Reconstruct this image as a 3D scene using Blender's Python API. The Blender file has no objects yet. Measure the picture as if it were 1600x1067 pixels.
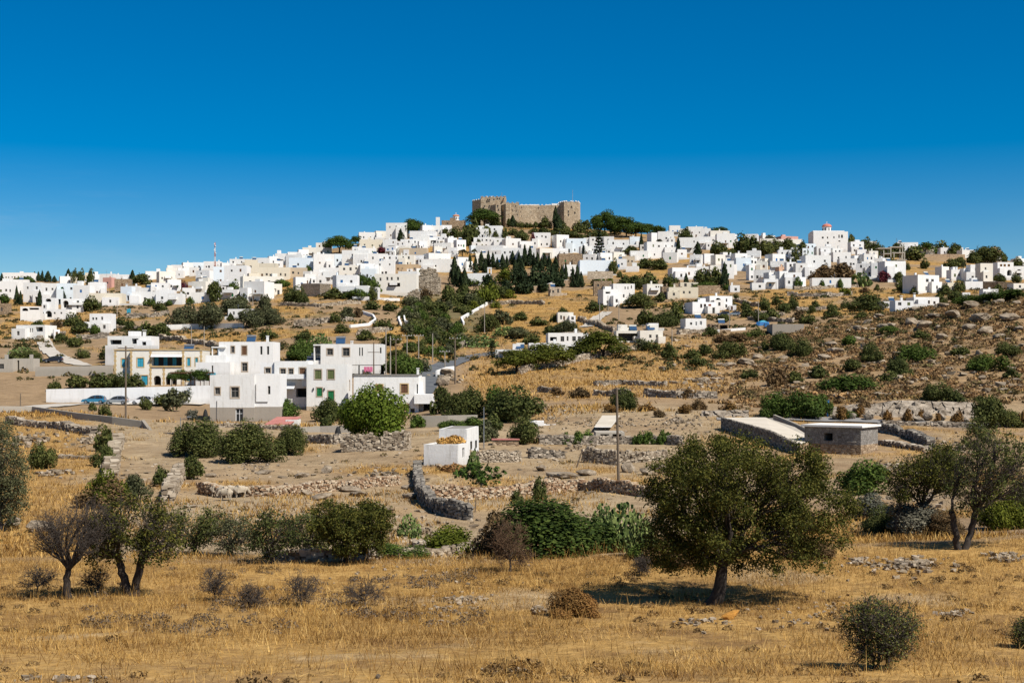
# A whitewashed hill town under a fortress, seen across a dry valley.
SKY_ALT, SKY_AIR, SKY_DUST, SKY_OZ, SKY_SAT, SKY_HUE, SKY_STR, EXPO = 1500, 1.0, 0.3, 4.0, 1.6, 0.50, 0.060, 0.58
import bpy, math, random
import numpy as np
from mathutils import Vector, Matrix

random.seed(11)
rng = np.random.default_rng(11)
F, CX, HY, CZ = 2198.0, 800.0, 575.0, 20.0      # lens in photograph pixels, level row, eye height
scene = bpy.context.scene
COL = scene.collection
R = math.radians

# ------------------------------------------------------------------ objects
def link(o, parent=None):
    COL.objects.link(o)
    if parent is not None:
        o.parent = parent
    return o

def tag(o, label=None, cat=None, group=None, kind=None):
    if label: o['label'] = label
    if cat: o['category'] = cat
    if group: o['group'] = group
    if kind: o['kind'] = kind
    return o

def empty(name, loc, rz=0.0):
    o = bpy.data.objects.new(name, None)
    o.location = loc
    o.rotation_euler = (0, 0, rz)
    o.empty_display_size = 0.3
    return link(o)

def np_mesh(name, V, Q, mats, smooth=False, midx=None):
    V = np.asarray(V, dtype=np.float32); Q = np.asarray(Q, dtype=np.int32)
    me = bpy.data.meshes.new(name)
    n, k = Q.shape
    me.vertices.add(len(V)); me.vertices.foreach_set('co', V.ravel())
    me.loops.add(n * k); me.loops.foreach_set('vertex_index', Q.ravel())
    me.polygons.add(n); me.polygons.foreach_set('loop_start', np.arange(0, n * k, k, dtype=np.int32))
    for m in (mats if isinstance(mats, (list, tuple)) else [mats]):
        me.materials.append(m)
    if midx is not None:
        me.polygons.foreach_set('material_index', np.asarray(midx, dtype=np.int32))
    me.polygons.foreach_set('use_smooth', np.full(n, smooth, dtype=bool))
    me.update(calc_edges=True)
    return me

def obj_np(name, V, Q, mats, parent=None, smooth=False, midx=None):
    return link(bpy.data.objects.new(name, np_mesh(name, V, Q, mats, smooth, midx)), parent)

class MB:
    """collects polygons for one mesh"""
    def __init__(self): self.v = []; self.f = []; self.m = []; self.mats = []
    def mi(self, mat):
        if mat not in self.mats: self.mats.append(mat)
        return self.mats.index(mat)
    def poly(self, pts, mat):
        b = len(self.v); self.v += [tuple(p) for p in pts]
        self.f.append(tuple(range(b, b + len(pts)))); self.m.append(self.mi(mat))
    def box(self, x0, x1, y0, y1, z0, z1, mat, M=None):
        c = [(x, y, z) for z in (z0, z1) for y in (y0, y1) for x in (x0, x1)]
        if M is not None: c = [tuple(M @ Vector(p)) for p in c]
        b = len(self.v); self.v += c
        for q in ((0, 2, 3, 1), (4, 5, 7, 6), (0, 1, 5, 4), (2, 6, 7, 3), (0, 4, 6, 2), (1, 3, 7, 5)):
            self.f.append(tuple(b + i for i in q)); self.m.append(self.mi(mat))
    def prism(self, plan, z0, z1, mat, top=1.0):
        n = len(plan); b = len(self.v)
        cx = sum(p[0] for p in plan) / n; cy = sum(p[1] for p in plan) / n
        self.v += [(p[0], p[1], z0) for p in plan] + [(cx + (p[0] - cx) * top, cy + (p[1] - cy) * top, z1) for p in plan]
        k = self.mi(mat)
        for i in range(n):
            j = (i + 1) % n
            self.f.append((b + i, b + j, b + n + j, b + n + i)); self.m.append(k)
        self.f.append(tuple(b + n + i for i in range(n))); self.m.append(k)
        self.f.append(tuple(b + i for i in reversed(range(n)))); self.m.append(k)
    def cyl(self, p0, p1, r0, r1, n, mat, caps=True):
        p0 = Vector(p0); p1 = Vector(p1); d = (p1 - p0)
        q = d.to_track_quat('Z', 'Y')
        b = len(self.v); k = self.mi(mat)
        for p, r in ((p0, r0), (p1, r1)):
            for i in range(n):
                a = 2 * math.pi * i / n
                self.v.append(tuple(p + q @ Vector((r * math.cos(a), r * math.sin(a), 0))))
        for i in range(n):
            j = (i + 1) % n
            self.f.append((b + i, b + j, b + n + j, b + n + i)); self.m.append(k)
        if caps:
            self.f.append(tuple(b + n + i for i in range(n))); self.m.append(k)
            self.f.append(tuple(b + i for i in reversed(range(n)))); self.m.append(k)
    def dome(self, c, r, rz, n, rings, mat):
        k = self.mi(mat); prev = None
        for j in range(rings + 1):
            t = math.pi / 2 * j / rings
            if j == rings:
                self.v.append((c[0], c[1], c[2] + rz)); top = len(self.v) - 1
                for i in range(n):
                    self.f.append((prev + i, prev + (i + 1) % n, top)); self.m.append(k)
                break
            b = len(self.v)
            for i in range(n):
                a = 2 * math.pi * i / n
                self.v.append((c[0] + r * math.cos(t) * math.cos(a), c[1] + r * math.cos(t) * math.sin(a), c[2] + rz * math.sin(t)))
            if prev is not None:
                for i in range(n):
                    j2 = (i + 1) % n
                    self.f.append((prev + i, prev + j2, b + j2, b + i)); self.m.append(k)
            prev = b
    def mesh(self, name, smooth=False):
        me = bpy.data.meshes.new(name)
        me.from_pydata(self.v, [], self.f)
        for m in self.mats: me.materials.append(m)
        me.polygons.foreach_set('material_index', self.m)
        if smooth: me.polygons.foreach_set('use_smooth', [True] * len(self.f))
        me.update()
        return me
    def build(self, name, parent=None, smooth=False):
        return link(bpy.data.objects.new(name, self.mesh(name, smooth)), parent)

# ------------------------------------------------------------------ noise
def _hash(ix, iy, s):
    n = (ix * 374761393 + iy * 668265263 + s * 974711) & 0x7fffffff
    n = ((n ^ (n >> 13)) * 1274126177) & 0x7fffffff
    return ((n ^ (n >> 16)) & 0xffff) / 65535.0
def vnoise(x, y, s=0):
    x = np.asarray(x, float); y = np.asarray(y, float)
    ix = np.floor(x).astype(np.int64); iy = np.floor(y).astype(np.int64)
    fx = x - ix; fy = y - iy
    fx = fx * fx * (3 - 2 * fx); fy = fy * fy * (3 - 2 * fy)
    a = _hash(ix, iy, s); b = _hash(ix + 1, iy, s); c = _hash(ix, iy + 1, s); d = _hash(ix + 1, iy + 1, s)
    return (a * (1 - fx) + b * fx) * (1 - fy) + (c * (1 - fx) + d * fx) * fy
def fbm(x, y, s=0, o=4):
    t = 0; a = 0.5; n = 0
    for k in range(o):
        t = t + a * vnoise(np.asarray(x) * 2 ** k, np.asarray(y) * 2 ** k, s + k); n += a; a *= 0.5
    return t / n

# ------------------------------------------------------------------ terrain: profiles along bearings
NEAR = [(4, 2500), (6, 1800), (10, 1498), (20, 1201), (30, 1067), (40, 995), (49, 945)]
FARP = [(1300, 480), (2600, 566)]
PROF = {
 -200: [(62,880),(75,842),(90,800),(115,745),(135,712),(160,680),(185,655),(200,645),(225,634),(240,629),(262,603),(300,575),(350,553),(400,533),(450,515),(500,497),(560,480),(620,467),(700,457),(800,448),(900,442),(1000,441),(1100,450)],
 100: [(62,880),(75,842),(90,800),(115,745),(135,712),(160,680),(185,655),(200,645),(225,634),(240,629),(262,603),(300,575),(350,553),(400,533),(450,515),(500,497),(560,480),(620,466),(700,456),(800,447),(900,441),(1000,440),(1100,448)],
 300: [(62,880),(75,845),(90,792),(115,745),(135,714),(160,685),(185,668),(200,662),(210,660),(222,650),(240,634),(262,600),(300,572),(350,550),(400,527),(450,508),(500,492),(560,474),(620,458),(700,442),(800,428),(900,422),(1000,426),(1100,440)],
 500: [(62,880),(75,845),(90,795),(115,750),(135,715),(160,688),(185,672),(200,665),(210,660),(226,638),(250,612),(262,600),(275,588),(300,566),(350,537),(400,512),(450,490),(500,470),(560,448),(620,430),(700,412),(780,398),(860,393),(920,393),(1000,401),(1100,420)],
 600: [(62,882),(75,848),(90,800),(115,752),(135,712),(160,685),(185,668),(200,660),(215,655),(240,630),(262,602),(275,586),(300,565),(350,540),(400,515),(450,495),(500,475),(560,452),(620,430),(700,408),(780,388),(860,375),(920,373),(1000,379),(1100,400)],
 700: [(62,882),(75,850),(90,805),(115,757),(125,732),(140,705),(160,680),(185,662),(200,650),(230,625),(270,600),(300,575),(350,545),(400,525),(450,505),(520,480),(560,463),(620,440),(700,412),(780,386),(860,360),(900,353),(940,351),(1000,358),(1100,390)],
 850: [(62,876),(75,848),(90,803),(115,757),(135,722),(160,685),(185,655),(200,637),(240,608),(280,580),(320,556),(350,545),(400,520),(450,500),(500,480),(560,460),(600,447),(660,425),(720,400),(780,382),(840,365),(890,353),(940,350),(1000,358),(1100,390)],
 1000: [(62,868),(75,842),(90,800),(115,757),(140,715),(165,680),(185,648),(200,635),(240,606),(280,577),(320,549),(350,533),(400,512),(450,492),(500,472),(560,455),(600,444),(650,426),(700,407),(760,390),(830,374),(880,366),(950,366),(1050,376),(1150,400)],
 1200: [(62,860),(75,833),(90,797),(115,750),(135,716),(150,690),(172,660),(180,654),(190,640),(240,600),(280,570),(320,545),(350,530),(390,517),(430,497),(480,477),(530,457),(560,447),(600,432),(650,414),(720,396),(800,383),(860,380),(950,383),(1050,393)],
 1400: [(62,850),(75,828),(90,793),(115,745),(135,712),(160,674),(172,665),(181,660),(184,628),(220,598),(260,563),(300,528),(340,500),(365,489),(400,491),(450,484),(500,467),(560,449),(620,432),(680,417),(750,404),(820,397),(900,397),(1000,405)],
 1600: [(62,838),(75,820),(90,788),(115,745),(135,712),(160,680),(174,670),(182,665),(185,632),(220,590),(260,535),(300,490),(335,457),(370,460),(450,463),(520,452),(600,437),(700,421),(800,411),(900,409),(1000,415)],
 1800: [(62,830),(75,812),(90,782),(115,742),(135,710),(160,682),(174,672),(182,667),(185,630),(220,585),(260,525),(300,475),(340,440),(380,445),(450,455),(520,452),(600,440),(700,425),(800,416),(900,413),(1000,419)],
}
_lg = np.linspace(math.log(4), math.log(2600), 1400)
_pc = np.arange(-300, 1905, 8.0)
def _table():
    xs = sorted(PROF)
    rows = []
    for x in xs:
        p = NEAR + PROF[x] + FARP
        r = np.interp(_lg, np.log([a for a, b in p]), [b for a, b in p])
        k = np.exp(-0.5 * (np.arange(-9, 10) / 3.2) ** 2); k /= k.sum()
        rows.append(np.convolve(np.pad(r, 9, mode='edge'), k, mode='valid'))
    rows = np.array(rows)                       # columns x depth
    T = np.array([np.interp(_pc, xs, rows[:, i]) for i in range(rows.shape[1])])
    k = np.exp(-0.5 * (np.arange(-14, 15) / 5.5) ** 2); k /= k.sum()
    return np.array([np.convolve(np.pad(r, 14, mode='edge'), k, mode='valid') for r in T])
TAB = _table()
def prow(px, d):
    px = np.clip(px, _pc[0], _pc[-1] - 0.01); l = np.clip(np.log(np.maximum(d, 4.0)), _lg[0], _lg[-1] - 1e-6)
    a = (px - _pc[0]) / 8.0; i = np.floor(a).astype(int); i = np.minimum(i, len(_pc) - 2); fa = a - i
    b = (l - _lg[0]) / (_lg[1] - _lg[0]); j = np.floor(b).astype(int); j = np.minimum(j, len(_lg) - 2); fb = b - j
    return (TAB[j, i] * (1 - fa) + TAB[j, i + 1] * fa) * (1 - fb) + (TAB[j + 1, i] * (1 - fa) + TAB[j + 1, i + 1] * fa) * fb
def h(x, y):
    x = np.asarray(x, float); y = np.maximum(np.asarray(y, float), 4.0)
    px = CX + F * x / y
    z = CZ + (HY - prow(px, y)) / F * y
    amp = np.interp(y, [4, 60, 75, 120, 230, 400, 900], [0.10, 0.14, 0.3, 0.4, 0.35, 0.8, 0.9])
    z = z + amp * (fbm(x / 7.0, y / 7.0, 3, 4) - 0.5) * 1.6 + 0.10 * np.interp(y, [50, 70], [1, 0.6]) * (fbm(x / 1.1, y / 1.1, 9, 3) - 0.5)
    # rough outcrops on the right-hand hill
    rk = np.clip((px - 1080) / 160, 0, 1) * np.clip((y - 186) / 12, 0, 1) * np.clip((372 - y) / 20, 0, 1)
    z = z + rk * 1.5 * (np.abs(fbm(x / 9.0, y / 6.0, 21, 4) - 0.5) * 2 - 0.25)
    return z
_dd = np.exp(np.linspace(math.log(22), math.log(1150), 2600))
def pick_d(px, py):
    x = (px - CX) / F * _dd
    r = HY - (h(x, _dd) - CZ) * F / _dd
    k = np.nonzero(r <= py)[0]
    return float(_dd[k[0]]) if len(k) else float(_dd[np.argmin(r)])
def pick(px, py):
    d = pick_d(px, py); x = (px - CX) / F * d
    return Vector((x, d, float(h(x, d))))
def at(px, d, py=None):
    x = (px - CX) / F * d
    return Vector((x, d, float(h(x, d)) if py is None else CZ + (HY - py) / F * d))
def proj(p):
    return CX + F * p[0] / p[1], HY - (p[2] - CZ) * F / p[1]
# ------------------------------------------------------------------ materials
def new_mat(name):
    m = bpy.data.materials.new(name); m.use_nodes = True
    nt = m.node_tree; b = nt.nodes['Principled BSDF']
    b.inputs['Specular IOR Level'].default_value = 0.25
    return m, nt, b
def N(nt, t, **kw):
    n = nt.nodes.new(t)
    for k, v in kw.items(): setattr(n, k, v)
    return n
def tex_noise(nt, co, scale, detail=4, rough=0.6):
    n = N(nt, 'ShaderNodeTexNoise'); n.inputs['Scale'].default_value = scale
    n.inputs['Detail'].default_value = detail; n.inputs['Roughness'].default_value = rough
    nt.links.new(co, n.inputs['Vector']); return n.outputs['Fac']
def ramp(nt, fac, stops):
    r = N(nt, 'ShaderNodeValToRGB'); e = r.color_ramp.elements
    while len(e) < len(stops): e.new(0.5)
    for i, (p, c) in enumerate(stops):
        e[i].position = p; e[i].color = (c[0], c[1], c[2], 1)
    nt.links.new(fac, r.inputs['Fac']); return r.outputs['Color']
def mixc(nt, fac, a, b, mode='MIX'):
    n = N(nt, 'ShaderNodeMix', data_type='RGBA', blend_type=mode)
    for s, v in ((n.inputs['Factor'], fac), (n.inputs['A'], a), (n.inputs['B'], b)):
        if isinstance(v, bpy.types.NodeSocket): nt.links.new(v, s)
        elif isinstance(v, (int, float)): s.default_value = v
        else: s.default_value = (v[0], v[1], v[2], 1)
    return n.outputs['Result']
def mathn(nt, op, a, b=None, clamp=False):
    n = N(nt, 'ShaderNodeMath', operation=op); n.use_clamp = clamp
    for s, v in ((n.inputs[0], a), (n.inputs[1], b)):
        if v is None: continue
        if isinstance(v, bpy.types.NodeSocket): nt.links.new(v, s)
        else: s.default_value = v
    return n.outputs[0]
def bump(nt, b, hgt, dist, strength=1.0):
    n = N(nt, 'ShaderNodeBump'); n.inputs['Distance'].default_value = dist; n.inputs['Strength'].default_value = strength
    nt.links.new(hgt, n.inputs['Height']); nt.links.new(n.outputs['Normal'], b.inputs['Normal'])

def rough_mat(name, c0, c1, scale=1.0, rough=0.9, bd=0.02, bscale=8.0, lo=0.3, hi=0.7, world=False):
    m, nt, b = new_mat(name)
    tc = N(nt, 'ShaderNodeNewGeometry').outputs['Position'] if world else N(nt, 'ShaderNodeTexCoord').outputs['Object']
    f = tex_noise(nt, tc, scale, 5, 0.65)
    nt.links.new(ramp(nt, f, [(lo, c0), (hi, c1)]), b.inputs['Base Color'])
    b.inputs['Roughness'].default_value = rough
    if bd: bump(nt, b, tex_noise(nt, tc, bscale, 5, 0.7), bd)
    return m
def plain(name, c, rough=0.6, metal=0.0):
    m, nt, b = new_mat(name)
    oi = N(nt, 'ShaderNodeTexCoord').outputs['Object']
    f = tex_noise(nt, oi, 3.0, 3)
    nt.links.new(ramp(nt, f, [(0.3, [x * 0.85 for x in c]), (0.7, c)]), b.inputs['Base Color'])
    b.inputs['Roughness'].default_value = rough; b.inputs['Metallic'].default_value = metal
    return m
def wash(name, c, stain, amt=0.5):
    """limewash: faint patchiness, rain streaks running down, worn feet"""
    m, nt, b = new_mat(name)
    tc = N(nt, 'ShaderNodeTexCoord').outputs['Object']
    mp = N(nt, 'ShaderNodeMapping'); mp.inputs['Scale'].default_value = (1.6, 1.6, 0.22); nt.links.new(tc, mp.inputs['Vector'])
    streak = tex_noise(nt, mp.outputs['Vector'], 1.3, 5, 0.7)
    patch = tex_noise(nt, tc, 0.45, 4, 0.6)
    s = mathn(nt, 'MULTIPLY', ramp(nt, streak, [(0.5, (0, 0, 0)), (0.78, (1, 1, 1))]), amt)
    col = mixc(nt, s, mixc(nt, patch, [x * 0.87 for x in c], c), stain)
    sz = N(nt, 'ShaderNodeSeparateXYZ'); nt.links.new(tc, sz.inputs[0])
    splash = N(nt, 'ShaderNodeMapRange'); splash.inputs['From Min'].default_value = 0.9; splash.inputs['From Max'].default_value = 0.0; nt.links.new(sz.outputs['Z'], splash.inputs['Value'])
    col = mixc(nt, mathn(nt, 'MULTIPLY', mathn(nt, 'MULTIPLY', splash.outputs[0], patch), 0.75, True), col, [x * 0.8 for x in stain])
    oi = N(nt, 'ShaderNodeObjectInfo').outputs['Random']
    col = mixc(nt, oi, col, mixc(nt, 1.0, col, (0.93, 0.92, 0.89), 'MULTIPLY'))
    nt.links.new(col, b.inputs['Base Color']); b.inputs['Roughness'].default_value = 0.92
    bump(nt, b, tex_noise(nt, tc, 2.5, 5, 0.7), 0.03)
    return m
def stone_mat(name, c0, c1, c2, scale=3.0, bd=0.06):
    m, nt, b = new_mat(name)
    tc = N(nt, 'ShaderNodeTexCoord').outputs['Object']
    v = N(nt, 'ShaderNodeTexVoronoi'); v.inputs['Scale'].default_value = scale
    mp = N(nt, 'ShaderNodeMapping'); mp.inputs['Scale'].default_value = (1, 1, 1.7); nt.links.new(tc, mp.inputs['Vector'])
    nt.links.new(mp.outputs['Vector'], v.inputs['Vector'])
    bw = N(nt, 'ShaderNodeRGBToBW'); nt.links.new(v.outputs['Color'], bw.inputs['Color'])
    col = ramp(nt, bw.outputs['Val'], [(0.15, c0), (0.5, c1), (0.85, c2)])
    e = N(nt, 'ShaderNodeTexVoronoi', feature='DISTANCE_TO_EDGE'); e.inputs['Scale'].default_value = scale
    nt.links.new(mp.outputs['Vector'], e.inputs['Vector'])
    joint = ramp(nt, e.outputs['Distance'], [(0.02, (0.55, 0.5, 0.45)), (0.09, (1, 1, 1))])
    col = mixc(nt, 1.0, col, joint, 'MULTIPLY')
    big = tex_noise(nt, tc, 0.25, 5, 0.7)
    col = mixc(nt, 1.0, col, ramp(nt, big, [(0.3, (0.78, 0.76, 0.74)), (0.7, (1.1, 1.06, 1.0))]), 'MULTIPLY')
    nt.links.new(col, b.inputs['Base Color']); b.inputs['Roughness'].default_value = 0.95
    bump(nt, b, e.outputs['Distance'], bd)
    return m
def island_mat(name, stops, rough=0.9, obj_var=0.0, scale=None, transl=0.0, world_stops=None):
    """per leaf / per stone colour, with slow variation over the whole thing"""
    m, nt, b = new_mat(name)
    g = N(nt, 'ShaderNodeNewGeometry')
    col = ramp(nt, g.outputs['Random Per Island'], stops)
    if scale:
        f = tex_noise(nt, g.outputs['Position'], scale, 3, 0.6)
        col = mixc(nt, 1.0, col, ramp(nt, f, world_stops or [(0.32, (0.7, 0.72, 0.7)), (0.68, (1.25, 1.2, 1.1))]), 'MULTIPLY')
    if obj_var:
        r = N(nt, 'ShaderNodeObjectInfo').outputs['Random']
        col = mixc(nt, 1.0, col, ramp(nt, r, [(0.0, (1 - obj_var, 1 - obj_var * 0.8, 1 - obj_var)), (1.0, (1 + obj_var, 1 + obj_var * 0.7, 1 + obj_var * 0.3))]), 'MULTIPLY')
    nt.links.new(col, b.inputs['Base Color']); b.inputs['Roughness'].default_value = rough
    b.inputs['Specular IOR Level'].default_value = 0.1
    if transl:
        tr = N(nt, 'ShaderNodeBsdfTranslucent'); nt.links.new(col, tr.inputs['Color'])
        mx = N(nt, 'ShaderNodeMixShader'); mx.inputs[0].default_value = transl
        nt.links.new(b.outputs[0], mx.inputs[1]); nt.links.new(tr.outputs[0], mx.inputs[2])
        nt.links.new(mx.outputs[0], nt.nodes['Material Output'].inputs['Surface'])
    return m

M = {}
M['white'] = wash('whitewash', (0.80, 0.79, 0.77), (0.50, 0.475, 0.43), 0.55)
M['white_old'] = wash('old_whitewash', (0.72, 0.71, 0.69), (0.40, 0.375, 0.33), 0.75)
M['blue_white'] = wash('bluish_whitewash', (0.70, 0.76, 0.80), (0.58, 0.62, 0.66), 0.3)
M['cream'] = wash('cream_wash', (0.70, 0.63, 0.50), (0.52, 0.44, 0.33), 0.4)
M['pale_cream'] = wash('pale_cream_wash', (0.76, 0.72, 0.64), (0.58, 0.52, 0.43), 0.4)
M['beige'] = wash('beige_render', (0.52, 0.43, 0.32), (0.38, 0.30, 0.21), 0.4)
M['tan'] = wash('tan_render', (0.50, 0.36, 0.22), (0.36, 0.24, 0.14), 0.5)
M['peach'] = wash('peach_render', (0.66, 0.42, 0.27), (0.50, 0.30, 0.2), 0.4)
M['pink'] = wash('pink_render', (0.60, 0.33, 0.28), (0.45, 0.25, 0.2), 0.4)
M['grey_render'] = wash('grey_render', (0.33, 0.29, 0.24), (0.22, 0.19, 0.15), 0.5)
M['concrete'] = wash('concrete', (0.42, 0.38, 0.32), (0.28, 0.25, 0.2), 0.5)
M['fort_stone'] = stone_mat('fortress_stone', (0.38, 0.30, 0.21), (0.45, 0.365, 0.26), (0.53, 0.44, 0.32), 0.8, 0.03)
M['brown_stone'] = stone_mat('brown_rubble_masonry', (0.20, 0.14, 0.09), (0.31, 0.23, 0.15), (0.42, 0.33, 0.23), 2.2, 0.1)
M['pale_stone'] = stone_mat('pale_rubble_masonry', (0.36, 0.29, 0.21), (0.50, 0.42, 0.32), (0.6, 0.52, 0.41), 2.2, 0.1)
M['block'] = stone_mat('cinder_block', (0.17, 0.165, 0.155), (0.21, 0.20, 0.19), (0.26, 0.25, 0.235), 3.0, 0.02)
M['roof'] = rough_mat('flat_roof', (0.40, 0.38, 0.35), (0.55, 0.53, 0.5), 0.6)
M['roof_grey'] = rough_mat('grey_screed', (0.17, 0.16, 0.14), (0.27, 0.25, 0.22), 0.8)
M['slab'] = rough_mat('pale_slab', (0.62, 0.6, 0.56), (0.75, 0.73, 0.69), 0.8)
M['glass'] = plain('window_glass', (0.025, 0.028, 0.03), 0.15)
M['void'] = plain('unlit_room', (0.05, 0.045, 0.04), 0.9)
M['wood'] = plain('brown_joinery', (0.14, 0.07, 0.035), 0.6)
M['grey_wood'] = plain('grey_joinery', (0.22, 0.20, 0.18), 0.6)
M['white_paint'] = plain('white_paint', (0.72, 0.72, 0.71), 0.5)
M['blue'] = plain('turquoise_paint', (0.04, 0.30, 0.42), 0.5)
M['deep_blue'] = plain('blue_paint', (0.04, 0.16, 0.38), 0.5)
M['green'] = plain('green_paint', (0.015, 0.16, 0.055), 0.5)
M['olive_paint'] = plain('olive_paint', (0.12, 0.14, 0.05), 0.5)
M['red_brown'] = plain('red_brown_paint', (0.20, 0.055, 0.025), 0.5)
M['ochre'] = rough_mat('ochre_trim', (0.43, 0.29, 0.13), (0.55, 0.41, 0.21), 2.0)
M['stone_trim'] = rough_mat('stone_trim', (0.34, 0.27, 0.2), (0.47, 0.39, 0.30), 2.0)
M['orange_trim'] = rough_mat('orange_trim', (0.55, 0.27, 0.08), (0.66, 0.36, 0.12), 2.0)
M['dome_red'] = rough_mat('red_dome_plaster', (0.42, 0.13, 0.09), (0.52, 0.19, 0.13), 0.8)
M['terracotta'] = rough_mat('terracotta', (0.40, 0.17, 0.09), (0.50, 0.24, 0.13), 1.2)
M['red_roof'] = rough_mat('red_sheet_roof', (0.33, 0.12, 0.10), (0.42, 0.18, 0.15), 1.0)
M['pole'] = rough_mat('weathered_pole', (0.10, 0.075, 0.05), (0.17, 0.13, 0.095), 4.0, bd=0.01)
M['pale_pole'] = rough_mat('pale_pole', (0.25, 0.22, 0.18), (0.34, 0.3, 0.25), 4.0, bd=0.01)
M['steel'] = plain('galvanised_steel', (0.35, 0.36, 0.37), 0.4, 0.7)
M['panel'] = plain('solar_collector', (0.03, 0.07, 0.14), 0.2)
M['tank'] = plain('tank_paint', (0.62, 0.60, 0.52), 0.4)
M['rubber'] = plain('rubber', (0.02, 0.02, 0.02), 0.8)
M['asphalt'] = rough_mat('asphalt', (0.075, 0.08, 0.085), (0.12, 0.125, 0.13), 0.5, bd=0.0, world=True)
M['grey_road'] = rough_mat('worn_grey_road', (0.16, 0.155, 0.15), (0.23, 0.22, 0.21), 0.5, bd=0.0, world=True)
M['lane'] = rough_mat('pale_lane', (0.36, 0.32, 0.27), (0.47, 0.43, 0.37), 0.4, bd=0.0, world=True)
M['ramp_concrete'] = rough_mat('ramp_concrete', (0.44, 0.39, 0.31), (0.55, 0.49, 0.40), 0.3, bd=0.0, world=True)
M['sheep'] = rough_mat('fleece', (0.30, 0.24, 0.17), (0.48, 0.41, 0.31), 6.0, bd=0.03, bscale=18)
M['sheep_face'] = plain('sheep_face', (0.16, 0.12, 0.09), 0.8)
M['hay'] = island_mat('hay', [(0, (0.26, 0.13, 0.035)), (0.5, (0.42, 0.23, 0.06)), (1, (0.56, 0.34, 0.11))])
M['brown_hay'] = island_mat('brown_hay', [(0, (0.15, 0.075, 0.03)), (0.5, (0.24, 0.13, 0.05)), (1, (0.33, 0.19, 0.075))])
M['bark'] = rough_mat('dark_bark', (0.022, 0.017, 0.014), (0.055, 0.043, 0.034), 6.0, bd=0.02, bscale=20)
M['grey_bark'] = rough_mat('grey_bark', (0.045, 0.038, 0.035), (0.11, 0.095, 0.085), 6.0, bd=0.02, bscale=20)
M['twig'] = rough_mat('grey_twig', (0.034, 0.027, 0.022), (0.085, 0.067, 0.053), 6.0, bd=0)
M['red_twig'] = rough_mat('red_brown_twig', (0.075, 0.045, 0.025), (0.15, 0.09, 0.05), 6.0, bd=0)

def leafm(name, a, b, c, transl=0.22, scale=0.6, ov=0.18):
    return island_mat(name, [(0, a), (0.5, b), (1, c)], 0.75, ov, scale, transl)
L = {}
L['B'] = leafm('dark_olive_leaf', (0.032, 0.043, 0.013), (0.068, 0.082, 0.024), (0.125, 0.132, 0.044))
L['G'] = leafm('green_leaf', (0.032, 0.056, 0.011), (0.062, 0.10, 0.02), (0.11, 0.15, 0.034))
L['Y'] = leafm('yellow_green_leaf', (0.05, 0.065, 0.008), (0.10, 0.12, 0.014), (0.16, 0.17, 0.025))
L['O'] = leafm('olive_leaf', (0.045, 0.052, 0.026), (0.075, 0.083, 0.042), (0.13, 0.135, 0.075))
L['P'] = leafm('pine_needle', (0.022, 0.042, 0.008), (0.045, 0.075, 0.014), (0.08, 0.115, 0.022))
L['C'] = leafm('cypress_leaf', (0.010, 0.020, 0.009), (0.022, 0.036, 0.015), (0.045, 0.060, 0.026), 0.12)
L['R'] = leafm('bougainvillea', (0.06, 0.012, 0.022), (0.13, 0.02, 0.04), (0.16, 0.05, 0.05), 0.2)
L['D'] = leafm('dry_leaf', (0.06, 0.038, 0.020), (0.11, 0.072, 0.038), (0.18, 0.12, 0.06), 0.15)
L['U'] = leafm('rusty_shrub', (0.10, 0.05, 0.018), (0.17, 0.09, 0.03), (0.24, 0.14, 0.05), 0.1)
L['K'] = leafm('cactus_pad', (0.05, 0.08, 0.025), (0.11, 0.15, 0.05), (0.21, 0.25, 0.09), 0.0)
L['S'] = leafm('silver_leaf', (0.06, 0.062, 0.05), (0.105, 0.105, 0.085), (0.17, 0.165, 0.135), 0.1)
L['T'] = leafm('carob_leaf', (0.022, 0.029, 0.006), (0.062, 0.068, 0.013), (0.15, 0.138, 0.03), 0.25, 1.1, 0.0)
L['A'] = leafm('bright_pine_needle', (0.045, 0.075, 0.008), (0.085, 0.125, 0.014), (0.14, 0.18, 0.028))
L['W'] = leafm('sunny_pine_needle', (0.045, 0.058, 0.008), (0.085, 0.098, 0.014), (0.14, 0.145, 0.028))
L['E'] = leafm('deep_green_leaf', (0.016, 0.030, 0.007), (0.034, 0.058, 0.012), (0.07, 0.10, 0.022))
L['V'] = leafm('vine_leaf', (0.03, 0.055, 0.012), (0.06, 0.10, 0.02), (0.11, 0.16, 0.035))
# ------------------------------------------------------------------ camera, sun, sky
cam = bpy.data.cameras.new('camera'); camo = link(bpy.data.objects.new('camera', cam))
camo.location = (0, 0, CZ); camo.rotation_euler = (R(90), 0, 0)
cam.sensor_width = 36.0; cam.lens = 36.0 * F / 1600.0
cam.shift_y = (HY - 533.5) / 1600.0
cam.clip_start = 0.5; cam.clip_end = 8000
scene.camera = camo

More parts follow.
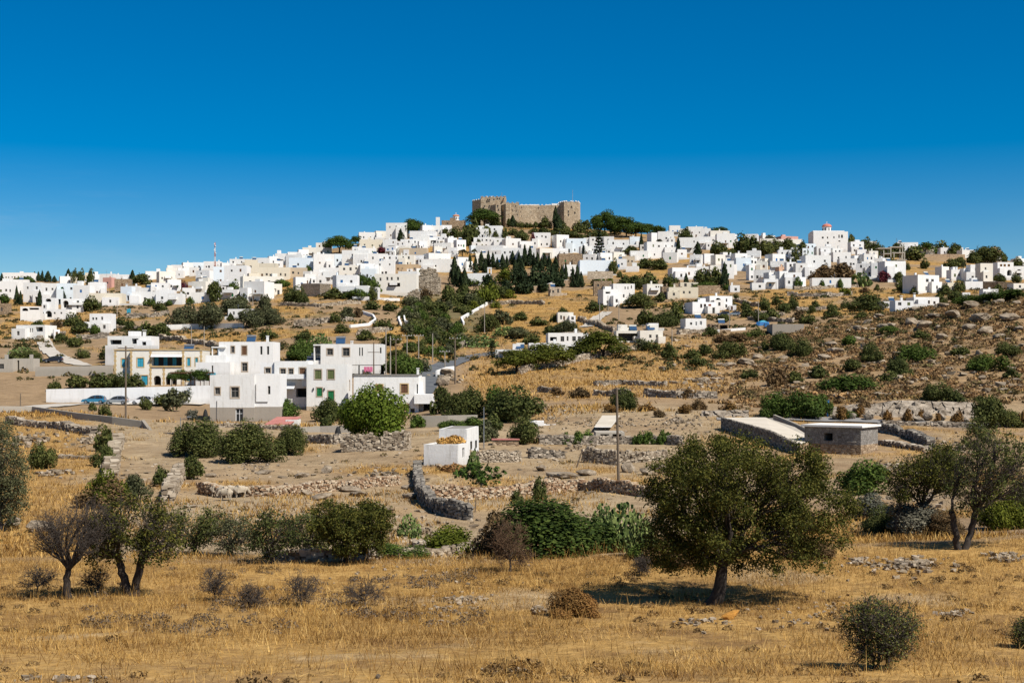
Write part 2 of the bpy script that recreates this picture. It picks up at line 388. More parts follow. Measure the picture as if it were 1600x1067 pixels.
SUN_EL, SUN_DIR = R(50), (0.76, -0.65)
sdir = Vector((SUN_DIR[0] * math.cos(SUN_EL), SUN_DIR[1] * math.cos(SUN_EL), math.sin(SUN_EL))).normalized()
sl = bpy.data.lights.new('sun', 'SUN'); sl.energy = 4.6; sl.angle = R(0.53); sl.color = (1.0, 0.95, 0.87)
so = link(bpy.data.objects.new('sun', sl)); so.location = (60, -50, 90)
so.rotation_euler = sdir.to_track_quat('Z', 'Y').to_euler()
w = bpy.data.worlds.new('World'); scene.world = w; w.use_nodes = True
nt = w.node_tree
sky = nt.nodes.new('ShaderNodeTexSky'); sky.sky_type = 'NISHITA'; sky.sun_disc = False
sky.sun_elevation = SUN_EL; sky.sun_rotation = math.atan2(SUN_DIR[0], SUN_DIR[1])
sky.altitude = SKY_ALT; sky.air_density = SKY_AIR; sky.dust_density = SKY_DUST; sky.ozone_density = SKY_OZ
hs = nt.nodes.new('ShaderNodeHueSaturation'); hs.inputs['Saturation'].default_value = SKY_SAT
hs.inputs['Hue'].default_value = SKY_HUE
nt.links.new(sky.outputs[0], hs.inputs['Color'])
# the deep colour belongs to the low sky; overhead it stays as the sky model gives it
dirn = N(nt, 'ShaderNodeTexCoord').outputs['Generated']; sx = N(nt, 'ShaderNodeSeparateXYZ'); nt.links.new(dirn, sx.inputs[0])
mr = N(nt, 'ShaderNodeMapRange'); nt.links.new(sx.outputs['Z'], mr.inputs['Value'])
for k_, v_ in (('From Min', 0.30), ('From Max', 0.65), ('To Min', SKY_SAT), ('To Max', 1.0)): mr.inputs[k_].default_value = v_
nt.links.new(mr.outputs[0], hs.inputs['Saturation'])
mp = N(nt, 'ShaderNodeMapping'); mp.inputs['Scale'].default_value = (2.2, 2.2, 17.0); mp.inputs['Rotation'].default_value = (0, R(-4), 0); nt.links.new(dirn, mp.inputs['Vector'])
cir = ramp(nt, tex_noise(nt, mp.outputs[0], 2.6, 6, 0.62), [(0.50, (0, 0, 0)), (0.78, (1, 1, 1))])
west = N(nt, 'ShaderNodeMapRange'); nt.links.new(sx.outputs['X'], west.inputs['Value'])
for k_, v_ in (('From Min', -0.10), ('From Max', -0.34), ('To Min', 0.015), ('To Max', 0.16)): west.inputs[k_].default_value = v_
lowz = N(nt, 'ShaderNodeMapRange'); nt.links.new(sx.outputs['Z'], lowz.inputs['Value'])
for k_, v_ in (('From Min', 0.10), ('From Max', 0.14), ('To Min', 1.0), ('To Max', 0.0)): lowz.inputs[k_].default_value = v_
cf = mathn(nt, 'MULTIPLY', mathn(nt, 'MULTIPLY', cir, west.outputs[0]), lowz.outputs[0])
nt.links.new(mixc(nt, cf, hs.outputs[0], (7.0, 7.6, 8.2)), nt.nodes['Background'].inputs['Color'])
nt.nodes['Background'].inputs['Strength'].default_value = SKY_STR
scene.view_settings.view_transform = 'Standard'; scene.view_settings.look = 'None'
scene.view_settings.exposure = EXPO; scene.view_settings.gamma = 1.0
scene.cycles.max_bounces = 6; scene.cycles.diffuse_bounces = 3; scene.cycles.transparent_max_bounces = 4
scene.cycles.use_denoising = True

# ------------------------------------------------------------------ ground
pxs = np.concatenate([np.linspace(-1300, -150, 50)[:-1], np.linspace(-150, 1750, 430), np.linspace(1750, 2900, 50)[1:]])
ds = np.exp(np.linspace(math.log(4), math.log(2600), 640))
PX, DD = np.meshgrid(pxs, ds)
GX = (PX - CX) / F * DD; GZ = h(GX, DD)
V = np.stack([GX, DD, GZ], -1).reshape(-1, 3)
nr, nc = PX.shape
ii = (np.arange(nr - 1)[:, None] * nc + np.arange(nc - 1)[None, :]).ravel()
Q = np.stack([ii, ii + 1, ii + nc + 1, ii + nc], -1)

def sm(x, a, b): 
    t = np.clip((x - a) / (b - a), 0, 1); return t * t * (3 - 2 * t)
def ground_zones(x, y):
    """(bare pale soil, golden straw, brown scrub, green) weights of the land at a place"""
    px = CX + F * x / y; row = HY - (h(x, y) - CZ) * F / y
    n1 = fbm(x / 14, y / 14, 31, 4); n2 = fbm(x / 40, y / 40, 41, 3); n3 = fbm(x / 5, y / 5, 51, 4)
    field = 1 - sm(y + 6 * (n1 - .5), 61, 66)
    gold = field * (0.72 + 0.5 * (n1 - .35))
    soil = field * sm(n3 * 0.6 + n1 * 0.4, 0.52, 0.66) * 0.55
    mid = sm(y, 60, 66) * (1 - sm(y, 196, 215))
    wp = px + 260 * (n1 - .5) + 160 * (n2 - .5)
    dirt = mid * sm(wp, 130, 240) * (1 - sm(wp, 1060, 1300)) * (0.72 + 1.3 * (n1 - .5) + .5 * (n3 - .5))
    soil = np.maximum(soil, dirt)
    soil = np.maximum(soil, mid * sm(px, 1180, 1300) * sm(n3, .4, .62) * 0.55)
    gold = np.maximum(gold, mid * sm(n1 * .6 + n3 * .4, 0.46, 0.62) * 0.8)
    gold = np.maximum(gold, mid * (1 - sm(wp, 130, 240)) * 0.7)
    for ex, ey, ea, eb, ek in ((600, 735, 75, 9, 1), (690, 716, 40, 10, 1), (770, 754, 62, 8, 1), (860, 690, 45, 6, 1), (985, 752, 60, 7, 1), (725, 793, 80, 8, .8), (470, 700, 50, 10, .7), (690, 735, 40, 8, 1), (850, 650, 40, 8, .7), (380, 755, 60, 6, .7), (545, 800, 120, 10, .5), (440, 690, 60, 8, .7), (270, 760, 60, 10, .7), (930, 735, 50, 8, .8)):
        q = np.exp(-(((px - ex) / ea) ** 2 + ((row - ey) / eb) ** 2)) * mid * ek; gold = np.maximum(gold, q * 1.1); soil = soil * (1 - .8 * np.minimum(q, 1))
    slope = sm(y, 205, 225) * (1 - sm(y, 330, 390)) * sm(px, 690, 760) 
    right = sm(px, 1060, 1230) * sm(y, 183, 190) * (1 - sm(y, 372, 395))
    gold = np.maximum(gold, slope * (0.62 + 0.5 * (n1 - .5)) * (1 - 0.65 * right))
    scrub = right * np.clip(0.55 + 1.4 * (n3 - .5) + 0.9 * (n1 - 0.5) + 0.35 * sm(row, 560, 470), 0, 1)
    hill = sm(y, 270, 330) * (1 - slope) * (1 - right)
    gold = np.maximum(gold, hill * sm(n2 * .6 + n1 * .4, .42, .6) * 0.95)
    gold = np.maximum(gold, hill * sm(px, 735, 790) * (1 - sm(px, 925, 960)) * sm(y, 380, 430) * (1 - sm(y, 520, 560)))
    scrub = np.maximum(scrub, hill * sm(n3, .5, .68) * 0.6)
    green = hill * sm(n1 * .5 + n3 * .5, .55, .7) * 0.5
    orch = hill * sm(px, 630, 660) * (1 - sm(px, 735, 775)) * sm(y, 330, 350) * (1 - sm(y, 540, 580))
    green = np.maximum(green, orch * 0.6)
    return np.clip(np.stack([soil, gold, scrub, green], -1), 0, 1)
Z = ground_zones(V[:, 0], V[:, 1])
gm, nt, b = new_mat('dry_ground')
at_ = N(nt, 'ShaderNodeAttribute'); at_.attribute_name = 'zone'
sep = N(nt, 'ShaderNodeSeparateColor'); nt.links.new(at_.outputs['Color'], sep.inputs[0])
P = N(nt, 'ShaderNodeNewGeometry').outputs['Position']
fine = tex_noise(nt, P, 2.2, 6, 0.75); midn = tex_noise(nt, P, 0.45, 5, 0.7); big = tex_noise(nt, P, 0.07, 4, 0.6)
base = ramp(nt, midn, [(0.3, (0.20, 0.135, 0.075)), (0.7, (0.31, 0.215, 0.125))])
soilc = mixc(nt, 1.0, ramp(nt, fine, [(0.3, (0.235, 0.172, 0.10)), (0.72, (0.40, 0.315, 0.205))]), ramp(nt, midn, [(.35, (.82, .8, .77)), (.65, (1.12, 1.1, 1.07))]), 'MULTIPLY')
goldc = mixc(nt, 1.0, ramp(nt, fine, [(0.28, (0.20, 0.115, 0.036)), (0.5, (0.335, 0.20, 0.065)), (0.72, (0.45, 0.29, 0.108))]), ramp(nt, midn, [(.34, (.62, .55, .5)), (.5, (1, 1, 1)), (.66, (1.15, 1.15, 1.15))]), 'MULTIPLY')
scrubc = ramp(nt, midn, [(0.33, (0.12, 0.08, 0.043)), (0.52, (0.235, 0.155, 0.08)), (0.68, (0.36, 0.245, 0.125))])
greenc = ramp(nt, midn, [(0.3, (0.05, 0.055, 0.02)), (0.7, (0.12, 0.115, 0.05))])
# break the edges of the zones with noise
def edge(sock):
    return mathn(nt, 'MULTIPLY', mathn(nt, 'ADD', mathn(nt, 'ADD', sock, mathn(nt, 'MULTIPLY', mathn(nt, 'SUBTRACT', midn, 0.5), 0.9)), -0.18), 1.6, True)
c = mixc(nt, edge(sep.outputs[1]), base, goldc)
c = mixc(nt, edge(sep.outputs[0]), c, soilc)
c = mixc(nt, edge(sep.outputs[2]), c, scrubc)
c = mixc(nt, edge(at_.outputs['Alpha']), c, greenc)
c = mixc(nt, 1.0, c, ramp(nt, big, [(0.3, (0.86, 0.85, 0.84)), (0.7, (1.1, 1.09, 1.07))]), 'MULTIPLY')
nt.links.new(c, b.inputs['Base Color']); b.inputs['Roughness'].default_value = 0.95
b.inputs['Specular IOR Level'].default_value = 0.1
bump(nt, b, mathn(nt, 'ADD', mathn(nt, 'MULTIPLY', midn, 1.2), mathn(nt, 'MULTIPLY', fine, 0.4)), 0.35, 0.8)
gme = np_mesh('ground', V, Q, gm, True)
ca = gme.color_attributes.new('zone', 'FLOAT_COLOR', 'POINT')
ca.data.foreach_set('color', Z.astype(np.float32).ravel())
tag(link(bpy.data.objects.new('ground', gme)), kind='structure')

# ------------------------------------------------------------------ roads
def road(name, pix, width, mat, lift=0.10, step=2.0, dirs=None):
    P3 = [pick(*p) if len(p) == 2 else at(p[0], p[2]) for p in pix]
    pts = []
    for a, c in zip(P3[:-1], P3[1:]):
        n = max(1, int((c - a).length / step))
        for k in range(n): pts.append(a.lerp(c, k / n))
    pts.append(P3[-1])
    A = np.array([(p.x, p.y) for p in pts])
    for _ in range(6):                                # round the corners
        A[1:-1] = 0.25 * A[:-2] + 0.5 * A[1:-1] + 0.25 * A[2:]
    T = np.gradient(A, axis=0); T /= np.linalg.norm(T, axis=1)[:, None] + 1e-9
    nrm = np.stack([-T[:, 1], T[:, 0]], -1)
    V = []; K = 5
    for s in np.linspace(-.5, .5, K):
        q = A + nrm * s * width
        zc = h(A[:, 0], A[:, 1]); zq = h(q[:, 0], q[:, 1])
        V.append(np.stack([q[:, 0], q[:, 1], np.maximum(zq, zc * 0.7 + zq * 0.3) + lift], -1))
    V = np.array(V).transpose(1, 0, 2).reshape(-1, 3); n = len(A)
    ii = (np.arange(n - 1)[:, None] * K + np.arange(K - 1)[None]).ravel()
    o = obj_np(name, V, np.stack([ii, ii + 1, ii + K + 1, ii + K], -1), mat, smooth=True)
    return tag(o, kind='structure')
road('asphalt_road', [(800, 547), (760, 553), (728, 560), (700, 568), (682, 579), (668, 592), (655, 612), (640, 630)], 5.5, M['asphalt'])
road('parking_lane', [(-60, 643), (40, 640), (72, 634), (140, 631), (230, 631), (320, 632)], 5.0, M['lane'])
road('valley_road', [(1120, 650, 180.5), (1290, 655, 179), (1420, 664, 177), (1600, 669, 177.5), (1850, 672, 178)], 4.2, M['grey_road'], 0.06)
road('farm_lane', [(66, 527), (72, 543), (84, 553), (106, 564), (130, 572)], 4.0, M['lane'], 0.15)
road('dirt_lane', [(950, 488), (935, 496), (925, 506), (915, 512)], 4.0, M['lane'], 0.25)
# ------------------------------------------------------------------ foliage builders
def unit(v): return v / (np.linalg.norm(v, axis=-1, keepdims=True) + 1e-9)
def leaves(C, Nn, size, aspect=0.6, r=rng):
    n = len(C)
    t = unit(np.cross(Nn, r.normal(size=(n, 3)))); bt = unit(np.cross(Nn, t))
    s = (np.asarray(size) * r.uniform(0.7, 1.3, n))[:, None]
    V = np.stack([C + t * s, C + bt * s * aspect, C - t * s, C - bt * s * aspect], 1).reshape(-1, 3)
    return V, np.arange(4 * n).reshape(n, 4)
class Acc:
    def __init__(self): self.V = []; self.Q = []; self.n = 0
    def add(self, V, Q):
        self.V.append(V); self.Q.append(np.asarray(Q) + self.n); self.n += len(V)
    def get(self): return np.concatenate(self.V), np.concatenate(self.Q)
def tube(acc, pts, rad, sides=5):
    pts = np.asarray(pts, float); n = len(pts)
    T = unit(np.gradient(pts, axis=0))
    up = np.array([0.0, 0.0, 1.0]) if abs(T[0, 2]) < 0.9 else np.array([1.0, 0.0, 0.0])
    a = unit(np.cross(T, up)); c = np.cross(T, a)
    an = np.linspace(0, 2 * np.pi, sides, endpoint=False)
    V = pts[:, None] + np.asarray(rad)[:, None, None] * (np.cos(an)[None, :, None] * a[:, None] + np.sin(an)[None, :, None] * c[:, None])
    i = np.arange(n - 1)[:, None] * sides; j = np.arange(sides)[None]; k = (j + 1) % sides
    acc.add(V.reshape(-1, 3), np.stack([i + j, i + k, i + sides + k, i + sides + j], -1).reshape(-1, 4))
def limb(a, b, r0, r1, n=6, wob=0.12, droop=0.0, r=rng):
    a = np.asarray(a, float); b = np.asarray(b, float); t = np.linspace(0, 1, n)[:, None]
    ln = np.linalg.norm(b - a)
    p = a + (b - a) * t; w = np.cumsum(r.normal(size=(n, 3)), 0) * wob * ln / n
    w -= w[0] + (w[-1] - w[0]) * t
    p = p + w; p[:, 2] += (np.sin(np.pi * t) * droop * ln)[:, 0]
    return p, np.linspace(r0, r1, n)

def lump_cloud(r, lumps, n, leaf, core=0.25, up=0.25):
    """leaves on the skins of overlapping lumps (x,y,z,r,zs)"""
    lumps = np.array(lumps); w = lumps[:, 3] ** 2; k = r.choice(len(lumps), n, p=w / w.sum())
    d = unit(r.normal(size=(n, 3))); Lk = lumps[k]
    rad = np.where(r.random(n) < core, r.uniform(0.3, 0.9, n), r.normal(1.0, 0.09, n))
    C = Lk[:, :3] + d * (Lk[:, 3] * rad)[:, None] * np.stack([np.ones(n), np.ones(n), Lk[:, 4]], -1)
    Nn = unit(d + r.normal(size=(n, 3)) * 0.55 + np.array([0, 0, up]))
    keep = C[:, 2] > 0.0
    return leaves(C[keep], Nn[keep], leaf, 0.62, r)

def crown_data(kind, n, leaf, seed):
    """crown in a unit box: x,y in ±0.5, z in 0..1"""
    r = np.random.default_rng(seed); acc = Acc(); lumps = []
    if kind in 'BGYODURSV':                               # rounded bush / crown
        ox, oy = r.normal(size=2) * .09; tall = r.uniform(.75, 1.1)
        for i in range(r.integers(9, 17)):
            a = r.uniform(0, 2 * np.pi); q = r.random() ** 0.6
            z = 0.16 + 0.60 * (1 - q ** 1.7) * r.uniform(0.3, 1.0) * tall
            rr = r.uniform(0.09, 0.23)
            lumps.append((np.cos(a) * q * 0.40 + ox * (z - .2), np.sin(a) * q * 0.40 + oy * (z - .2), z, rr, r.uniform(.75, 1.15)))
        lumps.append((ox, oy, 0.34, 0.29, 1.1))
        acc.add(*lump_cloud(r, lumps, n, leaf))
        m = n // 7                                        # stray sprays break the outline
        Lm = np.array(lumps)[r.integers(0, len(lumps), m)]; d = unit(r.normal(size=(m, 3)) + (0, 0, .3))
        C = Lm[:, :3] + d * (Lm[:, 3] * r.uniform(1.0, 1.32, m))[:, None]; k = C[:, 2] > 0.02
        acc.add(*leaves(C[k], unit(d + r.normal(size=(m, 3)))[k], leaf * 0.9, 0.5, r))
    elif kind == 'L':                                     # low spreading mat
        for i in range(22):
            a = r.uniform(0, 2 * np.pi); q = r.random() ** 0.5
            lumps.append((np.cos(a) * q * 0.4, np.sin(a) * q * 0.4, 0.2 + 0.4 * (1 - q * q), r.uniform(0.10, 0.17), 1.9))
        acc.add(*lump_cloud(r, lumps, n, leaf))
    elif kind == 'P':                                     # flat-topped pine, layered pads
        for i in range(24):
            a = r.uniform(0, 2 * np.pi); q = r.random() ** 0.5
            z = 0.30 + 0.52 * (1 - q ** 2) * r.uniform(0.5, 1) + r.uniform(-.1, .1) * q
            lumps.append((np.cos(a) * q * 0.40, np.sin(a) * q * 0.40, z, r.uniform(0.13, 0.22), 0.7))
        acc.add(*lump_cloud(r, lumps, n, leaf, up=0.5))
    elif kind == 'C':                                     # cypress spindle
        z = r.beta(1.25, 1.5, n); prof = np.minimum(1, z / 0.12) ** 0.6 * (1 - z) ** 0.72 * 1.12
        a = r.uniform(0, 2 * np.pi, n); lob = 1 + 0.2 * np.sin(3 * a + 9 * z) + 0.13 * np.sin(7 * a - 17 * z)
        q = 0.52 * prof * lob * np.where(r.random(n) < .25, r.uniform(.2, .9, n), r.normal(1, .1, n))
        C = np.stack([np.cos(a) * q, np.sin(a) * q, 0.03 + z * 0.95], -1)
        Nn = unit(np.stack([np.cos(a), np.sin(a), np.full(n, .25)], -1) + r.normal(size=(n, 3)) * .5)
        acc.add(*leaves(C, Nn, leaf, 0.6, r))
    elif kind == 'N':                                     # tiered araucaria
        for t in range(9):
            z = 0.16 + 0.8 * t / 8; rad = 0.47 * (1 - t / 9.5)
            for b in range(7):
                a = 2 * np.pi * b / 7 + t; m = n // 63
                s = r.random(m) ** 0.7
                C = np.stack([np.cos(a) * rad * s, np.sin(a) * rad * s, z + 0.05 * s ** 2 - .02 + r.normal(size=m) * 0.008], -1)
                C[:, :2] += r.normal(size=(m, 2)) * 0.03
                acc.add(*leaves(C, unit(r.normal(size=(m, 3)) * .4 + (0, 0, 1)), leaf, .6, r))
    elif kind == 'F':                                     # palm
        for b in range(26):
            a = r.uniform(0, 2 * np.pi); el = r.uniform(-0.5, 1.2); m = max(6, n // 26)
            s = np.linspace(0.05, 1, m)
            rr = 0.46 * s * np.cos(el) ; zz = 0.62 + 0.34 * s * np.sin(el) - 0.28 * s ** 2.2
            C = np.stack([np.cos(a) * rr, np.sin(a) * rr, zz], -1)
            acc.add(*leaves(C, unit(r.normal(size=(m, 3)) * .5 + (0, 0, 1)), leaf * 1.3, .35, r))
    elif kind == 'K':                                     # prickly pear: stacked oval pads
        m = max(90, n // 10)
        a = r.uniform(0, 2 * np.pi, m); q = r.random(m) ** .5 * 0.45
        z = r.uniform(0.06, 0.92, m) * (1 - 0.9 * (q / .5) ** 2.5)
        C = np.stack([np.cos(a) * q, np.sin(a) * q, np.maximum(z, .03)], -1)
        Nn = unit(r.normal(size=(m, 3)) * (1, 1, .3)); t = unit(np.cross(Nn, r.normal(size=(m, 3)) * .35 + (0, 0, 1.0))); bt = np.cross(Nn, t)
        s = leaf * (1.7 if n < 3000 else 1.6) * r.uniform(.7, 1.25, m)[:, None]
        ring = [C + s * (np.cos(w) * t * .72 + np.sin(w) * bt) for w in np.linspace(0, 2 * np.pi, 8, endpoint=False)]
        th = Nn * s * 0.13
        V = np.stack([p + th * .5 for p in ring] + [p - th * .5 for p in ring], 1).reshape(-1, 3)
        b = np.arange(m)[:, None] * 16
        for f in ((0, 1, 2, 3), (0, 3, 4, 7), (4, 5, 6, 7), (11, 10, 9, 8), (15, 12, 11, 8), (15, 14, 13, 12)):
            acc.add(V[:0], np.zeros((0, 4), int)); acc.Q.append(b + np.array(f))
        for e in range(8):
            g = (e + 1) % 8; acc.Q.append(b + np.array((e, e + 8, g + 8, g)))
        acc.V.append(V)
    V, Q = acc.get()
    if kind in 'BGYODURSVLKP':                            # let the foliage fill its unit box
        lo, hi = np.percentile(V, 1.2, axis=0), np.percentile(V, 98.8, axis=0)
        V = V.copy()
        for ax in (0, 1): V[:, ax] = (V[:, ax] - (lo[ax] + hi[ax]) / 2) / (hi[ax] - lo[ax])
        V[:, 2] = V[:, 2] / hi[2] if kind == 'P' else (V[:, 2] - lo[2]) / (hi[2] - lo[2]) * 1.0
    return V, Q

_crowns = {}
def crown_mesh(kind, lod, var):
    key = (kind, lod, var)
    if key not in _crowns:
        n, leaf = {'far': (760, 0.062), 'mid': (4200, 0.029), 'near': (13000, 0.0185)}[lod]
        if kind == 'C': leaf *= 1.45; n = int(n * 0.9)
        if kind == 'P': leaf *= 0.85; n = int(n * 1.3)
        if kind == 'K': leaf *= 1.1
        V, Q = crown_data(kind, n, leaf, 100 + var * 7 + ord(kind))
        _crowns[key] = np_mesh('foliage', V, Q, L[kind if kind in L else {'L': 'G', 'N': 'C', 'F': 'O'}[kind]])
    return _crowns[key]
def crown_mesh_mat(kind, lod, var, mk):
    key = (kind, lod, var, mk)
    if key not in _crowns:
        me = crown_mesh(kind, lod, var).copy(); me.materials[0] = L[mk]; _crowns[key] = me
    return _crowns[key]
_trunks = {}
def trunk_mesh(kind, var):
    key = (kind, var)
    if key not in _trunks:
        r = np.random.default_rng(50 + var); acc = Acc()
        if kind == 'C' or kind == 'N' or kind == 'F':
            top = 0.9 if kind == 'N' else (0.62 if kind == 'F' else 0.3)
            tube(acc, *limb((0, 0, -.08), (0, 0, top), 0.035, 0.012, 6, 0.02, r=r), 6)
        else:
            tube(acc, *limb((0, 0, -.12), (.02, 0, .30), 0.035, 0.026, 5, .1, r=r), 6)
            for i in range(6):
                a = i * 1.05 + r.uniform(-.3, .3); q = r.uniform(.18, .34)
                tube(acc, *limb((.02, 0, .28), (np.cos(a) * q, np.sin(a) * q, r.uniform(.5, .75)), .02, .006, 5, .15, r=r), 4)
        _trunks[key] = np_mesh('trunk', *acc.get(), M['bark'], True)
    return _trunks[key]

COVER = True
HOUSES = []
THINGS = []          # (object, px, py, kind phrase) that still want a label
PLANT = {'B': ('bush', 'shrub', 'dark round bush'), 'G': ('bush', 'shrub', 'green leafy bush'), 'Y': ('bush', 'shrub', 'yellow green bush'),
         'O': ('olive_tree', 'tree', 'grey green olive tree'), 'D': ('dry_bush', 'shrub', 'dry brown bush'), 'U': ('dry_bush', 'shrub', 'rusty brown bush'),
         'R': ('bougainvillea', 'shrub', 'dark red bougainvillea'), 'S': ('silver_bush', 'shrub', 'silvery grey bush'), 'V': ('vine', 'plant', 'leafy green vine'),
         'L': ('spreading_shrub', 'shrub', 'low spreading green shrub'), 'P': ('pine_tree', 'tree', 'green pine tree'), 'C': ('cypress_tree', 'tree', 'slim dark cypress'),
         'N': ('araucaria_tree', 'tree', 'tiered araucaria tree'), 'F': ('palm_tree', 'tree', 'small palm tree'), 'K': ('prickly_pear', 'cactus', 'prickly pear clump'), 'T': ('round_tree', 'tree', 'round dark tree')}
GROUP = {'B': 'dark bushes on the hillside', 'G': 'green bushes on the hillside', 'Y': 'yellow green bushes', 'O': 'olive trees', 'D': 'dry bushes', 'U': 'rusty bushes on the rock cut',
         'R': 'bougainvilleas in the village', 'S': 'silvery bushes', 'L': 'spreading shrubs on the hill', 'P': 'pine trees', 'C': 'cypress trees', 'K': 'prickly pear clumps', 'T': 'round trees in the village'}
_vi = [0]
def plant(px, yb, wpx, hpx, kind, d=None, label=None, mk=None, lod=None, dscale=1.0):
    _vi[0] += 1; var = _vi[0] % 5
    if yb < 600 and label is None:
        g, g2 = {'P': (1.15, 1.12), 'C': (1.25, 1.06), 'T': (1.02, 1.02), 'O': (1.0, 1.0)}.get(kind, (0.95, 0.95))
        wpx *= g; hpx *= g2
    elif label is None: wpx *= .9; hpx *= .92
    p = pick(px, yb) if d is None else at(px, d, yb)
    if d is None and yb < 500 and COVER:
        x0, x1, y0, y1 = px - wpx / 2, px + wpx / 2, yb - hpx, yb
        dn = p.y
        for a0, a1, b0, b1, hd in HOUSES:
            ov = max(0, min(x1, a1) - max(x0, a0)) * max(0, min(y1, b1) - max(y0, b0))
            if ov > 0.30 * wpx * hpx and hd < dn + 1: dn = min(dn, hd - .4)
        if dn < p.y:
            q = at(px, dn); row = proj(q)[1]
            if row - yb < 12: p = q; hpx += max(0, row - yb)
    d = p.y; s = d / F; W = wpx * s; H = hpx * s
    p.z -= 0.04 * H
    form = 'B' if kind == 'T' else kind
    if mk is None and kind == 'B' and 760 < px < 912 and 425 < yb < 462: mk = 'C'
    lod = lod or ('far' if wpx < 34 else 'mid' if wpx < 95 else 'near')
    me = crown_mesh_mat(form, lod, var, mk) if mk else (crown_mesh_mat(form, lod, var, 'B') if kind == 'T' else crown_mesh(form, lod, var))
    name, cat, ph = PLANT[kind]
    rz = random.uniform(0, 6.28); D = W * dscale
    if kind in 'PCONFT':
        root = empty(name, p, rz); root.scale = (W, D, H)
        o = bpy.data.objects.new('crown', me); link(o, root)
        t = bpy.data.objects.new('trunk', trunk_mesh('C' if kind == 'C' else kind, var)); link(t, root)
        if kind == 'O': o.location.z = 0.08; o.scale.z = 0.93
        o2 = root
    else:
        o2 = link(bpy.data.objects.new(name, me)); o2.location = p; o2.rotation_euler.z = rz; o2.scale = (W, D, H)
    size = '' 
    tag(o2, label, cat, GROUP.get(kind))
    if not label:
        THINGS.append((o2, px, yb - hpx / 2, ph, wpx, hpx))
    return o2

# ------------------------------------------------------------------ single trees with their own skeleton
def big_tree(name, label, px, yb, crown, trunk_top, rt, nl, nc, lpc, leaf, lmat, bmat, seed, bare=0.0, lean=None, clump=0.4, twigs=0, tw_len=0.5, hollow=0.45, forks=None, d=None, zs=1.0, cat='tree', group=None, tmat=None, elong=0.55):
    """crown: list of ellipses in photograph pixels (cx, cy, rx, ry); everything converted to metres at the tree's distance"""
    r = np.random.default_rng(seed)
    base = pick(px, yb) if d is None else at(px, d)
    s = base.y / F
    root = empty(name, base); tag(root, label, cat, group)
    E = [((cx - px) * s, (yb - cy) * s, rx * s, ry * s) for cx, cy, rx, ry in crown]
    area = np.array([e[2] * e[3] for e in E])
    cl = []
    tries = 0
    minD = clump * 0.8
    while len(cl) < nc and tries < 60000:
        tries += 1
        e = E[r.choice(len(E), p=area / area.sum())]
        v = unit(r.normal(size=3)) * r.uniform(hollow, 1.0) ** 0.5
        c = np.array([e[0] + v[0] * e[2], v[1] * e[2] * zs, e[1] + v[2] * e[3]])
        if c[2] < 0.25 * clump: continue
        if cl and np.min(np.linalg.norm(np.array(cl) - c, axis=1)) < minD * (1 - tries / 70000.): continue
        cl.append(c)
    cl = np.array(cl)
    tk = Acc(); br = Acc()
    ft = np.array(((trunk_top[0] - px) * s, 0, (yb - trunk_top[1]) * s))
    starts = []
    for fx in (forks or [(px, trunk_top)]):
        b0 = np.array(((fx[0] - px) * s, 0, -0.25)); tp = np.array(((fx[1][0] - px) * s, r.uniform(-.1, .1), (yb - fx[1][1]) * s))
        pts, rad = limb(b0, tp, rt * (0.75 if forks else 1), rt * .62, 9, 0.22, r=r)
        rad[0] *= 1.45; rad[1] *= 1.12
        tube(tk, pts, rad, 9); starts.append((tp, rt * .6))
    # main limbs to k-means-like centres
    nl = min(nl, len(cl)); cen = cl[r.choice(len(cl), nl, replace=False)]
    for _ in range(6):
        asg = np.argmin(np.linalg.norm(cl[:, None] - cen[None], axis=2), 1)
        cen = np.array([cl[asg == i].mean(0) if (asg == i).any() else cen[i] for i in range(nl)])
    for i in range(nl):
        mem = cl[asg == i]
        if not len(mem): continue
        st, sr = min(starts, key=lambda q: np.linalg.norm(q[0] - cen[i]))
        end = st + (cen[i] - st) * 0.8
        p, rad = limb(st, end, sr * r.uniform(.55, .75), sr * .22, 8, .28, 0.06, r)
        tube(tk, p, rad, 6)
        for c in mem:
            k = r.integers(3, 8); q, rd = limb(p[k], c, max(rad[k] * .5, .012), .006, 6, .3, r=r)
            tube(br, q, rd, 4)
            for _ in range(twigs):
                m = r.integers(2, 6); dirn = unit(r.normal(size=3) + (0, 0, .35) + 0.6 * unit(c - st))
                e = q[m] + dirn * tw_len * r.uniform(.5, 1.2)
                g, gr = limb(q[m], e, .009, .003, 4, .35, r=r); tube(br, g, gr, 3)
                for _ in range(2):
                    e2 = g[2] + unit(dirn + r.normal(size=3) * .8) * tw_len * r.uniform(.3, .7)
                    g2, gr2 = limb(g[2], e2, .006, .0025, 3, .3, r=r); tube(br, g2, gr2, 3)
    obj_np('trunk', *tk.get(), M[bmat], root, True)
    obj_np('branchwork', *br.get(), M[tmat or bmat], root, True)
    if lpc:
        keep = r.random(len(cl)) >= bare
        cc = cl[keep]; k = np.repeat(np.arange(len(cc)), r.integers(int(lpc * .5), int(lpc * 1.5), len(cc)))
        n = len(k); dirs = unit(r.normal(size=(n, 3)))
        C = cc[k] + dirs * (np.abs(r.normal(0.75, .33, n)) * clump)[:, None] * np.array([1, 1, .8])
        Nn = unit(dirs * .7 + r.normal(size=(n, 3)) * .6 + np.array([0, 0, .35]))
        obj_np('crown', *leaves(C, Nn, leaf, elong, r), L[lmat], root)
    return root
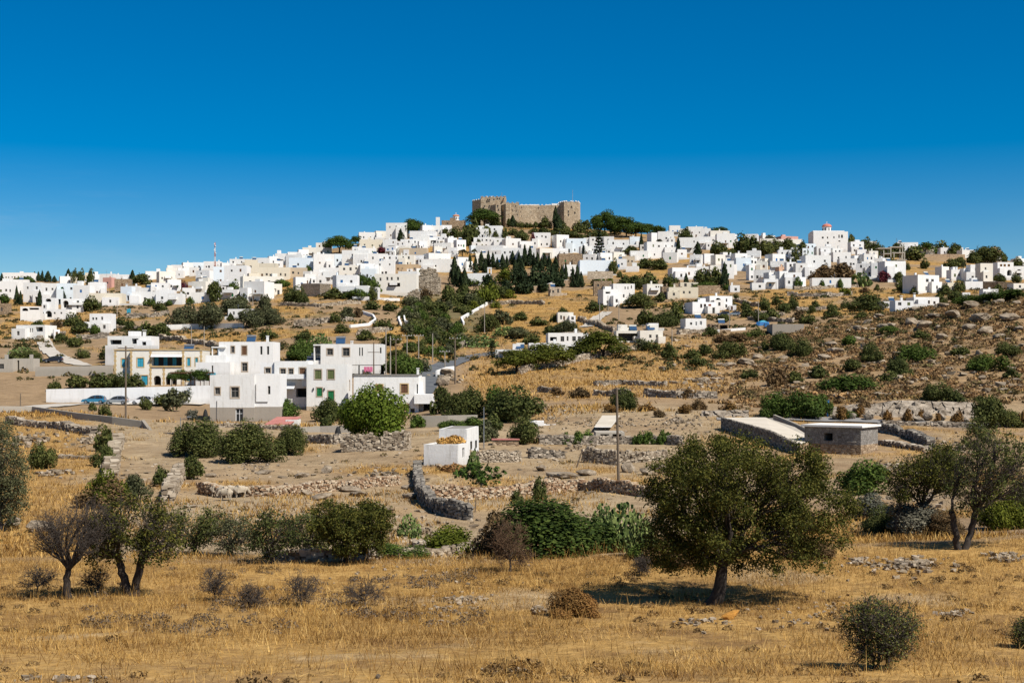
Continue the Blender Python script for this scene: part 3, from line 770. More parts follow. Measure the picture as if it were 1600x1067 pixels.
# ------------------------------------------------------------------ houses
class Face:
    """a wall face with real openings; local x along the wall, y into the building"""
    def __init__(self, mb, M4): self.mb = mb; self.M = M4
    def quad(self, pts, mat): self.mb.poly([self.M @ Vector(p) for p in pts], mat)
    def build(self, x0, x1, z0, z1, holes, mat, deep=None):
        xs = sorted({x0, x1, *[a for h_ in holes for a in (h_[0], h_[1])]})
        zs = sorted({z0, z1, *[a for h_ in holes for a in (h_[2], h_[3])]})
        xs = [v for v in xs if x0 <= v <= x1]; zs = [v for v in zs if z0 <= v <= z1]
        for xa, xb in zip(xs[:-1], xs[1:]):
            for za, zb in zip(zs[:-1], zs[1:]):
                cx, cz = (xa + xb) / 2, (za + zb) / 2
                if any(h_[0] < cx < h_[1] and h_[2] < cz < h_[3] for h_ in holes): continue
                self.quad([(xa, 0, za), (xb, 0, za), (xb, 0, zb), (xa, 0, zb)], mat)
        for h_ in holes:
            a, b_, c, d_, dep, kind = h_
            m2 = mat if kind not in ('v', 'a') else mat
            self.quad([(a, 0, c), (a, 0, d_), (a, dep, d_), (a, dep, c)], m2)
            self.quad([(b_, 0, c), (b_, dep, c), (b_, dep, d_), (b_, 0, d_)], m2)
            self.quad([(a, 0, d_), (b_, 0, d_), (b_, dep, d_), (a, dep, d_)], m2)
            self.quad([(a, 0, c), (a, dep, c), (b_, dep, c), (b_, 0, c)], m2)
            if kind in ('v', 'a'):
                self.quad([(a, dep, c), (a, dep, d_), (b_, dep, d_), (b_, dep, c)], M['void'])
            if kind == 'a':                       # arched head: spandrels in the wall plane
                w_ = (b_ - a) / 2; cx = (a + b_) / 2; r_ = min(w_, (d_ - c) * 0.7); n = 8
                arc = [(cx - w_ * math.cos(math.pi * i / (2 * n) * 1), d_ - r_ + r_ * math.sin(math.pi * i / (2 * n))) for i in range(n + 1)]
                left = [(a, d_)] + arc[:]
                self.quad([(p[0], 0.02, p[1]) for p in reversed(left)], mat)
                self.quad([(2 * cx - p[0], 0.02, p[1]) for p in left], mat)

_win = {}
def window_mesh(w_, h_, kind):
    key = (round(w_, 1), round(h_, 1), kind)
    if key in _win: return _win[key]
    w_ = max(.3, key[0]); h_ = max(.3, key[1]); mb = MB()
    fr = {'w': 'grey_wood', 'b': 'blue', 'g': 'green', 'd': 'wood', 'r': 'red_brown', 'p': 'white_paint', 'k': 'wood', 'o': 'olive_paint', 's': 'grey_wood', 'y': 'orange_trim', 'u': 'deep_blue', 'x': 'white_paint'}[kind]
    f = M[fr]; t = min(.09, w_ * .14)
    if kind in 'bguod' or (kind == 'r'):           # closed shutters / doors: two leaves with a shadow gap
        g = 0.012 * 1
        for a, b_ in ((-w_ / 2, -g), (g, w_ / 2)):
            mb.box(a + .005, b_, -.03, .03, 0.01, h_ - .01, f)
            mb.box(a + .06, b_ - .06, -.045, -.03, h_ * .55, h_ * .92, f); mb.box(a + .06, b_ - .06, -.045, -.03, h_ * .08, h_ * .46, f)
        mb.box(-w_ / 2, w_ / 2, .03, .05, 0, h_, M['glass'])
    else:
        mb.box(-w_ / 2, w_ / 2, .02, .05, 0, h_, M['glass'])
        for a, b_ in ((-w_ / 2, -w_ / 2 + t), (w_ / 2 - t, w_ / 2), (-t / 3, t / 3)):
            if kind == 's' and abs(a) < w_ / 4: continue
            mb.box(a, b_, -.03, .02, 0, h_, f)
        for a, b_ in ((0, t), (h_ - t, h_), (h_ * .62, h_ * .62 + t * .7)):
            mb.box(-w_ / 2 + t, w_ / 2 - t, -.025, .018, a, b_, f)
    _win[key] = mb.mesh('window'); return _win[key]
def frame_mesh(w_, h_, mat, t=0.16):
    mb = MB()
    for a, b_, c, d_ in ((-w_ / 2 - t, -w_ / 2, -t, h_ + t), (w_ / 2, w_ / 2 + t, -t, h_ + t), (-w_ / 2, w_ / 2, h_, h_ + t), (-w_ / 2, w_ / 2, -t, 0)):
        mb.box(a, b_, -.035, .02, c, d_, mat)
    return mb.mesh('surround')

def bldg(root, mat, W, D, H, holes=(), wx=0.0, wy=0.0, wz=0.0, sink=2.5, name='wall', roofm='roof', parapet=0.35, trim=None, base=None, side_r=(), side_l=(), yaw=0.0):
    """one block of a building: walls with openings, roof behind a parapet, windows set in the reveals.
    openings: (x0, x1, z0, z1, kind) measured from the middle of the front and the foot of the wall"""
    mb = MB(); m = M[mat]
    T = Matrix.Translation((wx, wy, wz)) @ Matrix.Rotation(yaw, 4, 'Z')
    sides = [(T, W, list(holes)), (T @ Matrix.Translation((W / 2, D / 2, 0)) @ Matrix.Rotation(R(90), 4, 'Z'), D, list(side_r)),
             (T @ Matrix.Translation((-W / 2, D / 2, 0)) @ Matrix.Rotation(R(-90), 4, 'Z'), D, list(side_l)),
             (T @ Matrix.Translation((0, D, 0)) @ Matrix.Rotation(R(180), 4, 'Z'), W, [])]
    wins = []
    for M4, wd, hs in sides:
        full = []
        for x0, x1, z0, z1, kind in hs:
            x0 = max(x0, -wd / 2 + .08); x1 = min(x1, wd / 2 - .08); z1 = min(z1, H - .1)
            if x1 - x0 < .15 or z1 - z0 < .15: continue
            dep = {'v': min(2.2, D * .45), 'a': min(2.4, D * .45)}.get(kind, 0.16 if kind in 'bguodr' else 0.24)
            full.append((x0, x1, z0, z1, dep, kind))
            if kind not in 'va': wins.append((M4, x0, x1, z0, z1, dep, kind))
        if base:
            bz, bm = base; fc = Face(mb, M4)
            lo = [h_ for h_ in full if h_[2] < bz]; 
            fc.build(-wd / 2, wd / 2, -sink, bz, [(a, b_, c, min(d_, bz), e, k) for a, b_, c, d_, e, k in lo], M[bm])
            fc.build(-wd / 2, wd / 2, bz, H, [h_ for h_ in full if h_[3] > bz and h_[2] >= bz] + [(a, b_, bz, d_, e, k) for a, b_, c, d_, e, k in lo if d_ > bz], m)
        else:
            Face(mb, M4).build(-wd / 2, wd / 2, -sink, H, full, m)
    t = 0.28; a, b_ = W / 2, W / 2 - t
    ro = H - parapet
    P = lambda x, y, z: T @ Vector((x, y, z))
    ring = [(-a, 0), (a, 0), (a, D), (-a, D)]; inn = [(-b_, t), (b_, t), (b_, D - t), (-b_, D - t)]
    for i in range(4):
        j = (i + 1) % 4
        mb.poly([P(*ring[i], H), P(*ring[j], H), P(*inn[j], H), P(*inn[i], H)], m)
        mb.poly([P(*inn[i], H), P(*inn[j], H), P(*inn[j], ro), P(*inn[i], ro)], m)
    o = mb.build(name, root)
    rb = MB(); rb.poly([P(x, y, ro + .004) for x, y in inn], M[roofm]); rb.build('roof', o if name != 'wall' else root)
    for M4, x0, x1, z0, z1, dep, kind in wins:
        me = window_mesh(x1 - x0, z1 - z0, kind)
        wo = bpy.data.objects.new('door' if kind in 'dgr' and z0 < .4 else 'window', me)
        link(wo, root); wo.matrix_local = M4 @ Matrix.Translation(((x0 + x1) / 2, dep - .055, z0))
        wo.scale = ((x1 - x0) / max(.3, round(x1 - x0, 1)), 1, (z1 - z0) / max(.3, round(z1 - z0, 1)))
        tr = trim(x0, x1, z0, z1, kind) if callable(trim) else trim
        if tr:
            f = link(bpy.data.objects.new('surround', frame_mesh(x1 - x0, z1 - z0, M[tr])), wo)
            f.matrix_local = Matrix.Translation((0, -(dep - .055), 0))
    return o

def auto_rows(W, H, rows, kinds='w', hr=None):
    """rows of evenly jittered windows, top row first"""
    out = []; n = len(rows); st = H / max(n, 1)
    for i, k in enumerate(rows):
        zc = H - st * (i + 0.52)
        for j in range(k):
            x = (-0.5 + (j + 0.5) / k) * W * 0.86 + random.uniform(-.12, .12) * W / max(k, 1)
            ww = random.uniform(.62, .98); hh = random.uniform(.85, 1.35)
            if k > 2 and random.random() < .16: continue
            zj = random.uniform(-.25, .25)
            hh = min(hh, st * .62); kd = random.choice('wwwwwwwddgwuo') if kinds == 'w' else random.choice(kinds)
            out.append((x - ww / 2, x + ww / 2, zc + zj - hh / 2, zc + zj + hh / 2, kd))
        if i == n - 1 and k and random.random() < .55 and H < 12:
            x = random.uniform(-.36, .36) * W
            if all(x + .5 < o_[0] or x - .5 > o_[1] for o_ in out): out.append((x - .45, x + .45, .05, min(2.05, st * .8), random.choice('dddwu')))
    return out

def roof_bits(root, W, D, H, mat, seed):
    r = random.Random(seed)
    if r.random() < .16 and H > 4.2 and W > 5:          # balcony
        mb = MB(); x = r.uniform(-.25, .25) * W; a = r.uniform(1.0, 1.9); z = H * .48
        mb.box(x - a, x + a, -1.1, -.02, z - .14, z, M['white']); mb.box(x - a, x + a, -1.1, -1.0, z, z + .85, M['white']); mb.box(x - a, x - a + .1, -1.0, -.02, z, z + .85, M['white']); mb.box(x + a - .1, x + a, -1.0, -.02, z, z + .85, M['white']); mb.build('balcony', root)
    if r.random() < .6 and W > 4.5:                     # a lower room built on to the front or the side
        aw = W * r.uniform(.3, .5); ah = H * r.uniform(.45, .75); x = r.choice((-1, 1)) * (W - aw) * r.uniform(.35, .62); ad = r.uniform(1.4, 3.0)
        hs = [(-.4, .4, max(.2, ah * .35), max(.2, ah * .35) + min(1.2, ah * .45), 'w')] if r.random() < .6 else ([(-.45, .45, .0, min(2.0, ah * .8), 'v')] if r.random() < .5 else [])
        random.seed(seed); bldg(root, mat if r.random() < .7 else 'white', aw, ad, ah, hs, wx=x, wy=-ad + .02, name='annex', parapet=.25)
    if r.random() < .35:                                # terrace wall before the house
        mb = MB(); a = W * r.uniform(.5, .75); y = -r.uniform(2.2, 4.0); x = r.uniform(-.2, .2) * W
        mb.box(x - a, x + a, y - .15, y + .15, -3.5, r.uniform(.1, 1.0), M['white_old' if r.random() < .5 else mat]); mb.build('terrace_wall', root)
    if r.random() < .16 and W > 5:                      # reed pergola over the terrace
        mb = MB(); a = W * r.uniform(.2, .35); x = r.uniform(-.2, .2) * W; z = min(2.5, H * .7)
        mb.box(x - a, x + a, -2.4, -.02, z, z + .12, M['grey_wood'])
        for q in (x - a + .1, x + a - .1): mb.box(q - .07, q + .07, -2.35, -2.2, -2, z, M['grey_wood'])
        mb.build('pergola_roof', root)
    if r.random() < .25:
        mb = MB(); x = r.uniform(-.4, .4) * W; mb.cyl((x, D * .4, H - .4), (x, D * .4, H + r.uniform(1.5, 2.6)), .04, .03, 4, M['steel']); mb.box(x - .5, x + .5, D * .4 - .02, D * .4 + .02, H + 1.3, H + 1.36, M['steel']); mb.build('aerial', root)
    if r.random() < .35:
        mb = MB(); x = r.uniform(-.35, .35) * W; y = r.uniform(.3, .7) * D
        mb.box(x - .3, x + .3, y - .3, y + .3, H - .5, H + r.uniform(.7, 1.3), M[mat]); mb.box(x - .4, x + .4, y - .4, y + .4, H + 1.3, H + 1.42, M[mat]) if r.random() < .3 else None
        mb.build('chimney', root)
    if r.random() < .30 and W > 5:
        mb = MB(); x = r.uniform(-.3, .3) * W; w_ = r.uniform(1.6, 2.6)
        mb.box(x - w_ / 2, x + w_ / 2, D * .45, D * .45 + 2.2, H - .5, H + r.uniform(1.0, 1.9), M[mat]); mb.build('stair_head', root)
    if r.random() < .18 and W > 4:
        mb = MB(); x = r.uniform(-.3, .3) * W
        mb.poly([(x - .9, D * .3, H + .2), (x + .9, D * .3, H + .2), (x + .9, D * .3 + 1.2, H + 1.2), (x - .9, D * .3 + 1.2, H + 1.2)], M['panel'])
        mb.cyl((x - .9, D * .3 + 1.3, H + 1.25), (x + .9, D * .3 + 1.3, H + 1.25), .25, .25, 8, M['tank'])
        mb.box(x - .8, x - .7, D * .3 + 1.1, D * .3 + 1.2, H - .4, H + 1.2, M['steel']); mb.box(x + .7, x + .8, D * .3 + 1.1, D * .3 + 1.2, H - .4, H + 1.2, M['steel'])
        mb.build('solar_heater', root)

def house(x0, x1, yt, yb, rows='', mat='white', label=None, lm=None, d=None, yaw=None, kinds='w', deep=None, wins=None, roofm='roof', trim=None, base=None, bits=True, name='house', parapet=None, sink=3.0, cat='house', grp='white houses of the hill town', side_l=(), side_r=()):
    """a house seen from pixel column x0 to x1, roof line yt, foot yb"""
    xc = (x0 + x1) / 2
    p = pick(xc, yb) if d is None else at(xc, d, yb)
    s = p.y / F; Wt = (x1 - x0) * s; H = (yb - yt) * s
    seed = int(x0 * 31 + yt * 7)
    r = random.Random(seed)
    if yaw is None: yaw = r.choice((-14, -8, -3, 0, 4, 9, 16, 22))
    if deep is None: deep = min(max(Wt * .75, 4.0), 8.5)
    ya = R(yaw); view = math.atan2(p.x, p.y)
    # visible width = front + flank
    c_, s_ = abs(math.cos(ya)), abs(math.sin(ya + view * 0))
    deep = min(deep, 0.6 * Wt / max(s_, .05))
    W = max((Wt - deep * s_) / c_, Wt * .4)
    root = empty(name, p, ya)
    # shift so that the visible extent is centred
    off = -deep * math.sin(ya) / 2
    root.location.x -= off * 1.0
    if wins is not None:
        hs = [((a - xc) * s * W / Wt, (b_ - xc) * s * W / Wt, (yb - d_) * s, (yb - c) * s, k) for a, b_, c, d_, k in wins]
    else:
        if rows == '':
            n = max(0, int(W / 3.2 + r.random() * .9)); rows = str(min(n, 5)) if H < 5.2 else '%d/%d' % (min(n, 5), max(0, min(n, 5) - r.randint(0, 2)))
        random.seed(seed); hs = auto_rows(W, H, [int(k) for k in rows.split('/')], kinds)
    bldg(root, mat, W, deep, H, hs, sink=sink, roofm=roofm, trim=trim, base=base, parapet=parapet if parapet is not None else min(.4, H * .12), side_l=side_l, side_r=side_r)
    if bits: roof_bits(root, W, deep, H, mat, seed)
    tag(root, label, cat, grp)
    ncnt = len(hs)
    tone = {'white': 'white', 'white_old': 'weathered white', 'blue_white': 'bluish white', 'cream': 'cream', 'pale_cream': 'pale cream', 'beige': 'beige', 'tan': 'tan', 'peach': 'peach', 'pink': 'pink', 'grey_render': 'grey', 'brown_stone': 'brown stone', 'pale_stone': 'pale stone'}.get(mat, 'white')
    if not label:
        sz = 'small ' if Wt < 6 else ('wide ' if Wt > 13 else '')
        num = ['blank', 'one window', 'two window', 'three window', 'four window', 'five window', 'six window'][ncnt] if ncnt < 7 else 'many windowed'
        THINGS.append((root, xc, (yt + yb) / 2, ('%s%s %s house' % (sz, num, tone)), x1 - x0, yb - yt))
    HOUSES.append((x0, x1, yt, yb, p.y))
    return root, s, W, deep, H
# ------------------------------------------------------------------ the town: seen one house at a time
def HS(txt):
    for ln in txt.strip().split('\n'):
        f = [q.strip() for q in ln.split('|')]
        a = [float(q) for q in f[0].split()]
        kw = {}
        if len(f) > 1 and f[1]:
            for tok in f[1].split():
                if '=' in tok:
                    k, v = tok.split('=')
                    kw[k] = v if k in ('mat', 'kinds', 'roofm', 'trim', 'rows') else float(v)
                else: kw['rows'] = tok
        lab_ = f[2] if len(f) > 2 and f[2] else None
        if not lab_ and a[1] - a[0] > 33 and 'deep' not in kw and 'mat' not in kw:
            rs = random.Random(int(a[0])); m_ = a[0] + (a[1] - a[0]) * rs.uniform(.42, .6); k2 = {k: v for k, v in kw.items() if k != 'rows'}
            house(a[0], m_ + 1, a[2] + rs.choice((0, 2, 3.5)), a[3], **k2); house(m_ - 1, a[1], a[2] + rs.choice((0, 1.5, 3)), a[3] + 1, mat=rs.choice(('white', 'white', 'pale_cream', 'white_old')), **k2)
            continue
        house(*a, label=f[2] if len(f) > 2 and f[2] else None, **kw)
# left slope
HS('''
3 52 420.5 434|9 yaw=3|long skyline building with a row of nine windows behind hedge at left edge
-6 22 440 468|3 yaw=4|white house at the left edge of town with three small windows
8 44 437 460|0 mat=white_old
36 66 442 472|2/1 yaw=-3
64 90 443 476|2/1 mat=white yaw=2
86 118 443 476|2/2 mat=blue_white yaw=8
114 142 446 478|1/1 yaw=-4|tall white house behind the cypress left of the long cream house
88 112 432 445|0
108 142 430 444|2 mat=cream
137 162 428.5 444|2
155 180 428 446|1
177 203 429 446|2
138 164 441 472|1
160 178 434 450|1 mat=pink|pinkish walled house on the left skyline
176 204 436 454|1 mat=brown_stone|brown stone walled house left of the dark skyline trees
137 190 458 478|3 mat=cream yaw=4|long low cream building behind a bush
188 208 448 470|0 mat=blue_white
208 226 460 472|1
222 252 424 437|0 mat=white
256 277 419 436|0 mat=pale_cream
240 273 424.5 444|3 mat=pale_cream yaw=24|cream house with a shaded flank near the mast
266 284 414 430|1 mat=white_old
281 301 410.5 426|3 mat=white
273 301 419 432|0
299 320 410 424|5 mat=blue_white yaw=10 kinds=s
318 344 408.5 424|5 kinds=s yaw=0|white skyline building with five tall windows under the mast
342 360 411 424|0
358 402 405 422|2 yaw=2
378 402 410 428|2 mat=cream
330 354 417 444|1/1 mat=blue_white yaw=12
350 387 415 446|2/1 yaw=-3|big white block right of the antenna mast
305 333 423 444|1/2
372 402 432 462|1/1 mat=pale_cream
384 404 427 445|2 mat=cream
308 332 436 450|1
234 263 442 466|2/1 yaw=6
255 282 437 456|2 
200 238 447 466|1
205 246 456 476|3 yaw=3|white house with three square windows above the dry terrace
242 272 453 476|2
262 286 459 476|1
283 304 450 466|1 yaw=8
299 327 440 462|1 mat=pale_cream
298 336 457 473|1 yaw=2 deep=5|white walled house with one dark doorway
334 402 449 468|1 yaw=-6
345 374 439 456|1
''')
# centre left
HS('''
380 402 406 428|1 mat=cream
400 421 403 420|1 mat=white_old
416 434 401 418|1
430 451 396.5 414|0
447 471 394 412|1
463 482 390 408|3 kinds=s
470 494 387 404|2 mat=pale_cream
492 518 380 398|3/2 mat=pale_cream yaw=5|cream two storey house left of the round skyline pine
503 518 375 386|0
404 432 412 430|2 mat=cream
400 452 418 440|6 mat=cream yaw=4|wide cream house with a row of six windows
384 442 432 450|3 mat=pale_cream
448 480 418.5 434|3 mat=beige yaw=8|beige house with three tall windows in the left village
446 478 398 422|2
450 508 403 424|2 mat=blue_white yaw=3
486 522 397 424|2 mat=white
519 540 397 416|2 mat=blue_white yaw=14 kinds=s|grey shaded house front with two tall windows left of centre
534 578 391 418|1/1 yaw=-4|broad white house right of the round skyline pine
550 582 396 418|1
497 564 415 434|3 yaw=4
472 508 428 446|3
456 479 433 454|1 kinds=u|white house with a blue window on its terrace
504 524 424 444|2
513 550 419 434|4
518 534 430 454|2/2 mat=blue_white yaw=30 kinds=s
526 559 430 466|2/1 yaw=-2|tall white house beside the blue grey shaded flank
528 562 447 467|2 mat=white
556 592 446.5 468|1 yaw=-4
554 584 412 434|2
380 424 440 471|1 mat=white yaw=-18|white walled house at the tip of the dry field
408 440 444 462|1 mat=pale_cream
''')
# centre
HS('''
603 637 348.5 374|3/2 yaw=-3 mat=white|tall white mansion with reddish roof edge on the left skyline
558 588 361 376|2
583 606 361 374|1 mat=pale_cream
560 602 374.5 392|3 mat=cream yaw=5
598 634 374 392|1
630 668 374 390|1/1
655 674 352.5 370|0
670 692 353 368|1
688 706 352 366|1
640 682 361 380|2 yaw=-3|stepped white house above the awning
650 670 370 388|2 kinds=s
664 698 368 384|1
694 714 372 388|1
708 728 375 392|3
678 708 380 396|2
602 642 383 402|3
624 668 388 404|1 mat=beige yaw=-3|unplastered tan wall house in the middle of town
556 578 388 412|2
574 606 396.5 422|3/1 yaw=3|white house with three dark windows in a row, centre left
604 648 397 416|2 kinds=s
646 664 399 414|1
660 704 396 416|3 mat=white
658 716 405 426|4 yaw=-3|white house with four windows above the ruined tower
708 736 402 424|2
610 634 413 428|3 mat=tan yaw=0 deep=4|small orange tan house with pale windows left of its twin
635 654 413 428|2 mat=tan yaw=0 deep=4|small orange tan house with pale windows right of its twin
586 616 408 432|2/1
556 592 414 438|2 mat=white
564 588 420 440|1 mat=blue_white
622 654 424 454|1 yaw=-6
''')
# wide house with a dark veranda
house(585, 652, 428, 461, label='wide cream white house with four windows over a dark veranda', mat='pale_cream', yaw=-2,
      wins=[(593, 596, 434, 439, 'w'), (604, 607, 433, 438, 'w'), (611, 614, 433, 438, 'w'), (621, 624, 433, 438, 'w'), (606, 626, 442, 448, 'v')])
# chapel by the cypresses
rt, s, W, D, H = house(730, 766, 427, 447, '0', label='white chapel with a blank wall and a bell gable beside the cypresses', yaw=0, name='chapel', cat='chapel', grp=None, bits=False, wins=[(745, 748, 439, 445, 'd')])
mb = MB(); mb.box(W * .38, W * .38 + .5, .3, .9, H - .3, H + 2.0, M['white']); mb.box(W * .38 + 1.3, W * .38 + 1.8, .3, .9, H - .3, H + 2.0, M['white']); mb.box(W * .38 - .05, W * .38 + 1.85, .25, .95, H + 2.0, H + 2.5, M['white']); mb.build('bell_gable', rt)
# below the fortress
HS('''
744 786 353 373|2/1 yaw=-4|white stepped house right below the fortress tower
740 802 371 388|2 yaw=-3
743 792 384 402|2 mat=white
784 814 373 390|1
809 834 377 394|3 mat=white
783 838 388 414|3/1 yaw=-2
742 768 396 416|1 mat=pale_cream
766 790 398 418|1
832 861 364 388|3/3 mat=white yaw=-3|pinkish white house with two rows of windows under the fortress
862 889 367 388|2 mat=white
838 864 388 404|2 mat=pale_cream
860 888 388 402|0 deep=4 yaw=0
884 916 373 396|2/1 mat=blue_white yaw=3
912 924 372 388|1
921 960 368.5 388|3 yaw=-3
905 925 385 404|1
920 956 382 398|2
871 910 397 418|2 mat=brown_stone yaw=5|brown stone house with two dark windows beside the cypress grove
880 903 414 432|1
904 958 407 430|0/1 yaw=4 mat=blue_white|big plain bluish white house behind green bushes
911 957 394 410|1
950 984 375 398|2/1 yaw=-2|white house with two rows of windows right of the araucaria
984 1002 370 386|1 mat=blue_white
1012 1032 364 380|0
1028 1054 362 382|3 yaw=-3
1008 1060 378 404|4/3 yaw=6|long white house with a roof terrace, right of the araucaria
1036 1062 395 412|1
952 976 394 408|1 mat=pale_cream
969 992 401 414|2 mat=beige yaw=3|small beige house with two dark windows among white ones
985 1013 392.5 408|2 yaw=0
962 980 405 420|1
978 1000 416 424|0
''')
# centre right
HS('''
1046 1063 351 368|2 kinds=u yaw=0|white house with two blue windows on the skyline
1060 1078 353 366|0 mat=pale_cream
1073 1100 352.5 370|2 yaw=-2
1096 1112 357 374|0
1059 1094 371.5 396|3/1 yaw=-3|big white house with three tall windows right of centre
1088 1112 370 390|1
1110 1140 361 382|1 mat=pale_cream
1120 1149 365 388|3 yaw=-2
1136 1152 366 384|1
1046 1090 418.5 436|2 yaw=8 deep=8|low white house with two dark windows behind the tree clump
1078 1100 398 416|2
1096 1116 397 412|0
1112 1134 398 414|2 yaw=20 mat=pale_cream
1088 1132 413 428|1 yaw=0
1129 1147 408 436|2/1
1134 1152 413 430|1
1149 1174 403 424|1 mat=blue_white yaw=3
1142 1172 396 412|1
1167 1192 392 412|1
1168 1180 414 438|1/1
1182 1202 409 424|2 mat=pale_cream
1178 1208 422 444|2
1175 1196 442 453|1 yaw=0 deep=5|low white shed above the brown bank
1141 1156 446 457|1 deep=4|tiny white hut on the brown bank
1163 1188 366 380|1
1183 1212 366 378|1
1188 1214 373 388|1 mat=pale_cream
1212 1254 374 392|2 mat=pale_cream yaw=2
1214 1248 367 380|2 mat=pink|pinkish skyline house left of the domed church
1198 1228 397 416|2
1216 1251 391 411|3 yaw=-3
1204 1232 408 426|2
1213 1230 417 430|1 mat=peach|small peach coloured house among white ones
1228 1262 410 434|3/1 yaw=4
1255 1299 399 434|2/2 mat=white yaw=6|tall plain white house below the domed church
1195 1232 424 450|3/2
1226 1254 426 450|1/1
1194 1216 436 452|1
1236 1260 433 450|1
1248 1275 381 400|3/2 mat=blue_white yaw=10|pale blue cubic house below the church
1276 1304 385 404|2
1282 1317 388 406|2/1
1300 1330 394 410|2
1312 1340 404 420|4 yaw=-2
1328 1350 378 398|2/2 yaw=4
1330 1370 367 382|1 mat=pale_cream yaw=-2
1322 1342 368 384|0
1332 1367 397 420|2/2 yaw=12
1338 1370 412 432|2/1
1362 1392 411 437|2/1 mat=white yaw=-10
1378 1416 408 440|1/1 yaw=8|tall white house left of the road with one window up high
1352 1380 418 436|2
''')
house(1269, 1330, 434.5, 450, label='long low white house with one blue window under the scrubby outcrop', yaw=0, deep=5, wins=[(1296, 1299, 438, 443, 'u'), (1283, 1285, 439, 441, 'w')])
# right end
HS('''
1401 1436 374 392|2 yaw=-5|white skyline house right of the concrete frame
1470 1506 373 388|4 kinds=wu yaw=-3|white skyline house with four windows above dark trees
1500 1524 385 398|0
1583 1604 404 416|0
1549 1566 391 412|1 mat=tan yaw=-8|tan round shouldered tower house on the right skyline
1514 1552 410 440|2/3 yaw=8
1464 1484 417 434|0 yaw=26|plain white block with a shaded left side
1483 1522 418 438|2/1 yaw=10
1510 1526 425 440|1 yaw=0
1476 1497 442 458|1 mat=cream yaw=14|small cream house with one window at the right
1507 1536 440 453|0 mat=white yaw=4 deep=4
1580 1606 443 454|1 mat=pale_cream
1536 1560 452 464|0 yaw=0 deep=4
1504 1517 457 468|0
1396 1428 470 486|2/0 yaw=6
1424 1468 464.5 480|4 yaw=6 kinds=k|long white house with a veranda behind the hill crest
1380 1400 471 482|0 mat=white_old
''')
house(1557, 1584, 410, 438, label='white house with three orange framed windows above a pale arch', yaw=4, wins=[(1561, 1565, 413, 417, 'y'), (1567, 1571, 413, 417, 'y'), (1574, 1578, 413, 417, 'y'), (1564, 1567, 423, 426, 'w'), (1573, 1581, 422, 431, 'a')])
house(1581, 1606, 416, 436, label='white house with arched porch at the right edge of town', yaw=2, wins=[(1588, 1596, 421, 430, 'a')])
house(1417, 1470, 430, 458, label='two storey white house with shaded left side and a balcony, right of the bushes', yaw=24, wins=[(1437, 1444, 436, 441, 'w'), (1450, 1457, 436, 441, 'w'), (1436, 1440, 448, 454, 'v'), (1444, 1456, 449, 454, 'v')])
# lower left
house(58, 108, 483.5, 500, label='white house with two big dark arches in front of the arcade', yaw=-3, wins=[(59, 69, 486, 495, 'a'), (71, 82, 486, 496, 'a'), (85, 88, 488, 491, 'w'), (96, 99, 488, 491, 'w')])
house(29, 62, 479, 502, label='white arcaded house with an arched loggia at its left end', yaw=8, wins=[(32, 42, 481.5, 486, 'a'), (44, 60, 481, 484, 'v')])
house(66, 86, 466, 486, label='small white house with a single lunette arch', yaw=0, wins=[(71, 80, 467, 472, 'a')])
house(94, 131, 467, 488, label='white house with a dark arched porch and a cream wing', yaw=4, wins=[(97, 106, 470, 481, 'a'), (119, 123, 470, 475, 'w')])
house(24, 77, 508, 530, label='long low white house above the brown field at the left', yaw=-8, wins=[(31, 33, 514, 518, 'w'), (41, 43, 513, 518, 'w'), (49, 51, 513, 519, 'w'), (53, 55, 513, 519, 'w'), (60, 73, 511, 518, 'v')])
house(77, 93, 515, 530, '1', label='small white annex at the end of the farm lane')
house(140, 174, 491, 520, label='two storey white house with three arched windows among shrubs', yaw=0, wins=[(144, 147, 497, 501, 'w'), (149, 152, 497, 501, 'w'), (158, 161, 496, 501, 'w'), (156, 160, 507, 511, 'w')])
house(126, 144, 503, 516, '0', label='low white wall house left of the shrubs', deep=4)
house(168, 236, 525, 546, label='white bungalow with an overgrown porch and stepped roof', yaw=0, d=312, wins=[(172, 190, 531, 538, 'v'), (206, 216, 529, 537, 'v'), (221, 224, 531, 536, 'w')])
house(-6, 12, 474, 492, '1', mat='brown_stone', label='brown stone house cut by the left edge', yaw=0)
house(356, 404, 483, 496, label='low white house half hidden by olive trees', yaw=-3, wins=[(359, 361, 488, 492, 'w'), (364, 367, 487, 492, 'w')])
# lower right
house(928, 956, 439, 462, mat='brown_stone', label='brown stone ruin with two windows over an arch', yaw=0, wins=[(933, 936, 444, 448, 'w'), (944, 947, 444, 448, 'w'), (935, 944, 454, 461, 'a')])
house(935, 966, 452, 479, label='white house with a shaded left flank leaning on the ruin', yaw=18, wins=[(940, 950, 456, 459, 'v'), (942, 945, 470, 474, 'w'), (955, 957, 470, 474, 'w')])
house(954, 992, 443.5, 474, label='tall white house with six windows beside the brown ruin', yaw=8, wins=[(974, 976, 448, 452, 'w'), (979, 981, 448, 452, 'w'), (985, 987, 446, 451, 'w'), (971, 974, 460, 465, 'w'), (982, 984, 458, 462, 'w'), (961, 963, 463, 467, 'w')])
house(1006, 1036, 444, 462, mat='pale_cream', label='greyish house with three small windows above the bushes', yaw=12, wins=[(1022, 1025, 447, 451, 'k'), (1027, 1029, 447, 451, 'k'), (1031, 1033, 447, 451, 'k')])
house(1034, 1066, 448, 464, mat='brown_stone', label='rubble walled house joined to the long cream house', yaw=0, rows='1')
house(1045, 1091, 449, 466, mat='cream', label='long cream house with four windows and an upper room', yaw=0, wins=[(1050, 1053, 455, 459, 'w'), (1059, 1062, 455, 459, 'w'), (1067, 1070, 455, 459, 'w'), (1076, 1079, 455, 459, 'w')])
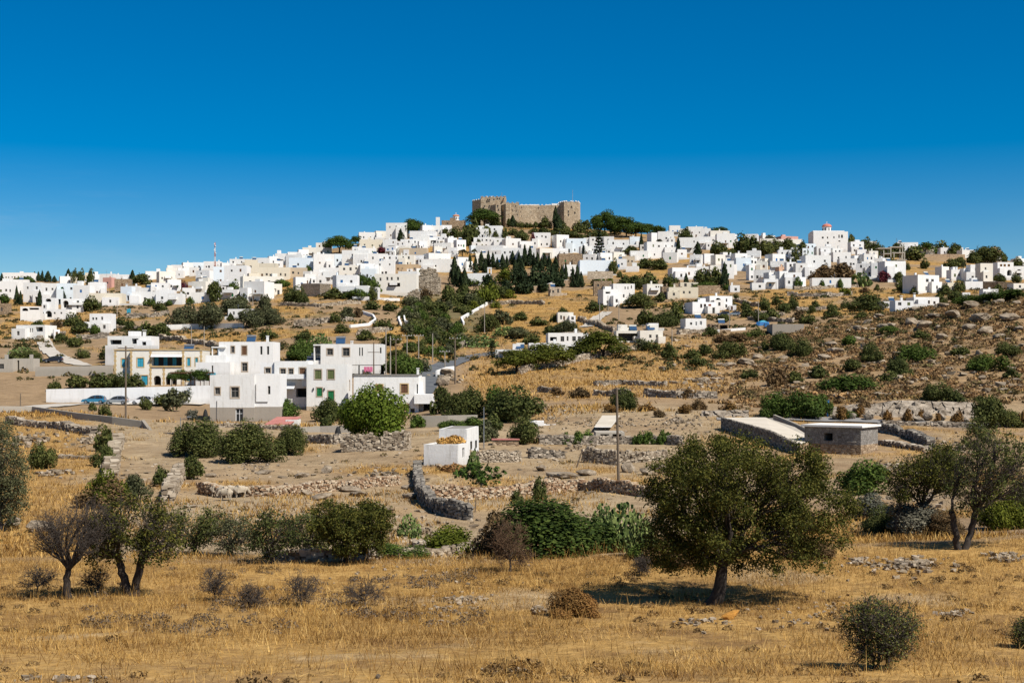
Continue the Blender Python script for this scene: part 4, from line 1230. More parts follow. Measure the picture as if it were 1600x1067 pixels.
house(1063, 1091, 441.5, 452, mat='cream', label='upper room on top of the long cream house', yaw=0, wins=[(1069, 1073, 443, 448, 'w'), (1080, 1083, 443, 447, 'w')])
house(1100, 1145, 463, 484, label='white house with one big dark arch', yaw=14, wins=[(1111, 1123, 466, 475, 'a'), (1132, 1135, 467, 472, 'w'), (1131, 1135, 476, 481, 'w')])
house(1073, 1120, 472, 490, label='white house with three brownish arched windows', yaw=14, wins=[(1088, 1092, 475, 481, 'k'), (1095, 1100, 475, 480, 'k'), (1104, 1110, 475, 482, 'r')])
house(1139, 1153, 477, 486, '1', label='small white outhouse beside the dark arch', deep=4)
house(1056, 1072, 477, 488, '0', mat='white_old', label='little weathered outhouse left of the three arches', deep=4)
house(1066, 1104, 498, 515, label='small white block house with one dark and two pale windows', yaw=10, wins=[(1074, 1078, 504, 508, 'w'), (1084, 1087, 503, 509, 'x'), (1092, 1096, 502, 508, 'x')])
house(1011, 1029, 505, 516, '0', label='little white leaning shed among dark trees', yaw=6, deep=4)
house(1109, 1139, 506, 517, mat='brown_stone', label='low dark garage with a white post', yaw=0, deep=5, wins=[(1112, 1122, 508, 516, 'v'), (1125, 1137, 508, 516, 'v')])
house(961, 1000, 517, 536, mat='pale_cream', label='flat roofed glazed wing beside the big pine', yaw=4, wins=[(964, 998, 521, 533, 'v')])
house(998, 1036, 516.5, 536, mat='pale_cream', label='pale cream house with two windows right of the big pine', yaw=4, wins=[(1013, 1017, 523, 528, 'w'), (1024, 1028, 523, 528, 'w')])
house(854, 919, 520.5, 542, label='low white house with a row of windows behind the pines', yaw=3, wins=[(857, 868, 527, 533, 'v'), (874, 880, 526, 534, 'w'), (884, 887, 526, 533, 'w'), (893, 899, 526, 533, 'w'), (902, 907, 526, 533, 'w')])
house(825, 905, 536, 552, label='low white garage wing in front of the house behind the pines', yaw=3, deep=4, wins=[(888, 900, 541, 550, 'v')])
house(774, 830, 546, 560, '0', label='long white garden house left of the pines', yaw=-4, deep=4)
house(870, 896, 488, 504, mat='pale_cream', label='small lone cream building on the golden slope', yaw=4, wins=[(874, 877, 493, 499, 'w'), (879, 882, 494, 500, 'd'), (889, 892, 493, 497, 'w')])
house(857, 877, 449, 462, mat='pale_stone', label='little stone hut with a door at the top of the golden slope', yaw=6, deep=4, wins=[(859, 863, 452, 461, 'v'), (870, 873, 452, 459, 'w')])
house(1207, 1256, 506.5, 522, '0', mat='grey_render', label='low grey shed with a ribbed front at the foot of the rocky hill', yaw=0, deep=8)
house(-10, 20, 561, 582, '1', mat='concrete', label='low concrete shed at the left edge with a doorway', yaw=0)
house(20, 52, 560, 580, mat='concrete', label='low concrete store with a dark open bay', yaw=0, wins=[(21, 30, 563, 578, 'v')])

# ------------------------------------------------------------------ the fortress on the summit
FD = 896.0
fs = FD / F
f0 = at(820, FD, 352); froot = empty('fortress', f0)
tag(froot, 'huge tan stone fortress with towers and white battlements on the summit', 'fortress')
def fx(px): return (px - 820) * fs
def fz(py): return (352 - py) * fs
FP = []
def fplan(pl): return [(fx(p) * (1 + o * fs / FD), o * fs) for p, o in pl]
def fprism(name, pl, yt, yb, mat, top=1.0, mer=None):
    FP.append(pl); mb = MB(); P2 = fplan(pl); mb.prism(P2, fz(yb) - 4, fz(yt), M[mat], top); o = mb.build(name, froot)
    if mer:
        mm = MB(); mat2, hh = mer
        for i in range(len(P2)):
            a = Vector((*P2[i], 0)); b_ = Vector((*P2[(i + 1) % len(P2)], 0)); ln = (b_ - a).length
            if ln < 2: continue
            n = max(1, int(ln / 2.3))
            ang = math.atan2(b_.y - a.y, b_.x - a.x)
            for k in range(n):
                c = a.lerp(b_, (k + .5) / n)
                mm.box(-.5, .5, 0.02, .5, 0, hh * .75, M[mat2], Matrix.Translation((c.x, c.y, fz(yt))) @ Matrix.Rotation(ang, 4, 'Z'))
        mm.build('battlement', o)
    return o
fprism('tower', [(738, 30), (752.5, 8), (764, 26), (764, 60), (742, 60)], 310.5, 352, 'fort_stone', mer=('pale_cream', .8))
fprism('keep', [(751, 2), (790.5, -2), (792, 58), (753, 58)], 307.8, 352, 'fort_stone', 0.985, ('fort_stone', .7))
fprism('buttress', [(766, 2), (774.5, -14), (783, -14), (783, 2)], 321, 356, 'fort_stone', 0.93)
fprism('buttress', [(782, 0), (790, -19), (797, -19), (803, 2)], 321, 356, 'fort_stone', 0.96)
fprism('wall', [(790, -12), (812, -15), (838, -13), (862, -15), (877, -14), (877, 30), (791, 30)], 322.5, 356, 'fort_stone', 0.99, ('white', .8))
fprism('bastion', [(873, -12), (881, -28), (903.5, -26), (907, 4), (905, 30), (876, 30)], 318.5, 358, 'fort_stone', 0.975, ('white', .9))
fprism('wall', [(790, -14), (811, -17), (811, 10), (791, 10)], 319.2, 356, 'fort_stone', 0.99, ('fort_stone', .9))
def front_off(px):
    best = 0
    for pl in FP:
        for (p0, o0), (p1, o1) in zip(pl, pl[1:] + pl[:1]):
            if p0 < px <= p1: best = min(best, o0 + (o1 - o0) * (px - p0) / (p1 - p0))
    return best
def fbox(name, x0, x1, yt, yb, o0, o1, mat):
    mb = MB(); mb.box(fx(x0), fx(x1), o0 * fs, o1 * fs, fz(yb), fz(yt), M[mat]); return mb.build(name, froot)
for a, b_, c, e, o in ((812, 828, 321, 324, 4), (828, 840, 320.3, 324, 6), (842, 854, 322.5, 325, 4), (852, 866, 320.5, 325, 7), (862, 874, 319, 325, 5), (872, 884, 317.2, 325, 8), (884, 897, 316.4, 321, 6), (897, 903, 317.3, 320, 5)):
    fbox('white_terrace', a, b_, c, e + 6, o - 12, o + 14, 'white')
for a in (882, 895): fbox('belfry', a - .8, a + .8, 314.6, 319, -6, -2, 'white')
fbox('belfry', 840, 842.5, 320, 325, -4, 0, 'white'); fbox('belfry', 760, 761.5, 306, 309, 4, 8, 'white'); fbox('belfry', 767.5, 770, 306.2, 309, 4, 8, 'white')
fbox('cupola', 829, 835, 319.3, 322, 16, 26, 'terracotta'); fbox('cupola', 853, 859, 319.6, 322, 16, 26, 'terracotta')
for p_, t_, b2 in ((784, 300, 309), (895, 296, 318)):
    mb = MB(); mb.cyl((fx(p_), 3, fz(b2)), (fx(p_), 3, fz(t_)), .12, .07, 5, M['pale_pole']); mb.build('flagpole', froot)
wm = MB(); wm.box(-.42, .42, -.12, .05, 0, 1.15, M['void']); wm.box(-.5, .5, -.16, -.02, -.15, 0, M['stone_trim'])
wme = wm.mesh('window')
for p_, y_, o_ in ((762, 314, -2), (765, 314, -2), (771.5, 314.5, -2.3), (777, 314, -2.6), (780, 314, -2.8), (786.5, 314, -3.2), (757, 324, -2), (765, 323.5, -2), (777.5, 325, -15), (784.5, 325, -4), (779, 331, -15),
                   (806, 325.5, -17), (814, 327.5, -15.5), (801, 332, -18), (807, 333, -17), (813, 334, -16), (809, 339, -17), (814, 341, -16.5), (829, 334, -15), (834, 342.5, -15), (845, 342.5, -15), (849, 333.5, -16), (856, 342, -16.5), (860, 342, -16.6), (823, 341, -15.5), (842, 328, -15), (888, 335, -28.5), (888, 340, -29), (898, 337, -28), (893, 328, -28)):
    o = link(bpy.data.objects.new('window', wme), froot); o_ = front_off(p_)
    o.location = (fx(p_) * (1 + o_ * fs / FD), o_ * fs + .16, fz(y_))
# red lookout niche
fbox('shuttered_niche', 785.5, 787.5, 311.5, 314, -4.2, -1, 'terracotta')
fbox('terrace_wall', 790, 868, 355, 366, -40, -38, 'brown_stone')

# ------------------------------------------------------------------ churches
def church(px, yb, blocks, drum, dome_mat, label, d=None, extra=None):
    p = pick(px, yb) if d is None else at(px, d, yb); s = p.y / F
    root = empty('church', p); tag(root, label, 'church')
    for x0, x1, yt, y0, mat, off, dep, hs in blocks:
        W = (x1 - x0) * s; H = (yb - yt) * s; xc = (x0 + x1) / 2
        bldg(root, mat, W, dep, H, [((a - xc) * s, (b_ - xc) * s, (yb - e) * s, (yb - c) * s, k) for a, b_, c, e, k in hs], wx=(xc - px) * s, wy=off, sink=4)
    x0, x1, yt, y0, dt, off = drum
    r = (x1 - x0) / 2 * s; c = ((x0 + x1) / 2 - px) * s
    mb = MB(); mb.cyl((c, off, (yb - y0) * s), (c, off, (yb - yt) * s), r, r, 16, M['white']); dr = mb.build('drum', root)
    for k in range(8):
        a = k * math.pi / 4 + .3; mb = MB()
        mb.box(-.28, .28, -.06, .1, 0, (y0 - yt) * s * .5, M['glass'])
        o = mb.build('window', dr); o.matrix_local = Matrix.Translation((c + math.sin(a) * r, off - math.cos(a) * r, (yb - yt) * s - (y0 - yt) * s * .7)) @ Matrix.Rotation(a, 4, 'Z')
    mb = MB(); mb.cyl((c, off, (yb - yt) * s), (c, off, (yb - yt) * s + .3), r * 1.12, r * 1.12, 16, M[dome_mat]); mb.dome((c, off, (yb - yt) * s + .3), r * 1.08, (yt - dt) * s - .3, 16, 6, M[dome_mat])
    dm = mb.build('dome', root, True)
    mb = MB(); z = (yb - dt) * s; mb.box(c - .07, c + .07, off - .07, off + .07, z - .1, z + 1.3, M['white']); mb.box(c - .4, c + .4, off - .06, off + .06, z + .7, z + .85, M['white']); mb.build('cross', dm)
    return root, s
church(1297, 392, [(1271, 1325, 362, 392, 'white', 0, 14, [(1284, 1287, 370, 373, 'w'), (1292, 1294, 370, 373, 'w'), (1302, 1304, 369.5, 372.5, 'w'), (1310, 1312, 367, 372, 'w'), (1314, 1317, 367, 372, 'w'), (1292, 1295, 378, 384, 'w'), (1310, 1313, 376, 378, 'w')]),
                   (1273, 1322, 359.5, 392, 'white', 4, 10, [])], (1290.5, 1304.5, 352.5, 361, 347.3, 9), 'dome_red', 'big white church with a red dome on the right ridge')
church(708, 356, [(690, 727, 344.5, 356, 'brown_stone', 0, 9, [(698, 700, 348, 351, 'w')]), (703, 712, 340, 356, 'brown_stone', 1.5, 8, [])], (707, 717, 337, 344.5, 334, 5), 'terracotta', 'brown church with a small pinkish dome left of the fortress', d=872)
house(681, 687, 339.5, 356, '0', label='tall white bell tower block left of the brown church', yaw=0, deep=3, d=866, name='bell_tower', cat='tower', grp=None, bits=False)
church(1448, 392, [(1437, 1460, 377.5, 392, 'pale_cream', 0, 7, [(1450, 1452, 379, 383, 'w')])], (1445, 1456, 377, 380, 373.5, 4), 'terracotta', 'small cream chapel with a pointed terracotta cupola on the right ridge')

# ------------------------------------------------------------------ bare concrete frame
p = pick(1398, 412); s = p.y / F; root = empty('building_frame', p); tag(root, 'unfinished bare concrete frame of posts and slabs on the hillside', 'building frame')
mb = MB()
def FX(a): return (a - 1398) * s
def FZ(a): return (412 - a) * s
for a, t_, b2 in ((1381, 391, 406), (1392, 386, 410), (1410.5, 386, 396), (1397, 394, 412), (1413.5, 394, 407), (1402, 405, 413)):
    for y_ in (0, 5): mb.box(FX(a) - .22, FX(a) + .22, y_, y_ + .45, FZ(b2) - 3, FZ(t_), M['concrete'])
mb.build('post', root)
for a, b_, y_ in ((1372, 1393, 388), (1391, 1411.5, 386), (1394, 1414.5, 395), (1381, 1393, 396.5), (1401, 1417, 406)):
    mb = MB(); mb.box(FX(a), FX(b_), -.05, 5.5, FZ(y_) - .22, FZ(y_) + .22, M['concrete']); mb.build('slab', root)

# ------------------------------------------------------------------ mast and poles
def pole(px, yb, yt, label, r=0.13, arm=None, mat='pole', d=None, name='utility_pole', group='utility poles', lean=0.0, lamp=False):
    p = pick(px, yb) if d is None else at(px, d, yb); s = p.y / F; H = (yb - yt) * s
    root = empty(name, p); tag(root, label, 'pole' if name != 'antenna_mast' else 'mast', group)
    mb = MB(); mb.cyl((0, 0, -1), (lean, 0, H), r, r * .72, 8, M[mat]); mb.build('shaft', root)
    if arm:
        for dz in arm:
            mb = MB(); mb.box(lean - 1.1, lean + 1.1, -.07, .07, H - dz - .06, H - dz + .06, M[mat]); a = mb.build('crossarm', root)
            for k in (-1.0, -.4, .4, 1.0):
                m2 = MB(); m2.cyl((lean + k, 0, H - dz + .06), (lean + k, 0, H - dz + .26), .05, .035, 6, M['white_paint']); m2.build('insulator', a)
    if lamp:
        mb = MB(); mb.cyl((lean, 0, H - .3), (lean + .9, -.3, H + .05), .035, .03, 5, M['steel']); mb.box(lean + .8, lean + 1.25, -.42, -.2, H, H + .12, M['steel']); mb.build('lamp', root)
    return root
p = pick(336, 424); s = p.y / F; root = empty('antenna_mast', p); tag(root, 'tall red and white lattice antenna mast above the left ridge', 'mast')
H = (424 - 379) * s
for k, (sx, sy) in enumerate(((-.5, -.4), (.5, -.4), (0, .5))):
    mb = MB()
    for q in range(6):
        a, b_ = q / 6, (q + 1) / 6; f_ = lambda t: 1 - .75 * t
        mb.cyl((sx * f_(a), sy * f_(a), H * a), (sx * f_(b_), sy * f_(b_), H * b_), .12, .11, 5, M['dome_red' if q % 2 else 'white_paint'], False)
    mb.build('leg', root)
mb = MB()
for q in range(16):
    a, b_ = q / 16, (q + 1) / 16; f_ = lambda t: 1 - .75 * t
    for (x0, y0), (x1, y1) in (((-.5, -.4), (.5, -.4)), ((.5, -.4), (0, .5)), ((0, .5), (-.5, -.4))):
        mb.cyl((x0 * f_(a), y0 * f_(a), H * a), (x1 * f_(b_), y1 * f_(b_), H * b_), .05, .05, 4, M['steel'], False)
mb.build('bracing', root)
for zz, xx in ((.62, .45), (.74, -.4), (.88, .3), (.95, -.3)):
    mb = MB(); mb.cyl((xx - .1, -.3, H * zz), (xx + .1, -.55, H * zz), .26, .26, 10, M['white_paint']); mb.build('antenna_dish', root)

pole(196.5, 655, 541, 'thick wooden pole in front of the white wall and parked cars', .15, (0.3,))
pole(711, 600, 528, 'dark pole with a crossarm beside the winding road', .17, (0.15,))
pole(967, 757, 606, 'tall brown wooden pole standing on the curved terrace wall', .125, None, lean=-.18)
for i, (a, b_, c, m, ar) in enumerate(((584, 585, 535, 'pole', (1.8,)), (603, 584, 514, 'pale_pole', (.1,)), (610, 584, 525, 'pale_pole', None), (618.5, 585, 530, 'pole', (.1,)), (636, 562, 524, 'pale_pole', (.1,)), (654, 562, 524, 'pale_pole', (.1,)), (676, 566, 521, 'pale_pole', None), (695, 575, 549, 'pale_pole', (.1,)))):
    pole(a, b_, c, ['dark pole in front of the pink towels', 'palest pole of the cluster with a high crossarm', 'bare pale pole second in the pole cluster', 'brown pole rising behind the ochre framed house', 'pale pole among orchard trees, left of two', 'pale pole among orchard trees, right of two', 'bare pale pole left of the asphalt bend', 'short pole at the roadside wall'][i], .13, ar, m, d=[258, 262, 268, 262, None, None, None, None][i])
for a, b_, c, lb in ((169, 476, 447, 'thin pole in front of the long low cream building'), (183, 500, 470, 'thin pole on the terrace left of the turquoise panel'), (299, 541, 510, 'thin pole left of two before the olive grove'), (319, 541, 510, 'thin pole right of two before the olive grove'),
                     (937, 507, 466, 'thin pole beside the brown ruin and dirt lane'), (950, 486, 462, 'thin pole in front of the shaded white house'), (1140, 510, 480, 'thin pole on the golden slope by the dark garage'), (1050, 548, 515, 'thin pole right of the pale cream house'), (1185, 508, 470, 'thin pole on the terraces right of the big dark arch'), (395, 478, 452, 'thin pole before the sloping white wall'), (635, 461, 428, 'thin pole on the corner of the wide veranda house'), (1484, 418, 395, 'dark thin pole in the trees at far right'), (1401, 392, 368, 'thin pole at the left of the right skyline house'), (757, 520, 478, 'thin pole by the white path wall'), (967, 500, 470, 'thin pole below the tall six window house')):
    pole(a, b_, c, lb, .12, None, 'pale_pole' if a not in (1484, 1401) else 'pole')
pole(32, 640, 615, 'short dark post at the left end of the parking lane', .1, None, 'pole', name='post', group=None)
pole(282, 690, 652, 'thin post carrying a white lamp box above the round bushes', .05, None, 'steel', name='lamp_post', group=None, lamp=True)
pole(756, 700, 636, 'thin grey post behind the hay shed', .06, None, 'steel', name='post', group=None)
# ------------------------------------------------------------------ dry-stone work and rocks
def stones(acc, C, S, r, yaw=None, jit=0.16):
    """squarish stones: centres, half sizes"""
    n = len(C)
    base = np.array([(x, y, z) for z in (-1, 1) for y in (-1, 1) for x in (-1, 1)], float)
    V = base[None] * (1 + r.uniform(-jit, jit, (n, 8, 3)) * 1.6) * S[:, None, :]
    a = r.normal(0, .12, n) if yaw is None else yaw + r.normal(0, .16, n)
    t = r.normal(0, .12, n)
    x = V[..., 0] * np.cos(t)[:, None] - V[..., 2] * np.sin(t)[:, None]; z = V[..., 0] * np.sin(t)[:, None] + V[..., 2] * np.cos(t)[:, None]
    y = V[..., 1]; X = x * np.cos(a)[:, None] - y * np.sin(a)[:, None]; Y = x * np.sin(a)[:, None] + y * np.cos(a)[:, None]
    V = np.stack([X, Y, z], -1) + C[:, None]
    q = np.array(((0, 2, 3, 1), (4, 5, 7, 6), (0, 1, 5, 4), (2, 6, 7, 3), (0, 4, 6, 2), (1, 3, 7, 5)))
    acc.add(V.reshape(-1, 3), (np.arange(n)[:, None, None] * 8 + q[None]).reshape(-1, 4))
SM = {
 'grey': island_mat('grey_field_stone', [(0, (0.12, 0.10, 0.078)), (.45, (0.235, 0.195, 0.15)), (.8, (0.34, 0.285, 0.22)), (1, (0.44, 0.38, 0.30))]),
 'pale': island_mat('pale_field_stone', [(0, (0.17, 0.13, 0.09)), (.5, (0.29, 0.235, 0.17)), (1, (0.44, 0.37, 0.28))]),
 'red': island_mat('russet_field_stone', [(0, (0.17, 0.10, 0.06)), (.3, (0.30, 0.19, 0.11)), (.6, (0.38, 0.285, 0.19)), (1, (0.48, 0.40, 0.29))]),
 'loose': island_mat('loose_stone', [(0, (0.14, 0.105, 0.07)), (.5, (0.24, 0.19, 0.13)), (1, (0.39, 0.32, 0.24))]),
 'dark': island_mat('dark_field_stone', [(0, (0.085, 0.075, 0.065)), (.5, (0.18, 0.16, 0.135)), (1, (0.31, 0.275, 0.225))]),
}
def stone_wall(label, pix, ht, mat='grey', st=0.34, thick=0.5, ragged=0.25, name='stone_wall', gap=0.0, group='dry stone walls'):
    r = np.random.default_rng(int(pix[0][0] * 13 + pix[0][1])); acc = Acc()
    ht *= .85; P3 = [pick(*p) if len(p) == 2 else at(p[0], p[2]) for p in pix]
    org = P3[0].copy(); C = []; S = []; Yw = []
    for a, b_ in zip(P3[:-1], P3[1:]):
        ln = math.hypot(b_.x - a.x, b_.y - a.y); n = max(1, int(ln / (st * .92))); ang = math.atan2(b_.y - a.y, b_.x - a.x)
        for k in range(n):
            t = (k + .5) / n; x = a.x + (b_.x - a.x) * t; y = a.y + (b_.y - a.y) * t; z = float(h(x, y))
            hh = ht * (1 + ragged * (2 * fbm(x / 2.5, y / 2.5, 77, 2) - 1) * 1.6)
            if gap and fbm(x / 4, y / 4, 5, 2) < gap: continue
            zz = -0.25
            while zz < hh:
                sz = st * r.uniform(.32, .6)
                for side in (-1, 1):
                    C.append((x + r.normal() * .06 - math.sin(ang) * thick * .3 * side, y + r.normal() * .04 + math.cos(ang) * thick * .3 * side, z + zz + sz * .5)); 
                    S.append((st * r.uniform(.42, .68), thick * .34, sz * .62)); Yw.append(ang)
                zz += sz * 1.02
    C = np.array(C) - np.array(org)
    stones(acc, C, np.array(S), r, np.array(Yw))
    o = obj_np(name, *acc.get(), SM[mat]); o.location = org
    return tag(o, label, 'stone wall', group)

def flat_wall(label, pix, ht, mat, thick=0.3, name='garden_wall', cap=None, cat='wall', group=None, top=None):
    """rendered wall following the ground; top: pixel rows of its upper edge"""
    P3 = [pick(*p) if len(p) == 2 else at(p[0], p[2], p[1]) for p in pix]; org = P3[0].copy(); mb = MB()
    for i, (a, b_) in enumerate(zip(P3[:-1], P3[1:])):
        dr = Vector((b_.x - a.x, b_.y - a.y, 0)); n_ = Vector((-dr.y, dr.x, 0)).normalized() * thick
        h0 = ht if top is None else (HY - top[i]) / F * a.y + CZ - a.z; h1 = ht if top is None else (HY - top[i + 1]) / F * b_.y + CZ - b_.z
        A, B = a - org, b_ - org; dn = Vector((0, 0, 1.2))
        q = [A - dn, B - dn, B + Vector((0, 0, h1)), A + Vector((0, 0, h0))]; q2 = [p + n_ for p in q]
        mb.poly(q, M[mat]); mb.poly(list(reversed(q2)), M[mat]); mb.poly([q[3], q[2], q2[2], q2[3]], M[cap or mat])
        mb.poly([q[0], q[3], q2[3], q2[0]], M[mat]); mb.poly([q[1], q2[1], q2[2], q[2]], M[mat])
    o = mb.build(name); o.location = org
    return tag(o, label, cat, group)

stone_wall('rubble wall at the far edge of the straw field, under the hedge trees', [(418, 872), (470, 878), (530, 878), (600, 872), (660, 872), (740, 862)], .5, 'pale', .24, .4)
stone_wall('low rubble wall along the straw field behind the bare trees', [(215, 862), (300, 868), (360, 866), (410, 862)], .3, 'pale', .25, gap=.4)
stone_wall('russet terrace wall behind the sheep', [(312, 772), (350, 777), (420, 776), (500, 768), (560, 764), (622, 757)], .85, 'red', .2, .4)
stone_wall('dark curving wall running down from the hay shed', [(652, 735), (653, 760), (660, 785), (680, 800), (705, 808), (735, 812)], 1.0, 'dark', .24, .42, .4)
stone_wall('curved terrace wall under the tall wooden pole', [(662, 786), (740, 781), (800, 776), (850, 772), (905, 768), (960, 770), (1022, 778)], 1.1, 'red', .22, .4)
stone_wall('low wall in front of the hay shed doorway', [(716, 723), (760, 722), (811, 721)], 1.15, 'pale', .22)
stone_wall('short grey wall end in the middle of the terraces', [(827, 716), (880, 716)], .85, 'grey', .3)
stone_wall('stone planter wall under the young vines', [(912, 722), (965, 727)], 1.3, 'pale', .3)
stone_wall('stone terrace wall left of the big tree crown', [(968, 724), (1000, 722), (1040, 716)], 1.1, 'pale', .32)
stone_wall('rough wall under the row of vines', [(842, 694), (905, 694), (965, 694), (1040, 694), (1065, 696)], .95, 'grey', .34)
stone_wall('pale rubble wall dividing the brown field at left', [(185, 690), (178, 712), (172, 745)], .9, 'pale', .42, .9)
stone_wall('pale diagonal wall crossing the bare field', [(286, 738), (276, 755), (262, 785)], 1.1, 'pale', .38, .6)
stone_wall('long grey rubble band on the brown slope at left', [(14, 662), (60, 668), (105, 672), (150, 680)], .9, 'grey', .42, .9)
stone_wall('small rubble line in the brown field at far left', [(95, 716), (140, 717)], .25, 'pale', .36)
stone_wall('grey rubble wall below the grey based house', [(480, 692), (520, 694), (545, 690)], .9, 'grey', .34)
stone_wall('rubble wall at the foot of the grey based house', [(330, 668), (400, 668), (468, 672)], .5, 'pale', .34)
stone_wall('long wall climbing behind the golden slope', [(812, 585), (840, 578), (880, 571), (930, 560), (960, 552), (1000, 546)], 1.25, 'pale', .5, .6)
stone_wall('broken wall fragments on the golden slope, upper row', [(930, 603), (970, 601), (1040, 604)], .9, 'grey', .5, .9, gap=.35)
stone_wall('broken wall fragments on the golden slope, lower row', [(930, 617), (985, 620), (1060, 622), (1130, 622)], .95, 'grey', .5, .9, gap=.38)
stone_wall('low wall of dark stones under the golden slope', [(842, 612), (875, 614)], .8, 'grey', .45)
stone_wall('rubble wall right of the dark curved wall in the field', [(675, 862), (650, 850)], .3, 'pale')
stone_wall('dark rubble wall behind the grey block shed', [(1376, 675), (1420, 684), (1455, 700)], .9, 'dark', .36, .7)
stone_wall('rubble wall running right from the grey block shed', [(1376, 694), (1410, 700), (1450, 706)], .5, 'grey', .36, .8)
stone_wall('rubble wall along the upper edge of the right road', [(1378, 666, 173), (1450, 670, 173), (1530, 672, 173)], .5, 'grey', .36, .6, gap=.25)
stone_wall('grey wall above the pale lane in the orchard', [(490, 560), (530, 562)], .8, 'grey', .5)
far_walls = [((440, 478), (500, 480), (562, 476)), ((462, 506), (500, 506), (552, 503)), ((198, 497), (240, 496), (262, 490)), ((250, 530), (330, 540), (352, 546)), ((60, 533), (66, 528), (100, 524)), ((160, 515), (200, 515), (235, 517)), ((120, 530), (170, 528)), ((1170, 500), (1210, 503), (1240, 504)),
             ((1130, 470), (1170, 478), (1200, 482)), ((1230, 463), (1290, 464), (1330, 461)), ((1180, 492), (1225, 494)), ((1245, 486), (1290, 484)), ((1240, 452), (1290, 452), (1340, 449)), ((1400, 447), (1420, 446)), ((905, 500), (960, 520)), ((870, 530), (905, 524)), ((560, 524), (605, 518)), ((705, 545), (740, 540)), ((790, 566), (815, 560)), ((745, 478), (800, 474), (850, 476)), ((1060, 523), (1120, 519)), ((80, 508), (120, 510))]
fw_l = ['terrace wall on the golden field left of centre, upper', 'terrace wall on the golden field left of centre, lower', 'terrace wall below the turquoise panel', 'terrace wall in front of the olive grove', 'terrace wall behind the farm lane', 'terrace wall below the three arched house', 'terrace wall right of the farm lane', 'wall above the ribbed grey shed', 'stepped wall right of the big dark arch', 'long terrace wall under the long low white house',
        'small terrace wall above the grey shed', 'terrace wall left of the large dark bush', 'wall edging the golden patch under the long low house', 'short wall under the burgundy bush', 'wall edging the lane beside the dark bushes', 'wall left of the low white house by pines', 'stone enclosure wall in the orchard at left', 'wall in the orchard right of the white path', 'rubble wall left of the pines', 'faint wall across the golden slope under the hut', 'roadside wall below the small white block house', 'wall below the arcaded house']
for q, lb in zip(far_walls, fw_l):
    stone_wall(lb, list(q), 1.2, 'pale' if q[0][0] % 3 else 'grey', .75, .9, .3)

flat_wall('long grey road wall slanting down at the left', [(-30, 646), (50, 644), (120, 655), (175, 663), (224, 668)], 1.2, 'concrete', .35, top=[634, 635, 645, 651, 658])
flat_wall('narrow dark wall stub ending the long grey road wall', [(221, 668), (234, 692, 172)], 1.6, 'grey_render', .4, top=[656, 674])
flat_wall('low concrete field wall left of the round bushes', [(236, 690, 172), (300, 684), (330, 682)], 1.0, 'concrete', .35, top=[677, 674, 673])
flat_wall('white garden wall behind the three parked cars', [(72, 629, 240), (180, 628, 240), (330, 630, 240)], 2.4, 'white', .3, top=[608, 606, 602], name='boundary_wall')
flat_wall('grey rendered wall below the house with ochre frames', [(648, 673, 182), (700, 674, 181), (746, 672, 181)], 2, 'concrete', .3, top=[650, 649, 648])
flat_wall('beige garden wall in front of the house row', [(462, 690, 178), (500, 690, 178), (548, 690, 177)], 1.5, 'concrete', .3, top=[668, 666, 664])
flat_wall('white wall beside the asphalt bend', [(683, 590), (700, 583), (710, 580)], 1.8, 'white', .3, top=[579, 573, 572])
flat_wall('low cream lane wall above the pale courtyard at left', [(55, 580, 282), (120, 579, 282), (176, 580, 282)], 1, 'concrete', .3, top=[573, 572, 571])
flat_wall('white path wall winding below the golden slope', [(726, 508), (722, 500), (742, 488), (756, 480), (778, 466), (784, 461)], .9, 'white', .5, group='white path walls')
flat_wall('white path wall left of the fork in the orchard', [(628, 510), (624, 500), (630, 492), (640, 487)], .9, 'white', .5, group='white path walls')
flat_wall('white path wall right of the fork in the orchard', [(650, 510), (634, 505), (632, 495), (641, 488)], .9, 'white', .4, group='white path walls')
flat_wall('white edged path curving round the lone olive', [(548, 512), (578, 509), (588, 502), (584, 495), (560, 488)], .8, 'white', .5, group='white path walls')
flat_wall('white path wall under the wide veranda house', [(565, 467), (600, 469), (625, 470)], .8, 'white', .5, group='white path walls')
flat_wall('pale lane wall below the olive grove', [(258, 516), (285, 515), (330, 514), (380, 513)], 1.6, 'white_old', .4, group='white path walls')
flat_wall('white topped wall under the cypress grove', [(786, 458), (820, 459), (850, 455), (870, 449), (890, 446)], 2.5, 'brown_stone', .6, cap='white')
flat_wall('white topped terrace wall below the right ridge trees', [(1440, 403), (1475, 402), (1508, 403)], 2.6, 'brown_stone', .6, cap='white', top=[397.5, 397, 397.5])
flat_wall('brown walled terrace right of the plain white block', [(1535, 452), (1560, 452), (1582, 452)], 2.6, 'brown_stone', .6, cap='white', top=[440, 440, 441])
flat_wall('retaining wall of brown stone behind the cream house', [(1090, 462), (1125, 460)], 2.6, 'brown_stone', .6, top=[446, 446])
flat_wall('white roadside parapet beside the golden slope at right', [(1100, 521), (1140, 518), (1165, 516)], .7, 'white_old', .4)
flat_wall('brown stone bank wall below the arched white house', [(918, 432, 545), (940, 431, 545), (958, 430, 545)], 2.6, 'pale_stone', .6, top=[424, 424, 424])
flat_wall('stone bank under the blue windowed terrace house', [(470, 462), (500, 463), (516, 463)], 3.2, 'pale_stone', .6, top=[443, 443, 444])
flat_wall('turquoise gate panel on the left terrace', [(198, 491), (204, 491)], 2, 'blue', .2, name='gate_panel', cat='gate', top=[483, 482])

